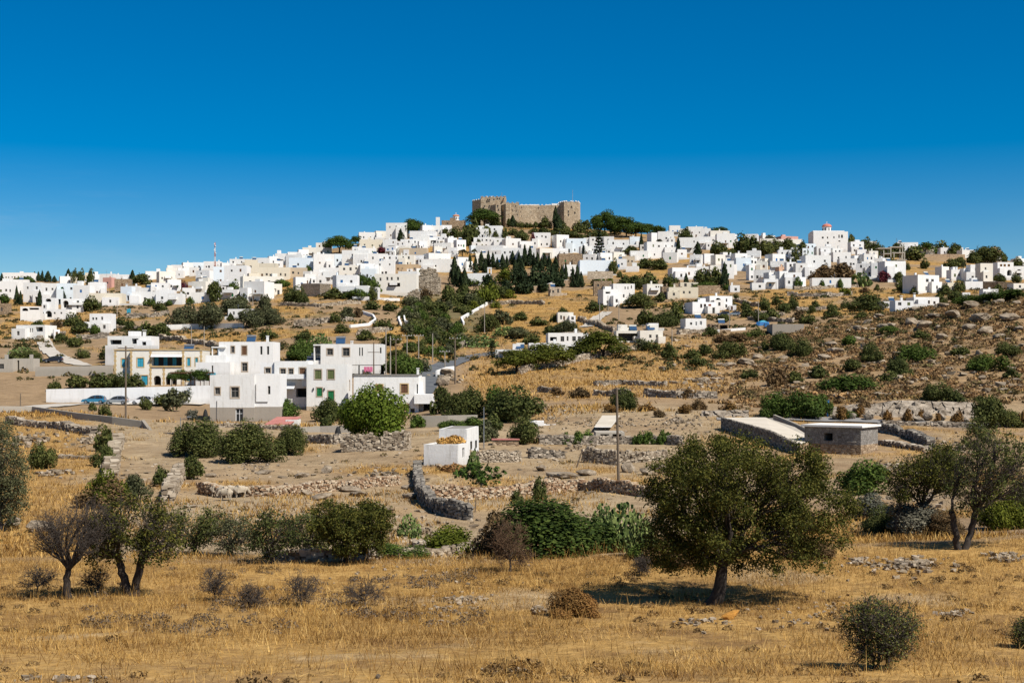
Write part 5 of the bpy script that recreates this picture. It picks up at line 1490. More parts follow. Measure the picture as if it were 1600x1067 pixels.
# craggy boulders: convex facets cut from a sphere
def rock_mesh(seed, mat, sub=3):
    r = np.random.default_rng(seed); import bmesh
    bm = bmesh.new(); bmesh.ops.create_icosphere(bm, subdivisions=sub, radius=1.0)
    nrm = unit(r.normal(size=(12, 3))); dist = r.uniform(.42, .85, 12)
    for v in bm.verts:
        c = np.array(v.co); q = nrm @ c; k = np.where(q > .05, dist / np.maximum(q, .05), 9).min()
        k = min(k, 1.0) * (1 + .22 * (float(fbm(c[0] * 2.2 + seed, c[1] * 2.2 + c[2] * 1.7, seed, 3)) - .5))
        v.co = Vector(c * k)
    me = bpy.data.meshes.new('rock'); bm.to_mesh(me); bm.free(); me.materials.append(mat)
    return me
M['rock'] = rough_mat('weathered_rock', (0.13, 0.095, 0.06), (0.34, 0.275, 0.20), 1.6, .95, .12, 4.0, .35, .65)
M['pale_rock'] = rough_mat('pale_cliff_rock', (0.13, 0.10, 0.07), (0.40, 0.335, 0.26), 1.1, .95, .25, 3.0, .34, .64)
M['lichen_rock'] = rough_mat('orange_lichen_rock', (0.36, 0.17, 0.035), (0.52, 0.25, 0.05), 2.5, .95, .05, 6.0)
ROCKS = [rock_mesh(s_, M['rock']) for s_ in range(6)]; PALE = [rock_mesh(20 + s_, M['pale_rock']) for s_ in range(5)]
def boulder(px, yb, w_, h_, label=None, meshes=None, i=0, group='boulders on the rocky hill', sinkf=.25, name='boulder', rz=None, dsc=.8):
    p = pick(px, yb); s = p.y / F
    o = link(bpy.data.objects.new(name, (meshes or ROCKS)[i % len(meshes or ROCKS)]))
    o.scale = (w_ * s / 2, w_ * s / 2 * dsc, h_ * s / 2 * 1.25); o.location = p + Vector((0, 0, h_ * s / 2 * (1 - 2 * sinkf * .6)))
    o.rotation_euler = (random.uniform(-.2, .2), random.uniform(-.2, .2), random.uniform(0, 6) if rz is None else rz)
    tag(o, label, 'rock', group)
    if not label: THINGS.append((o, px, yb - h_ / 2, ('big pale boulder' if w_ > 24 else 'pale boulder') if meshes is not PALE else 'pale crag of the rock cut', w_, h_))
    return o
BL = [(1168,568,30,10),(1185,560,22,8),(1140,572,24,8),(1050,573,16,7),(1035,577,14,7),(1110,588,26,8),(1097,596,24,8),(1070,600,12,6),(1300,540,24,9),(1305,551,30,9),(1290,560,26,8),(1225,563,20,8),(1380,513,26,10),(1425,508,26,14),(1443,513,30,14),(1392,512,18,9),(1462,497,24,10),(1490,497,34,12),(1532,502,44,14),(1540,520,34,13),(1472,531,20,12),(1515,515,26,12),(1578,500,30,14),(1590,520,24,11),(1560,530,22,9),(1482,580,22,8),(1532,580,22,10),(1535,592,14,7),(1400,593,28,9),(1530,556,20,9),(1340,516,20,8),(1355,505,20,7),(1375,497,18,7),(1430,487,22,9),(1475,480,24,9),(1520,480,28,10),(1557,475,24,9),(1590,476,18,8),(1588,598,22,8),(1450,560,18,7),(1320,590,16,6),(1265,585,14,6),(1245,600,16,6),(1420,600,18,6),(1570,612,22,8),(1510,605,18,6),(1337,532,24,9),(1204,590,12,5),(1600,545,20,10),(1495,545,18,8)]
rb_ = random.Random(12)
for i, (a, b_, c, e) in enumerate(BL):
    boulder(a, b_, c * 1.15, e * 1.0, None, None, i, sinkf=.32)
    if i % 2 == 0: boulder(a + rb_.uniform(-.7, .7) * c, b_ + rb_.uniform(-2, 4), c * rb_.uniform(.5, .8), e * rb_.uniform(.5, .8), None, None, i + 3)
CR = [(1105,651,24,20),(1118,650,18,16),(1148,648,22,17),(1160,647,16,15),(1302,657,16,26),(1318,655,20,27),(1331,656,18,24),(1348,655,18,30),(1360,655,20,27),(1373,656,18,28),(1388,657,20,26),(1402,657,22,29),(1417,657,20,26),(1432,658,20,29),(1447,658,24,27),(1461,659,20,29),(1476,659,20,25),(1489,660,20,26),(1507,661,18,22),(1590,664,16,24)]
rr_ = random.Random(9)
def rock_face(label, px0, px1, d0, d1, seed):
    """a blasted rock bank: a steep face with ledges and vertical cracks, real relief towards the road"""
    nu, nv = 420, 40
    pu = np.linspace(px0, px1, nu); U, Vv = np.meshgrid(np.arange(nu) / nu, np.linspace(0, 1, nv)); PXX = pu[None, :].repeat(nv, 0)
    xs = (PXX - CX) / F * d0
    lift = 0.55 + 0.9 * fbm(xs / 3.2, xs * 0 + seed, seed, 3)
    crack = np.abs(fbm(xs / 1.6, Vv * 1.1 + xs * .05, seed + 3, 4) - .5) * 2
    lump = fbm(xs / 2.6, Vv * 2.2, seed + 6, 4)
    dep = d0 + (d1 - d0) * Vv ** 1.4 - (lump - .3) * 1.7 * np.sin(np.pi * np.clip(Vv, .04, .96)) + (crack < .16) * .55 * (Vv < .95)
    x = (PXX - CX) / F * dep
    zb = h((PXX - CX) / F * d0, np.full_like(PXX, d0)); zt = h((PXX - CX) / F * d1, np.full_like(PXX, d1))
    z = zb - .3 + (zt - zb + .3 + lift * np.sin(np.pi * Vv * .5) * .5) * Vv + (lump - .5) * .35
    z[-1] -= 1.2
    ii = (np.arange(nv - 1)[:, None] * nu + np.arange(nu - 1)[None]).ravel()
    o = obj_np('rock_face', np.stack([x, dep, z], -1).reshape(-1, 3), np.stack([ii, ii + 1, ii + nu + 1, ii + nu], -1), M['pale_rock'])
    tag(o, label, 'rock', None)
rock_face('long pale cracked rock face above the right road', 1297, 1524, 181.2, 185.6, 5)
rock_face('short pale cracked rock face left of the roadside hedge', 1096, 1170, 182.2, 186.0, 9)
for i, (a, b_, c, e) in enumerate(CR[::2]):
    boulder(a + rr_.uniform(-4, 4), b_ - 1, c * rr_.uniform(.7, 1.2), e * rr_.uniform(.4, .7), None, PALE, i, 'crags of the road rock cut', .3, 'crag', dsc=1.0)
for i in range(9):
    a = rr_.uniform(1298, 1515); boulder(a, 661 - rr_.uniform(0, 22), rr_.uniform(12, 30), rr_.uniform(8, 16), None, PALE, i + 2, 'crags of the road rock cut', .3, 'crag', dsc=1.0)
boulder(1142, 967, 36, 19, 'orange lichened rock in the straw under the big tree', [rock_mesh(47, M['lichen_rock'], 2)], 0, None, rz=.6)
boulder(590, 930 + 130, 12, 9, 'small grey rock at the bottom of the straw field', ROCKS, 2, None)
for a, b_, c, e, lb in ((470, 772, 48, 13, 'flat grey outcrop on the terrace right of the sheep'), (545, 768, 40, 10, 'long grey outcrop below the russet terrace wall'), (640, 778, 40, 12, 'pale outcrop beside the dark curved wall'), (880, 747, 60, 15, 'broad pale outcrop on the terrace left of the tall pole'), (985, 738, 36, 20, 'pale rock hump at the foot of the tall pole'), (1010, 742, 30, 14, 'pale rock left of the big tree crown'), (60, 830, 60, 22, 'pale rock ledge behind the bare tree at left'), (20, 822, 40, 18, 'pale rock ledge at the left edge'), (512, 738, 26, 14, 'grey rock in the bare field left of the stone ruin'), (412, 740, 30, 8, 'grey stone heap in the bare field'), (560, 775, 44, 10, 'long low grey outcrop on the terrace under the red wall'), (500, 780, 50, 12, 'rounded grey outcrop below the sheep wall'), (640, 765, 30, 12, 'grey outcrop at the end of the russet wall'), (915, 742, 44, 12, 'pale outcrop between the small bush and the tall pole'), (845, 735, 30, 10, 'pale rock patch under the short grey wall'), (1030, 735, 34, 14, 'pale rock at the edge of the big tree crown'), (470, 745, 30, 9, 'pale rock in the field above the russet wall'), (330, 745, 24, 8, 'pale rock beside the diagonal wall'), (600, 800, 36, 10, 'grey rock step on the lower terrace'), (740, 650, 1, 1, ''), (1352, 812, 26, 10, 'grey rock beside the windswept tree'), (700, 653, 1, 1, ''), (1540, 655, 1, 1, ''), (700, 586, 36, 14, 'rocky knob beside the asphalt bend'), (690, 602, 30, 18, 'brown crag under the pole with a crossarm')):
    if lb: boulder(a, b_, c, e, lb, ROCKS, int(a), 'outcrops in the valley', .35)

# loose heaps and scatter (nobody counts these)
acc = Acc(); r = np.random.default_rng(3); C = []; S = []
def heap(px, py, rx, ry, n, sz):
    for _ in range(n):
        a = r.uniform(0, 6.28); q = abs(r.normal(0, .5)); x_ = px + math.cos(a) * q * rx; y_ = py + math.sin(a) * q * ry
        p = pick(x_, y_); k = sz * r.uniform(.5, 1.5); C.append((p.x, p.y, p.z + .25 * k + .5 * sz * max(0, 1 - q))); S.append((k * .6, k * .5, k * .4))
heap(1425, 884, 60, 14, 150, .14); heap(1570, 872, 40, 10, 70, .13); heap(1340, 880, 60, 16, 50, .12); heap(1100, 972, 50, 8, 34, .09); heap(725, 940, 40, 9, 50, .11); heap(700, 955, 60, 16, 40, .08); heap(840, 955, 20, 6, 22, .12); heap(1240, 975, 60, 10, 10, .08); heap(1490, 960, 40, 10, 50, .08)
heap(1450, 780, 80, 30, 60, .2); heap(600, 742, 60, 12, 60, .2); heap(690, 722, 40, 10, 60, .2); heap(900, 700, 60, 12, 50, .2); heap(1060, 660, 80, 22, 160, .2); heap(960, 662, 110, 14, 200, .16); heap(860, 655, 60, 10, 90, .16); heap(1100, 600, 60, 20, 50, .4); heap(40, 690, 80, 20, 120, .28); heap(140, 690, 60, 16, 80, .25); heap(90, 740, 60, 12, 40, .25); heap(660, 830, 60, 30, 50, .15); heap(1400, 730, 60, 20, 80, .22); heap(850, 640, 60, 14, 70, .22); heap(700, 900, 300, 60, 80, .07); heap(1300, 950, 250, 70, 90, .07); heap(400, 730, 160, 40, 120, .13); heap(500, 810, 200, 30, 120, .10); heap(1500, 700, 80, 20, 60, .25); heap(700, 590, 30, 14, 60, .4)
for _ in range(2600):                                    # grit and small stones on the terraces
    x_ = r.uniform(150, 1250); y_ = 655 + 210 * r.random() ** .8; d_ = pick_d(x_, y_)
    if not 66 < d_ < 200: continue
    x3 = (x_ - CX) / F * d_
    if fbm(x3 / 6, d_ / 6, 63, 3) < .44: continue
    k = r.gamma(1.6, .045) + .03; C.append((x3, d_, float(h(x3, d_)) + .1 * k)); S.append((k, k * .8, k * .5))
heap(100, 1062, 130, 6, 24, .09); heap(800, 1050, 100, 12, 20, .06)
for _ in range(1300):                                    # stones lying all over the rocky hill
    x_ = r.uniform(1040, 1620); y_ = r.uniform(470, 628)
    d_ = pick_d(x_, y_)
    if not 184 < d_ < 372: continue
    x3 = (x_ - CX) / F * d_
    if fbm(x3 / 11, d_ / 8, 61, 3) < 0.47: continue
    k = r.uniform(.2, .95) ** 2 * 1.0; C.append((x3, d_, float(h(x3, d_)) + .15 * k)); S.append((k * .8, k * .6, k * .38))
stones(acc, np.array(C), np.array(S) * np.array([1, 1, .8]), r, r.uniform(0, 6, len(C)), .34)
tag(obj_np('loose_stones', *acc.get(), SM['loose']), 'loose pale stones and rubble scattered over the dry ground', 'stones', kind='stuff')
# ------------------------------------------------------------------ the near houses, opening by opening
class Near:
    """a building measured in photograph pixels at one distance"""
    def __init__(self, name, label, px, yb, d, yaw=0.0, cat='house', group=None):
        self.s = d / F; self.px = px; self.yb = yb; self.p = at(px, d, yb)
        self.root = empty(name, self.p, R(yaw)); tag(self.root, label, cat, group)
    def X(self, a): return (a - self.px) * self.s
    def Z(self, a): return (self.yb - a) * self.s
    def block(self, x0, x1, yt, mat, deep, wins=(), off=0.0, trim=None, base=None, foot=None, name='wall', parapet=.35, roofm='roof', side_r=(), side_l=(), sink=2.5):
        xc = (x0 + x1) / 2; z0 = 0 if foot is None else self.Z(foot)
        hs = [((a - xc) * self.s, (b_ - xc) * self.s, self.Z(e) - z0, self.Z(c) - z0, k) for a, b_, c, e, k in wins]
        if foot is not None: sink = 0.0 if name != 'wall' else sink
        bs = None if base is None else (self.Z(base[0]) - z0, base[1])
        return bldg(self.root, mat, (x1 - x0) * self.s, deep, self.Z(yt) - z0, hs, wx=self.X(xc), wy=off, wz=z0, trim=trim, base=bs, name=name, parapet=parapet, roofm=roofm, side_r=side_r, side_l=side_l, sink=sink)
    def box(self, name, x0, x1, yt, yb, y0, y1, mat, parent=None):
        mb = MB(); mb.box(self.X(x0), self.X(x1), y0, y1, self.Z(yb), self.Z(yt), M[mat]); return mb.build(name, parent or self.root)
    def chimney(self, x0, x1, yt, yb, y=2.0, mat='white'):
        mb = MB(); a, b_ = self.X(x0), self.X(x1); mb.box(a, b_, y, y + .5, self.Z(yb), self.Z(yt), M[mat]); mb.box(a - .06, b_ + .06, y - .06, y + .56, self.Z(yt), self.Z(yt) + .12, M[mat]); return mb.build('chimney', self.root)
    def solar(self, x0, x1, yt, yb, y=3.0, mat='panel'):
        mb = MB(); a, b_, c, e = self.X(x0), self.X(x1), self.Z(yb), self.Z(yt)
        mb.poly([(a, y, c), (b_, y, c), (b_, y + .9, e - .2), (a, y + .9, e - .2)], M[mat]); mb.poly([(a, y + .04, c - .05), (a, y + .94, e - .25), (b_, y + .94, e - .25), (b_, y + .04, c - .05)], M['steel'])
        for q in (a, b_): mb.cyl((q, y + .9, c - .4), (q, y + .9, e), .03, .03, 5, M['steel']); mb.cyl((q, y, c - .3), (q, y, c), .03, .03, 5, M['steel'])
        so_ = mb.build('solar_heater', self.root)
        mb = MB(); mb.cyl((a - .05, y + .95, e - .05), (b_ + .05, y + .95, e - .05), .22, .22, 10, M['steel']); mb.build('tank', so_)

# grey based house and its wing
n = Near('house', 'white house with a grey rendered base and a pale door', 362, 661, 210, 0, group='white houses below the town')
n.block(328, 397.5, 586, 'white_old', 7.5, [(336, 344, 605, 616, 'w'), (361, 373, 605, 621, 'w'), (368, 380, 638, 660, 'x')], trim=lambda a, b_, c, e, k: 'stone_trim' if k == 'w' else None, base=(636.5, 'grey_render'), roofm='roof_grey')
n.block(397.5, 437.5, 584, 'white', 6.0, [(418, 422, 603, 616, 's')], off=.25, base=(635.5, 'grey_render'), roofm='roof_grey')
mb = MB(); mb.cyl((n.X(339), -.06, 0), (n.X(339), -.06, n.Z(626)), .05, .05, 6, M['grey_wood']); mb.cyl((n.X(399.5), .15, n.Z(628)), (n.X(399.5), .15, n.Z(600)), .05, .05, 6, M['grey_wood']); mb.box(n.X(399), n.X(418), .14, .22, n.Z(628.5), n.Z(627.5), M['grey_wood']); mb.build('drainpipe', n.root)
# central house
n = Near('house', 'white house with a green door and two green shuttered windows', 505, 650, 224, 0, group='white houses below the town')
n.block(479, 542, 569, 'white', 7.5, [(492, 502, 578, 592, 'o'), (512, 522, 578, 592, 'o'), (495, 503.5, 606, 619, 'g'), (512.5, 522, 610.5, 627, 'g')], trim=lambda a, b_, c, e, k: 'stone_trim', base=(635, 'beige'), side_r=[(-.6, .4, 4.2, 5.6, 'w')])
n.block(425, 479, 564, 'white', 6.0, [(409, 418, 575, 583, 'w'), (434.5, 443, 576, 588, 'w'), (447.5, 455, 576, 587, 'w'), (465, 474, 574.5, 587, 'd'), (459, 479, 607, 621, 'v'), (430, 439, 606, 614, 'w')], off=2.2, trim=lambda a, b_, c, e, k: 'stone_trim' if k in 'wd' else None, base=(636, 'beige'))
n.block(402, 426, 566, 'white', 5.0, [(410, 418, 575, 583, 'w')], off=2.6, trim='stone_trim')
n.box('terrace_floor', 428, 479, 589, 592, .6, 2.18, 'white'); n.box('parapet', 437, 476, 584.5, 592, .45, .6, 'white')
mb = MB(); mb.poly([(n.X(428), -.2, n.Z(607)), (n.X(459), -.2, n.Z(607)), (n.X(459), 2.2, n.Z(600.5)), (n.X(428), 2.2, n.Z(600.5))], M['white_paint']); mb.poly([(n.X(428), -.2, n.Z(607.6)), (n.X(428), 2.2, n.Z(601)), (n.X(459), 2.2, n.Z(601)), (n.X(459), -.2, n.Z(607.6))], M['white_paint']); mb.build('awning', n.root)
mb = MB(); mb.prism([(n.X(470), 2.2), (n.X(470), 1.0), (n.X(482), 1.0), (n.X(482), 2.2)], n.Z(604), n.Z(592), M['white_old']); mb.build('stair_block', n.root)
n.box('step', 509, 526, 627, 629, -.8, -.02, 'concrete')
for q in (506, 489): n.box('wall_lamp', q, q + 1.6, 606, 609.5, -.2, .0, 'rubber')
# upper left house
n = Near('house', 'upper white house with a roof heater and a shaded porch at its left', 385, 586, 262, 0, group='white houses below the town')
n.block(342, 426.5, 534, 'white', 8, [(361, 366.5, 541, 551, 'w'), (378, 385.5, 541, 554, 'd'), (406.5, 410, 541, 554, 's'), (417, 420.5, 541, 554, 's'), (378, 386.5, 567, 580, 'w')], trim=lambda a, b_, c, e, k: 'stone_trim' if k in 'wd' else None)
n.block(322, 354.5, 555, 'white', 6, [], off=-.6, parapet=.2); n.block(314, 367, 566, 'white', 4, [(338.5, 341, 571, 582, 's')], off=-4.4, parapet=.7)
n.box('porch_roof', 331, 353, 541.5, 543.5, -.4, 5, 'white_old'); n.box('porch_back', 333, 342, 543.5, 555, 3.6, 3.9, 'blue_white'); n.box('porch_post', 331.5, 333, 543.5, 555, -.3, 0, 'white')
n.box('porch_side', 341.5, 343, 543.5, 555, -.2, 3.5, 'blue_white')
n.solar(380, 394, 524, 533); n.chimney(413, 416.5, 525, 534)
n.box('gate', 334, 345, 582.5, 585.5, -4.6, -4.45, 'blue')
# upper right house
n = Near('house', 'upper white house with a blue solar heater and pink laundry under it', 549, 584, 276, 0, group='white houses below the town')
n.block(501, 597, 537.5, 'white', 8, [(511, 520, 544.5, 554.5, 'w'), (535.5, 546, 543.5, 556, 'w'), (561, 563, 543, 556, 's'), (565, 567, 543, 556, 's'), (593.5, 596, 543, 552, 's')], foot=569, trim=lambda a, b_, c, e, k: 'stone_trim' if k == 'w' else None, name='wall')
n.block(501, 597, 570, 'white', 8, [(543, 560, 570.5, 584, 'v'), (562, 595, 571, 584, 'v')], parapet=.02)
n.box('porch_side', 490, 491.5, 540, 569, .2, 4, 'white'); n.box('porch_roof', 489.5, 501, 538, 540, 0, 6, 'white'); n.box('porch_back', 491.5, 500.5, 540, 566, 3.4, 3.7, 'blue_white')
n.solar(521.5, 536, 526, 536.5); n.solar(478, 490, 557.5, 563, 1.0); n.solar(490.5, 501, 557.5, 563, 1.0)
mb = MB(); mb.cyl((n.X(484), 2.2, n.Z(554)), (n.X(500), 2.2, n.Z(554)), .32, .32, 12, M['tank']); mb.build('water_tank', n.root)
n.box('terrace_block', 478, 501, 563, 584, 0.4, 5, 'white')
for q in (545.5, 543): n.chimney(q + 3, q + 4.2, 533, 538)
tw = MB()
for k in range(3):
    a = 569 + k * 4.6
    tw.box(n.X(a), n.X(a + 4.2), -.35, -.31, n.Z(581 - k % 2), n.Z(573), M['pink'])
lo_ = tw.build('laundry_cloth'); lo_.location = n.p; tag(lo_, 'pink towels hanging on the terrace line under the upper white house', 'laundry')
M['pink_cloth'] = plain('pink_cloth', (0.62, 0.16, 0.28), .9); lo_.data.materials[0] = M['pink_cloth']
# house with ochre frames
n = Near('house', 'white house with ochre framed brown windows and a balcony at its right', 605, 655, 216, 0, group='white houses below the town')
n.block(552.5, 654, 587, 'white', 8, [(588, 598, 601, 610, 'd'), (626.5, 637, 600, 614, 'd'), (651, 653, 600, 615, 's'), (629, 638, 632.5, 641, 'd'), (641, 648, 638, 653, 's')], trim=lambda a, b_, c, e, k: 'ochre' if k == 'd' else None, parapet=.3, roofm='roof_grey', side_r=[(-1.5, .5, 0.2, 2.3, 'w')])
n.box('eaves', 551.8, 654.6, 585.2, 586.9, -.12, 8.1, 'roof_grey')
n.box('balcony', 648, 677, 616, 629, -1.2, 3, 'white'); n.box('balcony_floor', 648, 677.5, 629, 630.5, -1.25, 3.05, 'white_old')
n.box('porch_post', 675, 677, 630.5, 655, -1.0, -.5, 'white_old'); n.box('porch_wall', 654, 682, 630.5, 655, 3.2, 3.5, 'void'); n.box('side_wall', 680, 684, 628, 655, -.5, 3.5, 'white')
n.block(654, 660, 589, 'white', 6, [], off=1.5)
n.chimney(649, 652.5, 576, 586, 3)
# yellow trimmed villa
n = Near('villa', 'cream villa with ochre quoins, arches and turquoise shutters', 245, 603, 262, 3)
vt = lambda a, b_, c, e, k: 'ochre' if k in 'b' else None
n.block(204, 315, 546.5, 'pale_cream', 9, [(215, 224.5, 559.5, 573, 'b'), (237, 284, 555, 572.5, 'v'), (292, 296.5, 559, 571.5, 'b'), (304.5, 308.5, 559, 571.5, 'b'), (240, 251.5, 587, 602, 'a'), (258.5, 266, 588, 602, 'a'), (268, 276, 588, 602, 'a'), (221, 231, 587, 601.5, 'b'), (291, 297, 586, 595, 'b')], trim=vt, roofm='roof_grey', parapet=.25)
n.block(176.5, 204, 546.5, 'pale_cream', 9, [(188, 196.5, 560.5, 573, 'b')], off=1.6, trim=vt, roofm='roof_grey', parapet=.25)
for a, b_, o in ((204, 315, -.14), (176, 204, 1.46)): n.box('cornice', a - .6, b_ + .6, 545.4, 547.0, o, o + 9.3, 'ochre')
for q, o in ((176.6, 1.6), (204.2, 0), (234, 0), (254.6, 0), (284.5, 0), (312.2, 0)):
    mb = MB(); zt = n.Z(547.2); zb = 0 if q != 254.6 else 0; top = zt if q != 254.6 else n.Z(573)
    k = 0; z = zb
    while z < top - .1:
        w_ = .24 if k % 2 else .14; mb.box(n.X(q) + .15 - w_, n.X(q) + .15 + w_, o - .035, o + .06, z, min(z + .38, top), M['ochre']); z += .41; k += 1
    mb.build('quoin', n.root)
for q in (240, 254, 268):
    o = link(bpy.data.objects.new('shutter', window_mesh(.7, 2.0, 'b')), n.root); o.location = (n.X(q + 1), 2.14, n.Z(572)); 
mb = MB(); mb.poly([(n.X(236.5), -.1, n.Z(554)), (n.X(236.5), -.75, n.Z(557.5)), (n.X(284.5), -.75, n.Z(557.5)), (n.X(284.5), -.1, n.Z(554))], M['white_paint']); mb.poly([(n.X(236.5), -.1, n.Z(554.3)), (n.X(284.5), -.1, n.Z(554.3)), (n.X(284.5), -.75, n.Z(557.8)), (n.X(236.5), -.75, n.Z(557.8))], M['white_paint']); mb.build('awning', n.root)
n.box('balustrade', 236.5, 284.5, 571.5, 573.5, -.18, -.02, 'ochre')
n.solar(282, 297, 538.5, 545)
# vine pergola in front of the villa
n = Near('pergola', 'long garden pergola with posts in front of the villa', 298, 606, 250, 0, cat='pergola')
for q in (268, 283, 298, 313, 327):
    for y_ in (0, 3): n.box('post', q - .5, q + .5, 583, 608, y_, y_ + .12, 'wood')
n.box('beam', 266, 329, 582, 583.4, -.2, 0, 'wood'); n.box('beam', 266, 329, 582, 583.4, 3.1, 3.3, 'wood')
mb = MB()
for k in range(16): mb.box(n.X(267 + k * 4), n.X(267.6 + k * 4), -.5, 3.6, n.Z(581.9), n.Z(581.1), M['wood'])
mb.build('slatting', n.root)
# hay shed: a low front room with a flat top and a taller room behind
n = Near('hay_shed', 'white two level stone shed with hay piled on its lower roof', 690, 727, 126, -13, cat='shed')
s_ = n.s
n.block(661, 716, 694.5, 'white_old', 4.2, [], parapet=.08, sink=1.0, side_r=[(-.5, .3, .6, 1.5, 'w')])
a, b_, zf, zk = n.X(663), n.X(712), n.Z(673.5), n.Z(671.5)
mb = MB(); P8 = [(a, 4.21, -1), (b_, 4.21, -1), (b_, 8.6, -1), (a, 8.6, -1), (a + .12, 4.21, zf), (b_ - .05, 4.21, zf), (b_ - .05, 8.6, zk), (a + .12, 8.6, zk)]
for f in ((0, 1, 5, 4), (1, 2, 6, 5), (2, 3, 7, 6), (3, 0, 4, 7), (4, 5, 6, 7)): mb.poly([P8[i] for i in f], M['white_old'])
mb.build('rear_room', n.root)
mb = MB(); mb.poly([(a + .4, 4.45, zf + .01), (b_ - .3, 4.45, zf + .01), (b_ - .3, 8.35, zk + .01), (a + .4, 8.35, zk + .01)], M['roof_grey']); mb.build('rear_roof', n.root)
for y_ in (5.4, 7.2): mb = MB(); mb.box(b_ - .02, b_ + .03, y_, y_ + .5, 1.2, 1.9, M['glass']); mb.build('window', n.root)
def straw_heap(name, label, P0, rx, ry, hz, mk, nb, seed, cat='hay'):
    r = np.random.default_rng(seed); acc = Acc()
    lum = [(r.normal(0, .35) * rx, r.normal(0, .3) * ry, hz * .28, hz * r.uniform(.4, .6), .95) for _ in range(9)] + [(0, 0, hz * .3, hz * .7, 1), (rx * .35, 0, hz * .25, hz * .7, .85), (-rx * .35, 0, hz * .2, hz * .6, .8)]
    acc.add(*lump_cloud(r, lum, nb, .15 * hz ** .3, .45))
    a_, q_ = acc.get(); k = r.normal(size=a_.shape) * .0
    acc2 = Acc(); acc2.V = [a_]; acc2.Q = [q_]; acc2.n = len(a_)
    m = nb // 3; dd = unit(r.normal(size=(m, 3)) + (0, 0, .4)); C = np.array(lum)[r.integers(0, len(lum), m)]
    acc2.add(*leaves(C[:, :3] + dd * C[:, 3:4], unit(r.normal(size=(m, 3))), .2, .06, r))
    o = obj_np(name, *acc2.get(), M[mk]); o.location = P0; return tag(o, label, cat)
Rz = Matrix.Rotation(R(-13), 3, 'Z')
straw_heap('hay_pile', 'golden hay piled on the lower roof of the white shed', n.p + Rz @ Vector((n.X(696), 3.0, n.Z(695) - .15)), 1.15, .7, .85, 'hay', 5200, 1)
straw_heap('hay_pile', 'brown hay heap on the ground before the white shed', pick(711, 737) + Vector((0, 0, -.1)), .9, .7, .8, 'brown_hay', 3600, 2)
# grey block shed with a pale slab
p = at(1345, 137, 714); s = 137 / F
root = empty('block_shed', p, R(-36)); tag(root, 'grey cinder block shed with a pale slab roof and one dark window', 'shed')
# local x runs left along the front; origin is the near corner
Wf, Dp, Hs = 5.9, 4.4, 2.85
zb_ = (714 - 695.5) * s
o = bldg(root, 'block', Wf, Dp, Hs, [(-1.35 - .1 + .6, -.65 + .1 + .6, Hs - 1.35, Hs - .6, 'v')], wx=-Wf / 2, sink=0, base=(zb_, 'brown_stone'), parapet=.02, roofm='roof_grey')
mb = MB(); mb.box(-Wf - .25, .25, -.25, Dp + .25, Hs + .003, Hs + .2, M['slab']); mb.build('roof_slab', root)
mb = MB(); mb.box(-Wf - .1, .12, -.1, Dp + .1, -1.2, .02, M['brown_stone']); mb.build('footing', root)
mb = MB(); mb.box(-1.4, -.5, -.06, .06, Hs - 1.43, Hs - 1.35, M['concrete']); mb.build('window_sill', root)
# concrete ramp held by a stone wall
def build_ramp():
    A = [at(1128, 172, 651), at(1200, 177, 651.5), at(1262, 150, 672), at(1266, 138, 692), at(1232, 135, 690)]
    mb = MB(); c = [Vector(q) for q in (at(1130, 168, 652), at(1196, 172, 652), at(1242, 156, 667), at(1276, 142, 688), at(1250, 138, 694), at(1205, 148, 672))]
    mb.poly(c, M['ramp_concrete'])
    lo = [q - Vector((0, 0, 2.6)) for q in c]
    for i in range(6):
        j = (i + 1) % 6; mb.poly([c[i], lo[i], lo[j], c[j]], M['brown_stone'])
    o = mb.build('ramp'); tag(o, kind='structure')
    return c
rc = build_ramp()
acc = Acc(); r = np.random.default_rng(8); C = []; S = []; Yw = []
for a, b_ in ((rc[0], rc[5]), (rc[5], rc[4])):
    ln = (b_ - a).length; ang = math.atan2(b_.y - a.y, b_.x - a.x)
    for k in range(int(ln / .34)):
        q = a.lerp(b_, (k + .5) * .34 / ln)
        for zz in np.arange(.12, 2.4, .2):
            C.append((q.x + .14 * math.sin(ang) , q.y - .14 * abs(math.cos(ang)), q.z - zz)); S.append((.19 * r.uniform(.7, 1.3), .16, .12)); Yw.append(ang)
org = rc[0]; stones(acc, np.array(C) - np.array(org), np.array(S), r, np.array(Yw)); o = obj_np('retaining_wall', *acc.get(), SM['dark']); o.location = org
tag(o, 'dark stone retaining wall holding up the pale concrete ramp', 'stone wall')
flat_wall('low kerb wall along the far side of the concrete ramp', [(1208, 652, 176), (1232, 662, 162), (1272, 680, 147)], .35, 'concrete', .25)
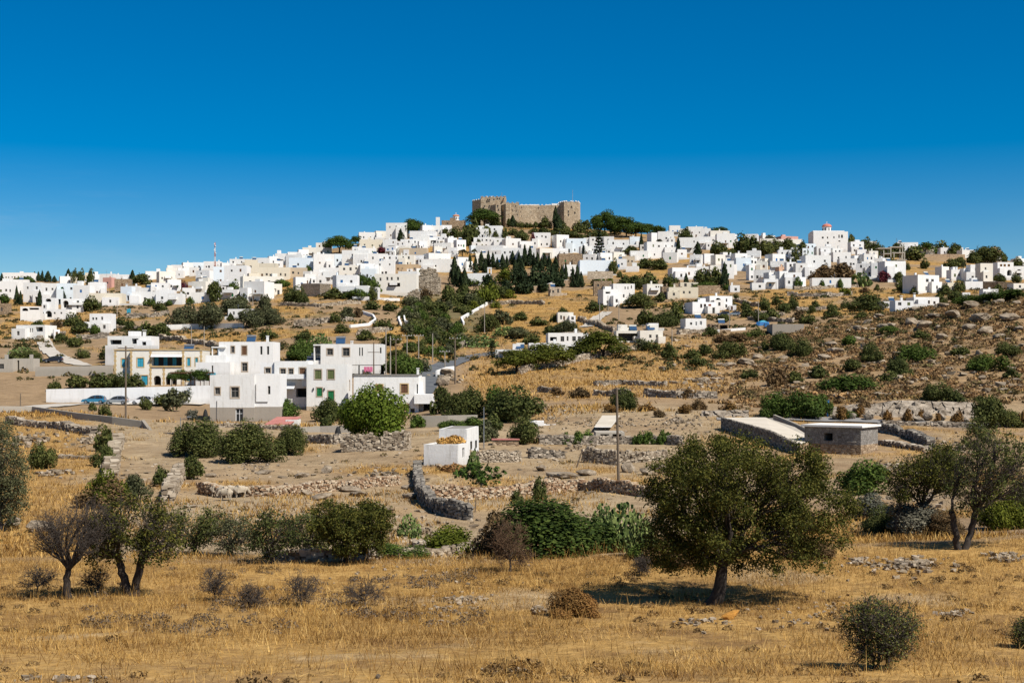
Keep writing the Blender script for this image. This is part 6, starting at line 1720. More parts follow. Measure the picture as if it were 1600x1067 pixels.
# ruined masonry enclosure
def ruin(label, px0, px1, yb, d, tops, mat, thick=.6, name='stone_ruin', st=.3, back=None):
    """a roofless wall of laid stones with a broken top: tops are (pixel column, pixel row)"""
    r = np.random.default_rng(int(px0)); s = d / F; acc = Acc(); C = []; S = []
    org = at((px0 + px1) / 2, d, yb); xs = np.arange(px0 * s, px1 * s, st * .95)
    for sgn in (0, 1):
        for x in xs:
            top = np.interp(x / s, [t_[0] for t_ in tops], [t_[1] for t_ in tops]); H = (yb - top) * s + r.normal() * .1; z = -.8
            while z < H:
                k = st * r.uniform(.36, .62)
                C.append((x - (px0 + px1) / 2 * s + r.normal() * .05, sgn * thick * .6 + r.normal() * .04, z + k / 2)); S.append((st * r.uniform(.42, .62), thick * .36, k * .58)); z += k
    if back:
        for side in (px0, px1):
            for y in np.arange(thick, back, st):
                H = (yb - np.interp(side, [t_[0] for t_ in tops], [t_[1] for t_ in tops])) * s * r.uniform(.8, 1.0); z = -.8
                while z < H:
                    k = st * r.uniform(.36, .62); C.append((side * s - (px0 + px1) / 2 * s, y, z + k / 2)); S.append((thick * .4, st * .55, k * .58)); z += k
    stones(acc, np.array(C), np.array(S), r); o = obj_np(name, *acc.get(), SM[mat]); o.location = org
    return tag(o, label, 'ruin')
ruin('roofless ruin of pale dry laid stone below the bright green pine', 535, 634, 721, 141, [(535, 682), (560, 681), (580, 680), (592, 690), (600, 678), (612, 677), (632, 676)], 'pale', back=4)
ruin('tall tan ruined tower at the lower edge of town', 655, 686, 464, 560, [(655, 432), (658, 420), (664, 422), (672, 419), (680, 421), (686, 434)], 'pale', 1.0, st=.75, back=8)
ruin('collapsed rubble house at the foot of the ruined tower', 630, 656, 476, 520, [(630, 470), (640, 458), (650, 452), (656, 460)], 'pale', 1.0, st=.75)
ruin('low stone enclosure in the orchard behind the upper white house', 461, 500, 512, 412, [(461, 501), (480, 500), (500, 503)], 'pale', .8, st=.6)
# sheds and small things on the terraces
n = Near('flat_roofed_shed', 'flat roofed grey shed under the pale sloping sheet', 953, 692, 160, 0, cat='shed')
n.block(931, 976, 675, 'concrete', 4, [(938, 952, 678, 690, 'v'), (957, 971, 678, 690, 'v')], parapet=.05, roofm='concrete', sink=1)
n = Near('red_roofed_shed', 'little white shed with a red sheet roof', 441, 668, 196, 0, cat='shed')
n.block(446, 465, 656, 'white_old', 3, [(448, 450, 658, 667, 's')], parapet=.0, sink=1)
mb = MB(); a = [(n.X(415), -1.2, n.Z(662.5)), (n.X(456), -1.4, n.Z(661.5)), (n.X(466.5), 2.5, n.Z(651.5)), (n.X(428), 2.5, n.Z(652))]; mb.poly(a, M['red_roof']); mb.poly([(x, y, z - .08) for x, y, z in reversed(a)], M['red_roof'])
for i in range(4): j = (i + 1) % 4; mb.poly([a[i], (a[i][0], a[i][1], a[i][2] - .08), (a[j][0], a[j][1], a[j][2] - .08), a[j]], M['red_roof'])
mb.build('roof_sheet', n.root)
n.box('post', 417, 418, 662.5, 668, -1.1, -1.0, 'wood')
n = Near('water_trough', 'low white cistern beside the dark bush', 845, 671, 176, 0, cat='cistern')
n.block(826, 850, 658, 'white', 2.5, [], parapet=.1, sink=.8); n.block(850, 869, 663, 'white_old', 2.2, [], off=.3, parapet=.1, sink=.8)
n = Near('gateway', 'two stone gate piers in the wall under the low russet terrace', 716, 0, 150) if False else None
mb = MB(); q = [pick(929, 676) + Vector((0, 0, .75)), pick(955, 676) + Vector((0, 0, .75)), pick(968, 653) + Vector((0, 0, .35)), pick(941, 653) + Vector((0, 0, .35))]
mb.poly(q, M['ramp_concrete']); mb.poly([v - Vector((0, 0, .12)) for v in reversed(q)], M['slab'])
for i in range(4): j = (i + 1) % 4; mb.poly([q[i], q[i] - Vector((0, 0, .12)), q[j] - Vector((0, 0, .12)), q[j]], M['slab'])
tag(mb.build('pale_sheet'), 'pale sloping sheet lying on the bank above the flat roofed shed', 'sheet')
mb = MB(); p = at(790, 150, 692); mb.box(-1.4, 1.4, 0, 1.6, -.8, .32, M['brown_stone']); mb.box(-1.5, 1.5, -.1, 1.7, .32, .40, M['red_roof']); o = mb.build('feed_bunker'); o.location = p; tag(o, 'low pinkish topped bunker behind the hay shed wall', 'bunker')
mb = MB(); p = pick(1293, 651); mb.cyl((0, 0, -.3), (0, 0, 2.1), .13, .13, 8, M['deep_blue']); mb.box(-.2, .2, -.12, .12, 1.5, 2.15, M['deep_blue']); o = mb.build('blue_post'); o.location = p; tag(o, 'tall blue post at the road below the rocky hill', 'post')
for a, b_, e, lb in ((745, 725, 703, 'leaning fence stake beside the curved terrace wall, left'), (742, 800, 778, 'thin fence stake in front of the curved terrace wall'), (730, 798, 780, 'thin fence stake near the dark curved wall'), (654, 733, 718, 'thin stake on top of the dark curved wall')):
    p = pick(a, b_); mb = MB(); mb.cyl((0, 0, -.2), (.08, 0, (b_ - e) * p.y / F), .05, .04, 6, M['pole']); o = mb.build('fence_stake'); o.location = p; tag(o, lb, 'stake', 'fence stakes')
mb = MB(); p = pick(900, 730); mb.cyl((0, 0, -.2), (.55, 0, 1.5), .09, .06, 6, M['pole']); o = mb.build('dead_log'); o.location = p; tag(o, 'leaning dead log on the bank left of the tall pole', 'log')
# black plastic tanks / wrapped heaps by the grey based house
for a, b_, w_, h_, lb in ((321, 659, 9, 20, 'black tarpaulin bundle at the left corner of the grey based house'), (528, 690, 12, 24, 'black tarpaulin bundle beside the stone ruin')):
    p = pick(a, b_); s = p.y / F; mb = MB(); mb.dome((0, 0, 0), w_ * s / 2, h_ * s, 14, 7, M['rubber']); mb.cyl((0, 0, -.5), (0, 0, .01), w_ * s / 2, w_ * s / 2, 14, M['rubber'], False); o = mb.build('tarpaulin_bundle', None, True); o.location = p; tag(o, lb, 'bundle')

# ------------------------------------------------------------------ cars
def car(label, px, yb, d, paint, rz, L_=3.9):
    p = at(px, d); root = empty('car', p + Vector((0, 0, .12)), rz); tag(root, label, 'car', 'parked cars'); pm = M[paint]
    prof = [(-.5, .30), (-.505, .55), (-.47, .72), (-.26, .86), (-.09, 1.28), (.05, 1.42), (.25, 1.43), (.40, 1.32), (.485, .92), (.50, .62), (.495, .30)]
    k = L_
    V = []; ys = [(-.82, 0.0), (-.86, .0), (.86, .0), (.82, 0)]
    mb = MB(); n = len(prof)
    def sec(y, tuck): return [(x * k, y * (1 - max(0, (z - .85)) * tuck), z) for x, z in prof]
    rings = [sec(-.80, .32), sec(-.84, .32), sec(.84, .32), sec(.80, .32)]
    rings[0] = [(x * .985, y, z - .0) for x, y, z in rings[0]]; rings[3] = [(x * .985, y, z) for x, y, z in rings[3]]
    for a, b_ in zip(rings[:-1], rings[1:]):
        for i in range(n):
            j = (i + 1) % n; mb.poly([a[i], a[j], b_[j], b_[i]], pm)
    mb.poly(rings[0][::-1], pm); mb.poly(rings[3], pm); mb.build('body', root)
    for sgn in (-1, 1):
        y = lambda z: sgn * (.845 * (1 - max(0, z - .85) * .32) + .004)
        for pts in ([(-.22, .90), (-.075, 1.25), (.075, 1.35), (.075, .90)], [(.095, .90), (.095, 1.35), (.25, 1.36), (.30, .90)], [(.32, .92), (.27, 1.35), (.37, 1.27), (.43, .95)]):
            m2 = MB(); m2.poly([(x * k, y(z), z) for x, z in (pts if sgn > 0 else pts[::-1])], M['glass']); m2.build('window', root)
        for xw in (-.31, .31):
            m2 = MB(); m2.cyl((xw * k, sgn * .60, .30), (xw * k, sgn * .865, .30), .30, .30, 18, M['rubber']); wh = m2.build('wheel', root)
            m3 = MB(); m3.cyl((xw * k, sgn * .86, .30), (xw * k, sgn * .885, .30), .19, .17, 14, M['steel']); m3.build('rim', wh)
        m2 = MB(); m2.box(-.495 * k, -.47 * k, sgn * .70 - .14, sgn * .70 + .14, .60, .74, M['white_paint']); m2.build('headlight', root)
        m2 = MB(); m2.box(.478 * k, .497 * k, sgn * .70 - .12, sgn * .70 + .12, .68, .9, M['dome_red']); m2.build('tail_light', root)
    m2 = MB(); f = lambda x, z, e=.012: (x * k - e, z + e)
    a, b_ = f(-.25, .88), f(-.10, 1.25); m2.poly([(a[0], .72, a[1]), (a[0], -.72, a[1]), (b_[0], -.66, b_[1]), (b_[0], .66, b_[1])], M['glass']); m2.build('windscreen', root)
    m2 = MB(); m2.poly([(.475 * k + .02, -.7, .98), (.475 * k + .02, .7, .98), (.412 * k + .02, .66, 1.28), (.412 * k + .02, -.66, 1.28)], M['glass']); m2.build('rear_window', root)
    return root
M['car_blue'] = plain('car_blue', (0.05, 0.22, 0.36), .25, .3); M['car_silver'] = plain('car_silver', (0.42, 0.44, 0.45), .25, .6); M['car_white'] = plain('car_white', (0.72, 0.73, 0.74), .25); M['car_dark'] = plain('car_dark', (0.03, 0.035, 0.05), .25, .3)
car('blue hatchback parked before the white garden wall', 147, 627, 236.5, 'car_blue', R(4)); car('silver hatchback parked between the blue car and the pole', 182, 627, 237.5, 'car_silver', R(3)); car('pale car parked right of the wooden pole', 222, 627, 238.2, 'car_white', R(6))
car('dark car parked on the farm lane at the left', 83, 562, pick_d(83, 567), 'car_dark', R(8), 4.3)
car('pale green car parked beside the arched white house', 1147, 493, pick_d(1147, 494), 'car_silver', R(-5)); car('dark red brown car parked under the arched white house', 1130, 493, pick_d(1130, 494), 'car_dark', R(4))
for a, b_, lb in ((1192, 508, 'blue tarpaulin covered boat on the roadside left'), (1198, 512, 'small blue bin on the roadside')):
    p = pick(a, b_); mb = MB()
    if a == 1192:
        mb.prism([(-2.4, 0), (-1.2, -.8), (1.6, -.8), (2.2, 0), (1.6, .8), (-1.2, .8)], -.2, .9, M['deep_blue'], .72); mb.prism([(-1.4, 0), (-.8, -.4), (1.0, -.4), (1.3, 0), (1.0, .4), (-.8, .4)], .9, 1.3, M['blue'], .3)
    else: mb.box(-.6, .6, -.5, .5, -.2, 1.1, M['deep_blue']); mb.box(-.65, .65, -.55, .55, 1.1, 1.2, M['deep_blue'])
    o = mb.build('covered_boat' if a == 1192 else 'bin'); o.location = p; tag(o, lb, 'boat' if a == 1192 else 'bin')
# ------------------------------------------------------------------ sheep
def sheep(px, yb, rz, label, graze=True):
    import bmesh
    p = pick(px, yb); bm = bmesh.new(); hz = .18 if graze else .62
    sk = [((0, 0, .55), .25), ((-.34, 0, .57), .22), ((-.47, 0, .52), .08), ((.28, 0, .55), .22), ((.44, 0, .58), .13), ((.60, 0, hz + .12), .085), ((.72, 0, hz), .05)]
    ed = [(0, 1), (1, 2), (0, 3), (3, 4), (4, 5), (5, 6)]
    for sx, sy in ((.26, .11), (.26, -.11), (-.32, .11), (-.32, -.11)):
        b_ = len(sk); sk += [((sx, sy, .36), .07), ((sx + (.03 if sx < 0 else 0), sy, .2), .038), ((sx, sy, .0), .035)]
        ed += [(3 if sx > 0 else 1, b_), (b_, b_ + 1), (b_ + 1, b_ + 2)]
    for sy in (.05, -.05):
        b_ = len(sk); sk += [((.58, sy * 2.4, hz + .16), .022)]; ed += [(5, b_)]
    me = bpy.data.meshes.new('sheep'); me.from_pydata([q[0] for q in sk], ed, []); o = bpy.data.objects.new('sheep', me); link(o)
    o.modifiers.new('skin', 'SKIN'); o.modifiers.new('sub', 'SUBSURF').levels = 2; o.modifiers['sub'].render_levels = 2
    for i, q in enumerate(sk): me.skin_vertices[0].data[i].radius = (q[1], q[1])
    me.skin_vertices[0].data[0].use_root = True
    me.materials.append(M['sheep']); o.location = p; o.rotation_euler.z = rz; o.scale = (1.05,) * 3
    tag(o, label, 'sheep', 'sheep by the russet wall')
for a, b_, rz, lb in ((339, 776, .2, 'leftmost sheep of the flock by the russet wall'), (353, 782, 3.0, 'foremost sheep of the flock, nearest the camera'), (363, 777, -.2, 'sheep in the middle of the flock with its head to the right'), (376, 777, .5, 'rightmost sheep of the flock'), (349, 778, 2.7, 'sheep between the leftmost and the foremost one')):
    sheep(a, b_, rz, lb)
# ------------------------------------------------------------------ plants one can tell apart, as they stand in the photograph
def PL(kind, txt):
    for q in txt.split(';'):
        a = q.split()
        if not a: continue
        f = [float(v) for v in a[:4]]          # column, top row, foot row, width
        plant(f[0], f[2], f[3], f[2] - f[1], kind)
PL('C', '''26 447 476 6;32 455 477 5;62 454 478 7;98 449 467 9;3 427 438 6;54 424 439 6;60 424 439 5;66 423 440 5;75 424 441 9;85 431 441 6;107 418 436 8;207 423 445 9;626 358 377 9;710 402 446 13;734 397 425 7;
752 393 423 9;763 392 416 6;770 395 419 7;777 403 421 6;785 397 421 8;792 400 421 6;801 392 413 7;811 395 421 8;820 383 416 8;828 385 416 8;834 396 420 6;840 395 421 8;851 396 416 7;858 399 426 9;868 401 431 10;878 415 441 7;884 411 441 6;895 418 449 8;902 414 449 8;908 425 449 8;846 404 424 8;815 404 424 8;805 406 428 8;864 412 436 8;
1002 365 391 6;1060 370 394 7;1090 378 399 10;1072 427 448 7;1132 411 450 11;1270 362 380 8;1023 434 449 8;505 420 432 4;370 470 484 8;716 416 448 12;726 420 450 11;743 402 428 7;758 404 428 7''')
for a, t_, b_, w_, lb in ((311, 657, 713, 78, 'broad round bush in the bare field, left of the largest one'), (392, 661, 724, 88, 'largest round bush in the bare field below the grey based house'), (457, 665, 710, 48, 'small round bush right of the largest one in the bare field')): plant(a, b_, w_, b_ - t_, 'L', mk='B', lod='near', label=lb)
plant(586, 684, 102, 80, 'G', label='bright green bushy pine in front of the house with ochre window frames', mk='A', lod='near')
plant(872, 868, 168, 86, 'L', label='wide deep green thicket in the middle of the hedge row', mk='E', lod='near')
for a, b_, c, e, lb in ((942, 516, 560, 80, 'wide yellow green umbrella pine in front of the glazed wing'), (852, 536, 576, 84, 'largest of the yellow green pines by the low white house'), (808, 546, 582, 66, 'leftmost of the yellow green pines by the low white house')): plant(a, c, e, c - b_, 'P', label=lb, mk='W', lod='mid')
PL('P', '''530 371 395 36;644 345 371 30;945 333 366 32;961 340 367 30;978 343 371 34;994 349 371 30;1012 347 362 30;1028 347 360 20;932 339 362 20;1122 350 368 30;556 370 382 14;1445 378 396 26''')
PL('T', '''735 346 385 27;712 355 372 20;697 357 373 14;336 440 471 22;378 457 470 22;143 464 486 28;112 489 510 23;125 503 520 30;222 428 445 26;116 421 434 11;126 421 434 11;143 420 433 13;236 442 450 18;286 455 464 9;1070 357 377 20;1125 380 399 22;1160 366 397 28;1176 370 397 30;1195 376 399 25;1140 390 403 22;1118 378 400 16;1210 375 394 27;1232 373 395 26;1330 366 379 11;1325 376 393 18;1352 372 390 16;1368 370 387 16;1375 384 403 34;1402 380 402 20;1425 385 407 32;1395 404 420 18;1470 375 399 30;1490 381 399 25;1540 386 412 46;1521 394 412 18;1568 394 407 11;1590 403 418 18;1357 459 486 62;1385 388 406 26;1565 429 442 12;1588 428 442 14''')
PL('B', '''190 495 510 30;228 502 528 34;252 503 528 32;168 536 562 26;117 524 542 25;465 446 476 36;522 449 467 35;556 380 386 9;583 446 462 14;815 361 377 22;788 354 373 10;775 360 372 10;812 416 451 30;835 414 451 30;855 419 451 28;872 424 449 22;765 427 449 26;770 442 462 26;790 436 459 24;820 436 459 28;848 436 456 26;870 434 450 24;
700 444 472 22;724 444 471 26;748 449 471 26;786 447 466 22;985 384 397 28;1010 403 419 30;1030 404 421 26;958 404 421 14;968 423 434 10;975 429 452 28;995 429 452 30;1012 424 449 28;1048 429 448 25;1100 419 446 30;1117 417 448 32;1000 457 480 45;1033 456 472 14;1010 481 507 30;1040 484 510 42;1055 479 507 28;1203 362 376 18;1230 377 397 30;1198 379 400 20;1243 384 400 20;1258 397 412 14;1240 402 412 20;1255 376 392 16;
1445 404 420 14;1417 409 422 11;1485 404 420 26;1500 401 417 20;1478 444 462 22;1410 439 457 16;1498 437 454 17;1560 444 457 18;1493 454 472 26;1470 457 476 20;1560 428 440 18;1412 436 452 20;1370 444 454 9;1405 424 441 15;1240 461 484 16;1195 461 487 16;1212 459 477 13;1275 469 482 15;1268 476 490 13;1204 482 500 26;1190 486 503 24;1150 458 470 10;1430 446 460 16;
761 490 519 36;813 487 501 22;842 497 509 30;866 489 503 15;1045 534 562 26;1140 533 560 46;1220 519 547 36;1250 528 557 36;1195 531 547 14;1362 534 567 38;1405 559 587 40;1280 569 592 30;1575 534 557 36;1470 596 627 52;1496 609 630 28;1545 614 668 52;1580 639 667 38;975 604 640 42;1018 531 548 28;1080 545 560 30;1100 537 556 24;880 502 522 36;540 480 497 18;525 488 504 16;360 490 502 14;
300 709 749 36;253 727 760 27;67 689 732 44;163 660 704 34;163 692 728 46;690 600 646 36;732 604 652 62;803 601 658 88;820 648 692 58;772 644 672 34;712 612 655 40;515 621 658 48;510 648 668 22;843 742 782 26;808 764 789 23;50 547 566 36;25 550 568 26;228 619 640 20;165 629 652 20;145 627 642 14;120 584 607 36;155 582 606 36;85 593 611 22;190 581 606 42;214 582 606 26;255 614 634 30;
880 480 490 14;700 470 482 20;720 474 488 24;690 486 500 22;655 470 484 14;1165 470 484 14;1300 473 486 16;1320 470 482 14;1345 488 498 24''')
PL('G', '''5 459 476 22;365 437 451 18;297 463 473 13;264 469 478 14;237 466 479 14;440 436 449 26;420 441 450 16;567 429 447 42;583 432 447 26;482 414 426 10;148 506 523 16;935 427 447 24;1313 435 448 9;1284 437 449 9;1246 432 443 12; 630 553 588 58;545 622 655 34;440 621 655 54;1210 611 652 58;1253 609 652 64;1283 614 650 38;1344 716 772 84;1393 509 520 36;1327 524 539 26;475 530 562 46;470 544 564 40;645 560 585 30;690 540 556 18;45 431 441 20;30 432 442 20;1136 444 454 14;385 436 446 16;672 540 556 22;652 646 668 30;705 655 672 50;740 650 668 34;780 600 650 46''')
PL('Y', '''788 419 442 30;762 439 477 32;753 444 468 20;798 452 466 18;952 429 446 12;705 820 864 88;165 732 792 70;775 470 482 16;740 470 484 18;1050 440 452 14;1320 450 462 20;1060 480 492 14;970 436 450 16;140 428 436 14''')
PL('O', '''290 476 512 46;330 474 514 46;367 464 492 46;396 484 512 42;412 461 492 24;425 480 507 40;270 604 642 32;290 604 630 30;210 738 784 44;543 480 498 18;785 484 507 32;812 511 529 36;885 502 522 38;660 560 580 26;1000 529 547 22;760 655 690 36''')
PL('R', '''286 438 452 15;833 363 380 8;1382 423 441 19;708 352 360 8;595 386 396 20''')
PL('D', '''90 496 512 16;461 460 474 18;663 449 468 24;1290 412 436 34;1318 410 434 32;1272 424 436 22;1150 520 534 42;1130 522 536 28;1215 571 604 34;780 796 866 82;165 745 792 90;1250 484 500 22;1352 448 458 16;905 604 622 30;560 480 496 16;1090 622 640 30;870 604 618 24;1350 622 640 22;1075 606 622 20;1030 640 652 20;985 440 452 14''')
PL('U', '''1313 633 656 22;1342 632 652 17;1387 639 659 17;1418 637 659 15;1440 639 656 13;1465 644 660 12;1495 641 662 20;1598 640 668 20;1070 630 646 26;1010 630 642 30;1140 628 644 24;960 632 644 30''')
PL('S', '''1235 424 438 18;1360 768 812 66;300 639 656 24;1375 470 486 16;1105 430 442 12''')
PL('K', '''1345 424 448 35;790 509 525 42;748 523 542 60;230 466 478 14;975 780 862 74;945 785 832 50;1002 800 868 52;1040 498 508 20;35 542 556 44;500 520 545 40;740 700 735 22;985 812 850 36;640 800 840 40''')
PL('L', '''1428 537 564 64;1325 583 612 92;1545 553 580 68;1570 452 470 80;1520 460 474 60;1320 640 652 40;605 846 872 76;650 850 872 50;560 452 462 40;735 436 446 30;1100 440 452 40;1160 520 530 30;1010 848 872 60''')
for a, t_, b_, w_, k, dd in ((757, 329, 354, 42, 'P', 872), (801, 337, 354, 9, 'C', 872), (868, 323, 356, 9, 'C', 866), (873, 336, 360, 12, 'C', 862), (795, 341, 354, 9, 'B', 872), (808, 346, 355, 8, 'B', 872), (815, 346, 356, 10, 'B', 872), (823, 347, 356, 9, 'B', 870), (836, 346, 356, 10, 'B', 870), (845, 347, 357, 11, 'B', 870), (853, 338, 356, 18, 'B', 868), (829, 348, 356, 8, 'B', 870), (905, 345, 366, 26, 'T', 862), (880, 347, 366, 20, 'T', 864), (917, 343, 358, 14, 'B', 868), (774, 340, 354, 16, 'B', 872), (745, 340, 353, 12, 'B', 872)):
    plant(a, b_, w_, b_ - t_, k, d=dd)
PL('B', '''800 356 368 16;815 358 369 14;850 356 368 20;870 356 369 26;890 360 371 22;925 358 371 22;940 360 372 20;760 352 362 14;835 357 366 16;900 362 372 18;730 352 366 14;748 374 382 12;910 366 376 14''')
PL('B', '''580 470 484 26;610 472 486 24;640 462 476 26;668 462 480 24;688 470 490 26;720 456 476 28;745 462 480 26;600 498 516 30;570 515 532 30;610 520 540 34;535 505 520 24;650 500 520 28;680 510 530 30;700 520 540 30;620 545 562 30;475 515 532 26;420 515 530 28;250 470 486 22;205 500 516 22;95 520 534 22;60 500 512 18;130 545 560 22;830 520 538 30;860 508 522 24;900 540 556 26;930 470 486 26;980 508 524 28;1060 470 484 22;1095 462 476 20;1130 490 504 22;1170 478 496 26;1225 470 488 22;1260 490 506 24;1300 480 496 26;1110 510 526 24;1180 512 528 28;1090 555 572 28;1170 575 592 28;1240 580 598 30;1330 560 578 30;1440 515 530 28;1500 540 556 30;1390 580 598 30;1580 575 592 28''')
PL('F', '''723 384 402 20;741 383 402 14;1506 402 424 10;1030 368 386 14;905 455 470 12''')
plant(936, 406, 26, 46, 'N', label='tiered araucaria tree in front of white houses'); plant(769, 562, 24, 30, 'N', label='small tiered conifer left of the yellow green pines'); plant(912, 402, 12, 20, 'N')
# clumps of vine over the pergola and on the terrace row
for a, b_, c, e in ((280, 578, 592, 34), (312, 577, 594, 40)): plant(a, c, e, c - b_, 'V', d=251, label='vine foliage on the villa pergola, %s half' % ('left' if a < 300 else 'right'))
for i, a in enumerate((884, 902, 920, 998, 1012, 1034, 1044)): plant(a, 694, 20, 20 + (i % 3) * 2, 'V')
# orchard of small olives on the slope left of the white path
ro = random.Random(4)
for k in range(80):
    a = ro.uniform(632, 742); b_ = ro.uniform(472, 556)
    if a > 722 and b_ > 500: continue
    w_ = ro.uniform(13, 24); plant(a, b_, w_, w_ * ro.uniform(.62, .85), ro.choice('OOBG'))
# a fig and other open small trees get skeletons further on
# ------------------------------------------------------------------ fill the packed streets between them
cov = np.zeros((700, 1700), bool)
for a, b_, c, e, _d in HOUSES:
    cov[int(c):int(e), int(max(a, 0)) + 40:int(max(b_, 0)) + 40] = True
def town_band(x):
    """upper and lower edge of the closely built ground, in the photograph"""
    up = np.interp(x, [0, 100, 200, 300, 400, 500, 600, 680, 740, 800, 900, 1000, 1050, 1100, 1200, 1300, 1400], [442, 438, 432, 420, 411, 391, 370, 358, 374, 378, 376, 378, 364, 366, 376, 380, 396])
    lo = np.interp(x, [0, 100, 140, 200, 300, 400, 440, 500, 560, 660, 700, 760, 860, 900, 950, 1000, 1060, 1120, 1200, 1250, 1300, 1400], [470, 470, 470, 464, 462, 456, 445, 440, 440, 430, 415, 400, 392, 396, 400, 404, 404, 404, 426, 436, 404, 426])
    return up, lo
for _o, px_, py_, ph_, w_, h_ in THINGS:
    if 'house' not in ph_ and py_ < 480: cov[max(0, int(py_ - h_ / 2)):int(py_ + h_ / 2), max(0, int(px_ - w_ / 2) + 40):int(px_ + w_ / 2) + 40] = True
rf = random.Random(5); fills = 0
ys = 366; NMAX = 297
while ys < 472 and len(HOUSES) < NMAX:
    x = rf.uniform(-5, 10)
    while x < 1400 and len(HOUSES) < NMAX:
        wpx = rf.uniform(11, 19); hpx = rf.uniform(9, 14)
        up, lo = town_band(x + wpx / 2)
        yb = ys + rf.uniform(-2, 2)
        if up + 9 < yb < lo:
            sub = cov[int(yb - hpx * .9):int(yb), int(x) + 40:int(x + wpx) + 40]
            inpark = (700 < x + wpx / 2 < 912 and yb > 404 - 0.0 * x) or (690 < x + wpx/2 < 760 and yb < 385) 
            if sub.mean() < 0.93 and not inpark:
                mat = rf.choice(['white'] * 6 + ['white_old', 'pale_cream', 'blue_white'])
                house(x, x + wpx, yb - hpx, yb + 1, '', mat=mat, d=pick_d(x + wpx / 2, yb + 1) + rf.uniform(-1.5, 3.0))
                cov[int(yb - hpx):int(yb), int(x) + 40:int(x + wpx) + 40] = True; fills += 1
        x += wpx * rf.uniform(.9, 4.2)
    ys += 4

# ------------------------------------------------------------------ near trees with their own trunks and limbs
big_tree('carob_tree', 'large spreading green tree with a short dark forked trunk in the straw field', 1115, 944, [(1175, 775, 150, 98), (1085, 790, 82, 95), (1265, 800, 78, 75), (1170, 845, 150, 48), (1140, 735, 90, 58), (1060, 745, 40, 40), (1240, 750, 60, 50), (1040, 850, 40, 40)], (1128, 884), .30, 13, 270, 320, .046, 'T', 'bark', 5, 0.03, clump=.44, twigs=0, hollow=.35)
big_tree('bare_tree', 'leafless grey tree, leftmost in the straw field', 105, 936, [(115, 828, 62, 42), (75, 835, 28, 30), (150, 820, 30, 34)], (108, 890), .17, 12, 150, 0, .05, 'B', 'bark', 6, 0, clump=.26, twigs=7, tw_len=.5, hollow=.2, tmat='twig')
big_tree('twin_stem_tree', 'half dead tree with two dark stems and a green top beside the leafless one', 205, 931, [(210, 815, 68, 38), (245, 850, 40, 30), (165, 850, 36, 32)], (205, 880), .22, 12, 160, 60, .055, 'T', 'bark', 7, .35, clump=.34, twigs=4, tw_len=.45, hollow=.3, forks=[(203, (186, 878)), (207, (224, 870))], tmat='twig')
for lb, px, yb, cr, tt, sd, lm, bare, lpc, ncl, tw in (
    ('dark bushy tree right of the two stemmed tree', 302, 866, [(300, 826, 48, 34), (335, 815, 24, 22)], (305, 845), 11, 'B', .15, 90, 70, 2),
    ('grey thin leaved small tree in the hedge row', 362, 868, [(368, 838, 40, 32)], (362, 850), 12, 'O', .25, 60, 60, 3),
    ('slender upright tree in the middle of the hedge row', 425, 880, [(428, 838, 38, 38)], (426, 852), 13, 'B', .25, 70, 70, 3),
    ('wide grey green tree in the hedge row left of the rounded one', 482, 868, [(480, 835, 42, 36)], (482, 850), 14, 'B', .2, 90, 70, 2),
    ('rounded dark green tree overhanging the rubble wall', 538, 880, [(548, 826, 64, 45), (520, 810, 40, 34), (575, 820, 40, 34)], (540, 850), 15, 'T', .02, 170, 120, 1)):
    big_tree('hedge_tree', lb, px, yb, cr, tt, .13, 8, ncl, lpc, .055, lm, 'bark', sd, bare, clump=.36, twigs=tw, tw_len=.4, hollow=.25, group=None)
big_tree('bare_shrub', 'reddish leafless shrub with a bent stem at the field edge', 797, 893, [(795, 842, 30, 30), (815, 872, 20, 18), (785, 865, 18, 18)], (797, 876), .06, 8, 90, 0, .05, 'D', 'grey_bark', 21, 0, clump=.25, twigs=6, tw_len=.42, hollow=.1, tmat='red_twig', cat='shrub')
big_tree('windswept_tree', 'windswept tree with two leaning stems and a green brown crown at right', 1402, 840, [(1455, 735, 46, 30), (1420, 755, 34, 34), (1485, 745, 30, 28), (1475, 715, 32, 18)], (1412, 802), .17, 9, 140, 90, .06, 'T', 'bark', 22, .2, clump=.38, twigs=4, tw_len=.5, hollow=.2, forks=[(1400, (1404, 800)), (1405, (1440, 795))], tmat='twig')
big_tree('windswept_tree', 'dark twiggy tree leaning right at the right edge', 1503, 858, [(1550, 725, 62, 50), (1520, 760, 44, 44), (1590, 740, 40, 50), (1555, 690, 30, 28)], (1518, 800), .2, 11, 190, 55, .055, 'B', 'bark', 23, .25, clump=.36, twigs=4, tw_len=.55, hollow=.15, forks=[(1500, (1486, 800)), (1507, (1525, 800))], tmat='twig')
big_tree('feathery_tree', 'pale feathery grey green tree cut by the left edge', 2, 830, [(8, 740, 36, 60), (-10, 700, 34, 50), (15, 780, 26, 40)], (2, 800), .16, 9, 150, 110, .06, 'O', 'grey_bark', 24, .05, clump=.45, twigs=2, tw_len=.4, hollow=.2)
big_tree('shrub', 'dense dark twiggy shrub in the foreground at lower right', 1375, 1044, [(1372, 985, 58, 46), (1350, 965, 34, 34), (1400, 975, 38, 40), (1375, 1015, 48, 24)], (1375, 1020), .05, 12, 210, 34, .028, 'B', 'bark', 25, .08, clump=.20, twigs=4, tw_len=.28, hollow=.1, tmat='twig', cat='shrub', forks=[(1368, (1360, 1018)), (1378, (1388, 1016)), (1374, (1374, 1010))])
big_tree('shrub', 'dark shrub cut by the right edge in the foreground', 1602, 1012, [(1606, 990, 24, 24)], (1602, 1002), .04, 6, 70, 34, .03, 'B', 'bark', 26, .1, clump=.2, twigs=3, tw_len=.25, hollow=.1, tmat='twig', cat='shrub')
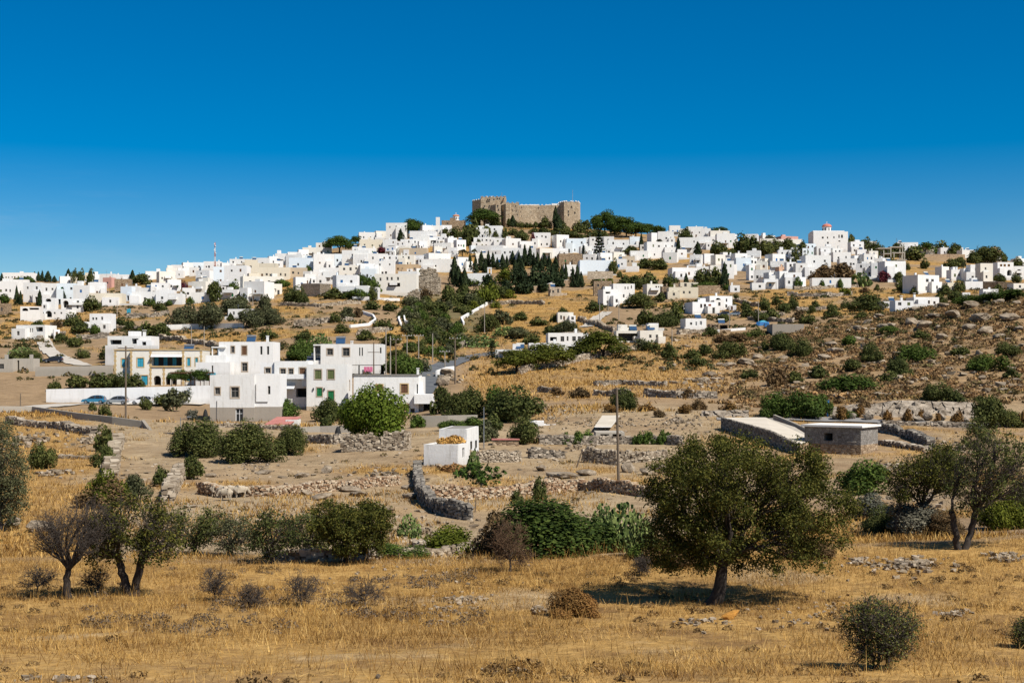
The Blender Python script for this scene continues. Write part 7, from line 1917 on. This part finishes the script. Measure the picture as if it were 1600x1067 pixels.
for lb, px, yb, cr, sd in (('grey dead shrub in the straw field, first from the left', 335, 938, [(335, 912, 26, 22)], 31), ('low grey dead shrub in the straw field, second from the left', 388, 950, [(390, 932, 22, 18)], 32), ('tallest grey dead shrub in the middle of the straw field', 470, 948, [(472, 920, 34, 26)], 33), ('wide grey dead shrub right of the tallest one', 570, 946, [(570, 925, 40, 20), (540, 930, 20, 16)], 34),
                          ('sparse dead shrub at the left end of the straw field', 60, 925, [(60, 905, 30, 18)], 35), ('dead shrub behind the two stemmed tree', 152, 925, [(150, 905, 24, 20)], 36), ('small dead shrub left of the big tree', 1003, 900, [(1003, 885, 12, 12)], 37)):
    big_tree('dead_shrub', lb, px, yb, cr, (px, yb - 8), .035, 8, 46, 0, .03, 'D', 'grey_bark', sd, 1, clump=.2, twigs=6, tw_len=.3, hollow=.05, cat='shrub', group='dead shrubs in the straw field', tmat='twig')
big_tree('fig_tree', 'small open fig tree on the terrace below the hay shed', 752, 768, [(755, 742, 38, 18), (735, 738, 22, 14)], (752, 758), .07, 8, 40, 26, .13, 'V', 'grey_bark', 41, .1, clump=.32, twigs=2, tw_len=.5, hollow=.1, elong=.8)
big_tree('dark_tree', 'dark slim tree behind the windswept pair at right', 1527, 724, [(1525, 685, 24, 28), (1532, 668, 14, 16)], (1527, 705), .12, 7, 60, 60, .10, 'B', 'bark', 42, .25, clump=.5, twigs=3, tw_len=.6, hollow=.2, tmat='twig')
for a, b_, c, e, k, lb in ((893, 922, 962, 84, 'U', 'rusty dry mound bush in the straw field left of the big tree'), (1440, 786, 838, 96, 'S', 'grey green low shrub behind the windswept tree'), (1385, 792, 832, 70, 'B', 'dark low shrub under the windswept tree'), (1480, 800, 838, 60, 'D', 'brown low shrub between the windswept trees'), (1260, 838, 872, 70, 'D', 'brown low shrub right of the big tree trunk'), (1570, 770, 826, 80, 'Y', 'yellow green scrub behind the twiggy tree at right'), (1050, 836, 882, 80, 'D', 'brown thicket left of the big tree trunk'), (1600, 750, 800, 50, 'B', 'dark bush at the right edge behind the twiggy tree'), (1470, 700, 740, 50, 'Y', 'yellowish crown behind the windswept tree'), (1390, 740, 745, 1, 'B', '')):
    if lb: plant(a, c, e, c - b_, k, label=lb, lod='near')

# ------------------------------------------------------------------ grass and scrub, past counting
def blades(n, sampler, hgt, wid, tilt, seed, clumpy=0):
    r = np.random.default_rng(seed); x, y = sampler(r, n); n = len(x)
    z = h(x, y); a = r.uniform(0, 2 * np.pi, n); H = hgt(r, x, y); t = np.abs(r.normal(0, tilt, n)); w_ = wid(r, n)
    d = np.stack([np.cos(a) * np.sin(t), np.sin(a) * np.sin(t), np.cos(t)], -1)
    b = r.uniform(0, 2 * np.pi, n); side = np.stack([np.cos(b), np.sin(b), np.zeros(n)], -1) * w_[:, None]
    P = np.stack([x, y, z - .02], -1); T = P + d * H[:, None]; mid = P + d * (H * .55)[:, None] + side * 0
    bend = np.stack([np.cos(a), np.sin(a), np.full(n, -.3)], -1) * (H * .18)[:, None]
    V = np.stack([P - side, P + side, T + bend + side * .25, T + bend - side * .25], 1).reshape(-1, 3)
    return V, np.arange(4 * n).reshape(n, 4)
def field_sample(px0, px1, d0, d1, keep):
    def f(r, n):
        d = np.sqrt(r.uniform(d0 ** 2, d1 ** 2, n)) if d1 / d0 < 3 else np.exp(r.uniform(math.log(d0), math.log(d1), n))
        px = r.uniform(px0, px1, n); x = (px - CX) / F * d
        k = keep(r, x, d, px); return x[k], d[k]
    return f
straw = island_mat('dry_straw', [(0, (0.14, 0.072, 0.022)), (.3, (0.30, 0.175, 0.048)), (.65, (0.46, 0.285, 0.085)), (1, (0.66, 0.47, 0.185))], .8, 0, .35, .25, [(0.32, (0.55, 0.46, 0.40)), (0.5, (0.95, 0.9, 0.85)), (0.68, (1.25, 1.22, 1.15))])
dens = lambda x, y, s: fbm(x / 3.2, y / 3.2, s, 3)
acc = Acc()
near = field_sample(-140, 1740, 24, 66, lambda r, x, d, px: r.random(len(x)) < np.clip((dens(x, d, 71) - .33) * 3.4, .10, 1))
acc.add(*blades(150000, near, lambda r, x, y: r.gamma(2.6, .042, len(x)) * (0.35 + dens(x, y, 72) * 1.3), lambda r, n: r.uniform(.005, .012, n), .55, 1))
acc.add(*blades(150000, near, lambda r, x, y: r.uniform(.08, .36, len(x)), lambda r, n: r.uniform(.005, .013, n), 1.35, 2))
tall = field_sample(-140, 1740, 24, 64, lambda r, x, d, px: (r.random(len(x)) < np.clip((dens(x, d, 73) - .47) * 4, 0.02, 1)) )
acc.add(*blades(19000, tall, lambda r, x, y: r.uniform(.35, .8, len(x)), lambda r, n: r.uniform(.005, .010, n), .22, 3))
tag(obj_np('dry_grass', *acc.get(), straw), 'dry golden straw and stubble covering the foreground field', 'grass', kind='stuff')
acc = Acc()
def zone_keep(ch, lo, k=1.0):
    def f(r, x, d, px):
        z = ground_zones(x, d); return r.random(len(x)) < np.clip((z[:, ch] - lo) * 2.2, 0, 1) * k
    return f
acc.add(*blades(120000, field_sample(-140, 1740, 64, 210, zone_keep(1, .25)), lambda r, x, y: r.uniform(.15, .45, len(x)), lambda r, n: r.uniform(.015, .04, n), .5, 4))
acc.add(*blades(150000, field_sample(-140, 1740, 190, 620, zone_keep(1, .2)), lambda r, x, y: r.uniform(.25, .7, len(x)) , lambda r, n: r.uniform(.05, .13, n), .6, 5))
tag(obj_np('hill_grass', *acc.get(), straw), 'dry golden grass on the slopes', 'grass', kind='stuff')

scrub_m = island_mat('dwarf_scrub', [(0, (0.075, 0.048, 0.026)), (.4, (0.15, 0.097, 0.048)), (.75, (0.25, 0.165, 0.08)), (1, (0.36, 0.25, 0.12))], .9, 0, .28, .1, [(0.34, (0.6, 0.75, 0.6)), (0.5, (1, .95, .9)), (0.66, (1.45, 1.25, 1.1))])
def scrub(name, label, n, px0, px1, d0, d1, keep, size, nl, leaf, mat, seed):
    r = np.random.default_rng(seed); x, y = field_sample(px0, px1, d0, d1, keep)(r, n); n = len(x); S = size(r, n, y)
    k = np.repeat(np.arange(n), nl); m = len(k)
    dd = r.normal(size=(m, 3)); dd[:, 2] = np.abs(dd[:, 2]) * .9; dd = unit(dd)
    C = np.stack([x, y, h(x, y)], -1)[k] + dd * (S[k] * r.normal(.92, .12, m))[:, None] * np.array([1, 1, .72])
    V, Q = leaves(C, unit(dd + r.normal(size=(m, 3)) * .5), leaf * S[k], .55, r)
    tag(obj_np(name, V, Q, mat), label, 'scrub', kind='stuff')
scrub('dwarf_scrub', 'brown thorny scrub covering the rocky hill at right', 8200, 1020, 1740, 184, 372, zone_keep(2, .12), lambda r, n, y: r.uniform(.35, .95, n), 26, .34, scrub_m, 1)
scrub('hillside_scrub', 'scattered low scrub on the terraced hillside', 9500, -140, 1740, 270, 660, lambda r, x, d, px: (r.random(len(x)) < np.clip((fbm(x / 22, d / 16, 91, 3) - .38) * 4, 0, .9)) & (HY - (h(x, d) - CZ) * F / d > 452) & ~((px > 745) & (px < 925) & (d > 395) & (d < 570) & (r.random(len(x)) < .85)), lambda r, n, y: r.uniform(.4, 1.25, n), 24, .36, island_mat('mixed_scrub', [(0, (0.022, 0.028, 0.011)), (.5, (0.055, 0.055, 0.022)), (.8, (0.10, 0.075, 0.035)), (1, (0.16, 0.11, 0.05))], .9, 0, .12, .1, [(0.35, (0.7, .9, .7)), (.65, (1.3, 1.1, 1))]), 2)
scrub('dead_weeds', 'grey brown dead weeds in the left half of the straw field', 500, 120, 760, 40, 60, lambda r, x, d, px: r.random(len(x)) < np.clip((fbm(x / 4, d / 4, 97, 3) - .40) * 4, 0, .9), lambda r, n, y: r.uniform(.12, .38, n), 70, .13, island_mat('weed_grey', [(0, (0.06, 0.045, 0.035)), (.6, (0.13, 0.10, 0.075)), (1, (0.22, 0.165, 0.11))], .9, 0, .5, .1), 7)
scrub('valley_scrub', 'small dry scrub and weeds on the valley terraces', 1700, -140, 1740, 64, 205, lambda r, x, d, px: r.random(len(x)) < np.clip((fbm(x / 9, d / 9, 93, 3) - .45) * 3, 0, .8), lambda r, n, y: r.uniform(.12, .42, n), 34, .26, island_mat('weed_scrub', [(0, (0.05, 0.035, 0.018)), (.5, (0.12, 0.085, 0.04)), (.85, (0.20, 0.14, 0.065)), (1, (0.09, 0.10, 0.035))], .9, 0, .2, .1), 3)
scrub('field_weeds', 'brown weeds among the straw', 1300, -140, 1740, 27, 62, lambda r, x, d, px: r.random(len(x)) < np.clip((fbm(x / 6, d / 6, 95, 3) - .42) * 3, 0, .8), lambda r, n, y: r.uniform(.08, .28, n), 60, .2, island_mat('weed_brown', [(0, (0.07, 0.042, 0.02)), (.6, (0.16, 0.10, 0.045)), (1, (0.27, 0.18, 0.08))], .9, 0, .5, .1), 4)
# ------------------------------------------------------------------ labels for the many: what it is, and what it stands beside
LM = [(823,335,'the hilltop fortress'),(1297,372,'the red domed church'),(708,342,'the small brown church'),(620,360,'the tall mansion'),(530,384,'the round skyline pine'),(336,395,'the antenna mast'),(27,427,'the long skyline building'),(70,490,'the arcaded house'),(157,505,'the three arched house'),(670,440,'the ruined tower'),(748,437,'the white chapel'),(618,446,'the dark veranda'),(936,386,'the araucaria'),(931,418,'the big bluish house'),(890,407,'the brown stone house'),(1394,397,'the concrete frame'),(1300,442,'the long low white house'),(1357,472,'the largest dark bush'),(1443,444,'the two storey balcony house'),(1557,401,'the tan tower house'),(1570,420,'the orange framed windows'),(1261,391,'the pale blue house'),(1277,417,'the plain gabled house'),(1054,359,'the two blue windows'),(1122,357,'the umbrella shaped pine'),(973,457,'the six window house'),(941,449,'the brown ruin'),(1075,452,'the long cream house'),(1122,474,'the big dark arch'),(1085,506,'the small block house'),(887,531,'the row of dark windows'),(942,537,'the wide yellow green pine'),(247,574,'the ochre trimmed villa'),(362,622,'the grey based house'),(385,557,'the upper left white house'),(550,556,'the pink laundry'),(605,620,'the ochre framed windows'),(595,640,'the bright green pine'),(700,700,'the hay shed'),(1320,690,'the grey block shed'),(585,700,'the pale stone ruin'),(1170,800,'the big field tree'),(966,690,'the tall wooden pole'),(150,620,'the blue car'),(1410,640,'the road rock cut'),(883,496,'the lone cream building'),(867,455,'the stone hut'),(765,490,'the winding white path'),(635,500,'the forked white path'),(425,428,'the six windowed cream house'),(504,390,'the cream two storey house'),(530,418,'the shaded house front'),(600,409,'the three windowed house'),(690,412,'the four windowed house'),(623,420,'the orange tan houses'),(846,376,'the pinkish house'),(766,362,'the stepped white house'),(966,386,'the house right of the araucaria'),(1034,391,'the roof terrace house'),(1076,383,'the three tall windows'),(1231,382,'the pinkish skyline house'),(1222,424,'the peach house'),(1186,447,'the low white shed'),(464,426,'the beige house'),(467,443,'the blue window'),(225,465,'the three square windows'),(368,430,'the big white block'),(331,415,'the mast house'),(402,457,'the dry field tip'),(164,468,'the long cream building'),(128,460,'the tall cypress house'),(201,487,'the turquoise panel'),(50,518,'the brown field house'),(315,495,'the olive grove'),(380,489,'the half hidden house'),(495,540,'the prickly garden'),(1232,514,'the grey ribbed shed'),(1487,380,'the right skyline windows'),(1419,383,'the right skyline house'),(1474,425,'the plain white block'),(1446,472,'the veranda behind the crest'),(1448,383,'the cupola chapel'),(393,693,'the largest round bush'),(870,823,'the large green thicket'),(1344,744,'the bright green mound'),(710,575,'the asphalt bend'),(350,778,'the flock of sheep'),(1500,770,'the twiggy tree'),(1250,630,'the roadside hedge'),(1425,550,'the green hill mat'),(1500,500,'the highest boulders'),(1170,560,'the hill boulders'),(1290,550,'the middle boulders'),(830,420,'the cypress grove'),(100,455,'the yellowish cypress'),(20,562,'the concrete store')]
used = set()
import re
def art(s): return s
THINGS.sort(key=lambda t: -t[4] * t[5])
for o, px, py, ph, w_, h_ in THINGS:
    done = False
    cand = sorted(LM, key=lambda m: (m[0] - px) ** 2 + (1.5 * (m[1] - py)) ** 2)
    for q in range(0, 14):
        m = cand[q]; dx, dy = m[0] - px, m[1] - py
        if abs(dx) < 4 and abs(dy) < 4: rel = ['beside']
        elif abs(dx) > 2.2 * abs(dy): rel = ['left of' if dx > 0 else 'right of']
        elif abs(dy) > 2.2 * abs(dx): rel = ['above' if dy > 0 else 'below']
        else: rel = [('above' if dy > 0 else 'below') + ' and ' + ('left of' if dx > 0 else 'right of')]
        dist = math.hypot(dx, dy); near_ = 'just ' if dist < 28 else ('close ' if dist < 55 else ('' if dist < 110 else 'far '))
        if near_ == 'close ': near_ = 'a little '
        if rel[0] == 'beside': near_ = ''
        for r_ in rel:
            lab = '%s %s%s %s' % (ph, near_, r_, m[2])
            if lab not in used: used.add(lab); o['label'] = lab; done = True; break
        if done: break
    if not done:
        lab = '%s, at about %s of the photograph, %s' % (ph, 'left' if px < 530 else 'middle' if px < 1060 else 'right', cand[0][2]); o['label'] = lab
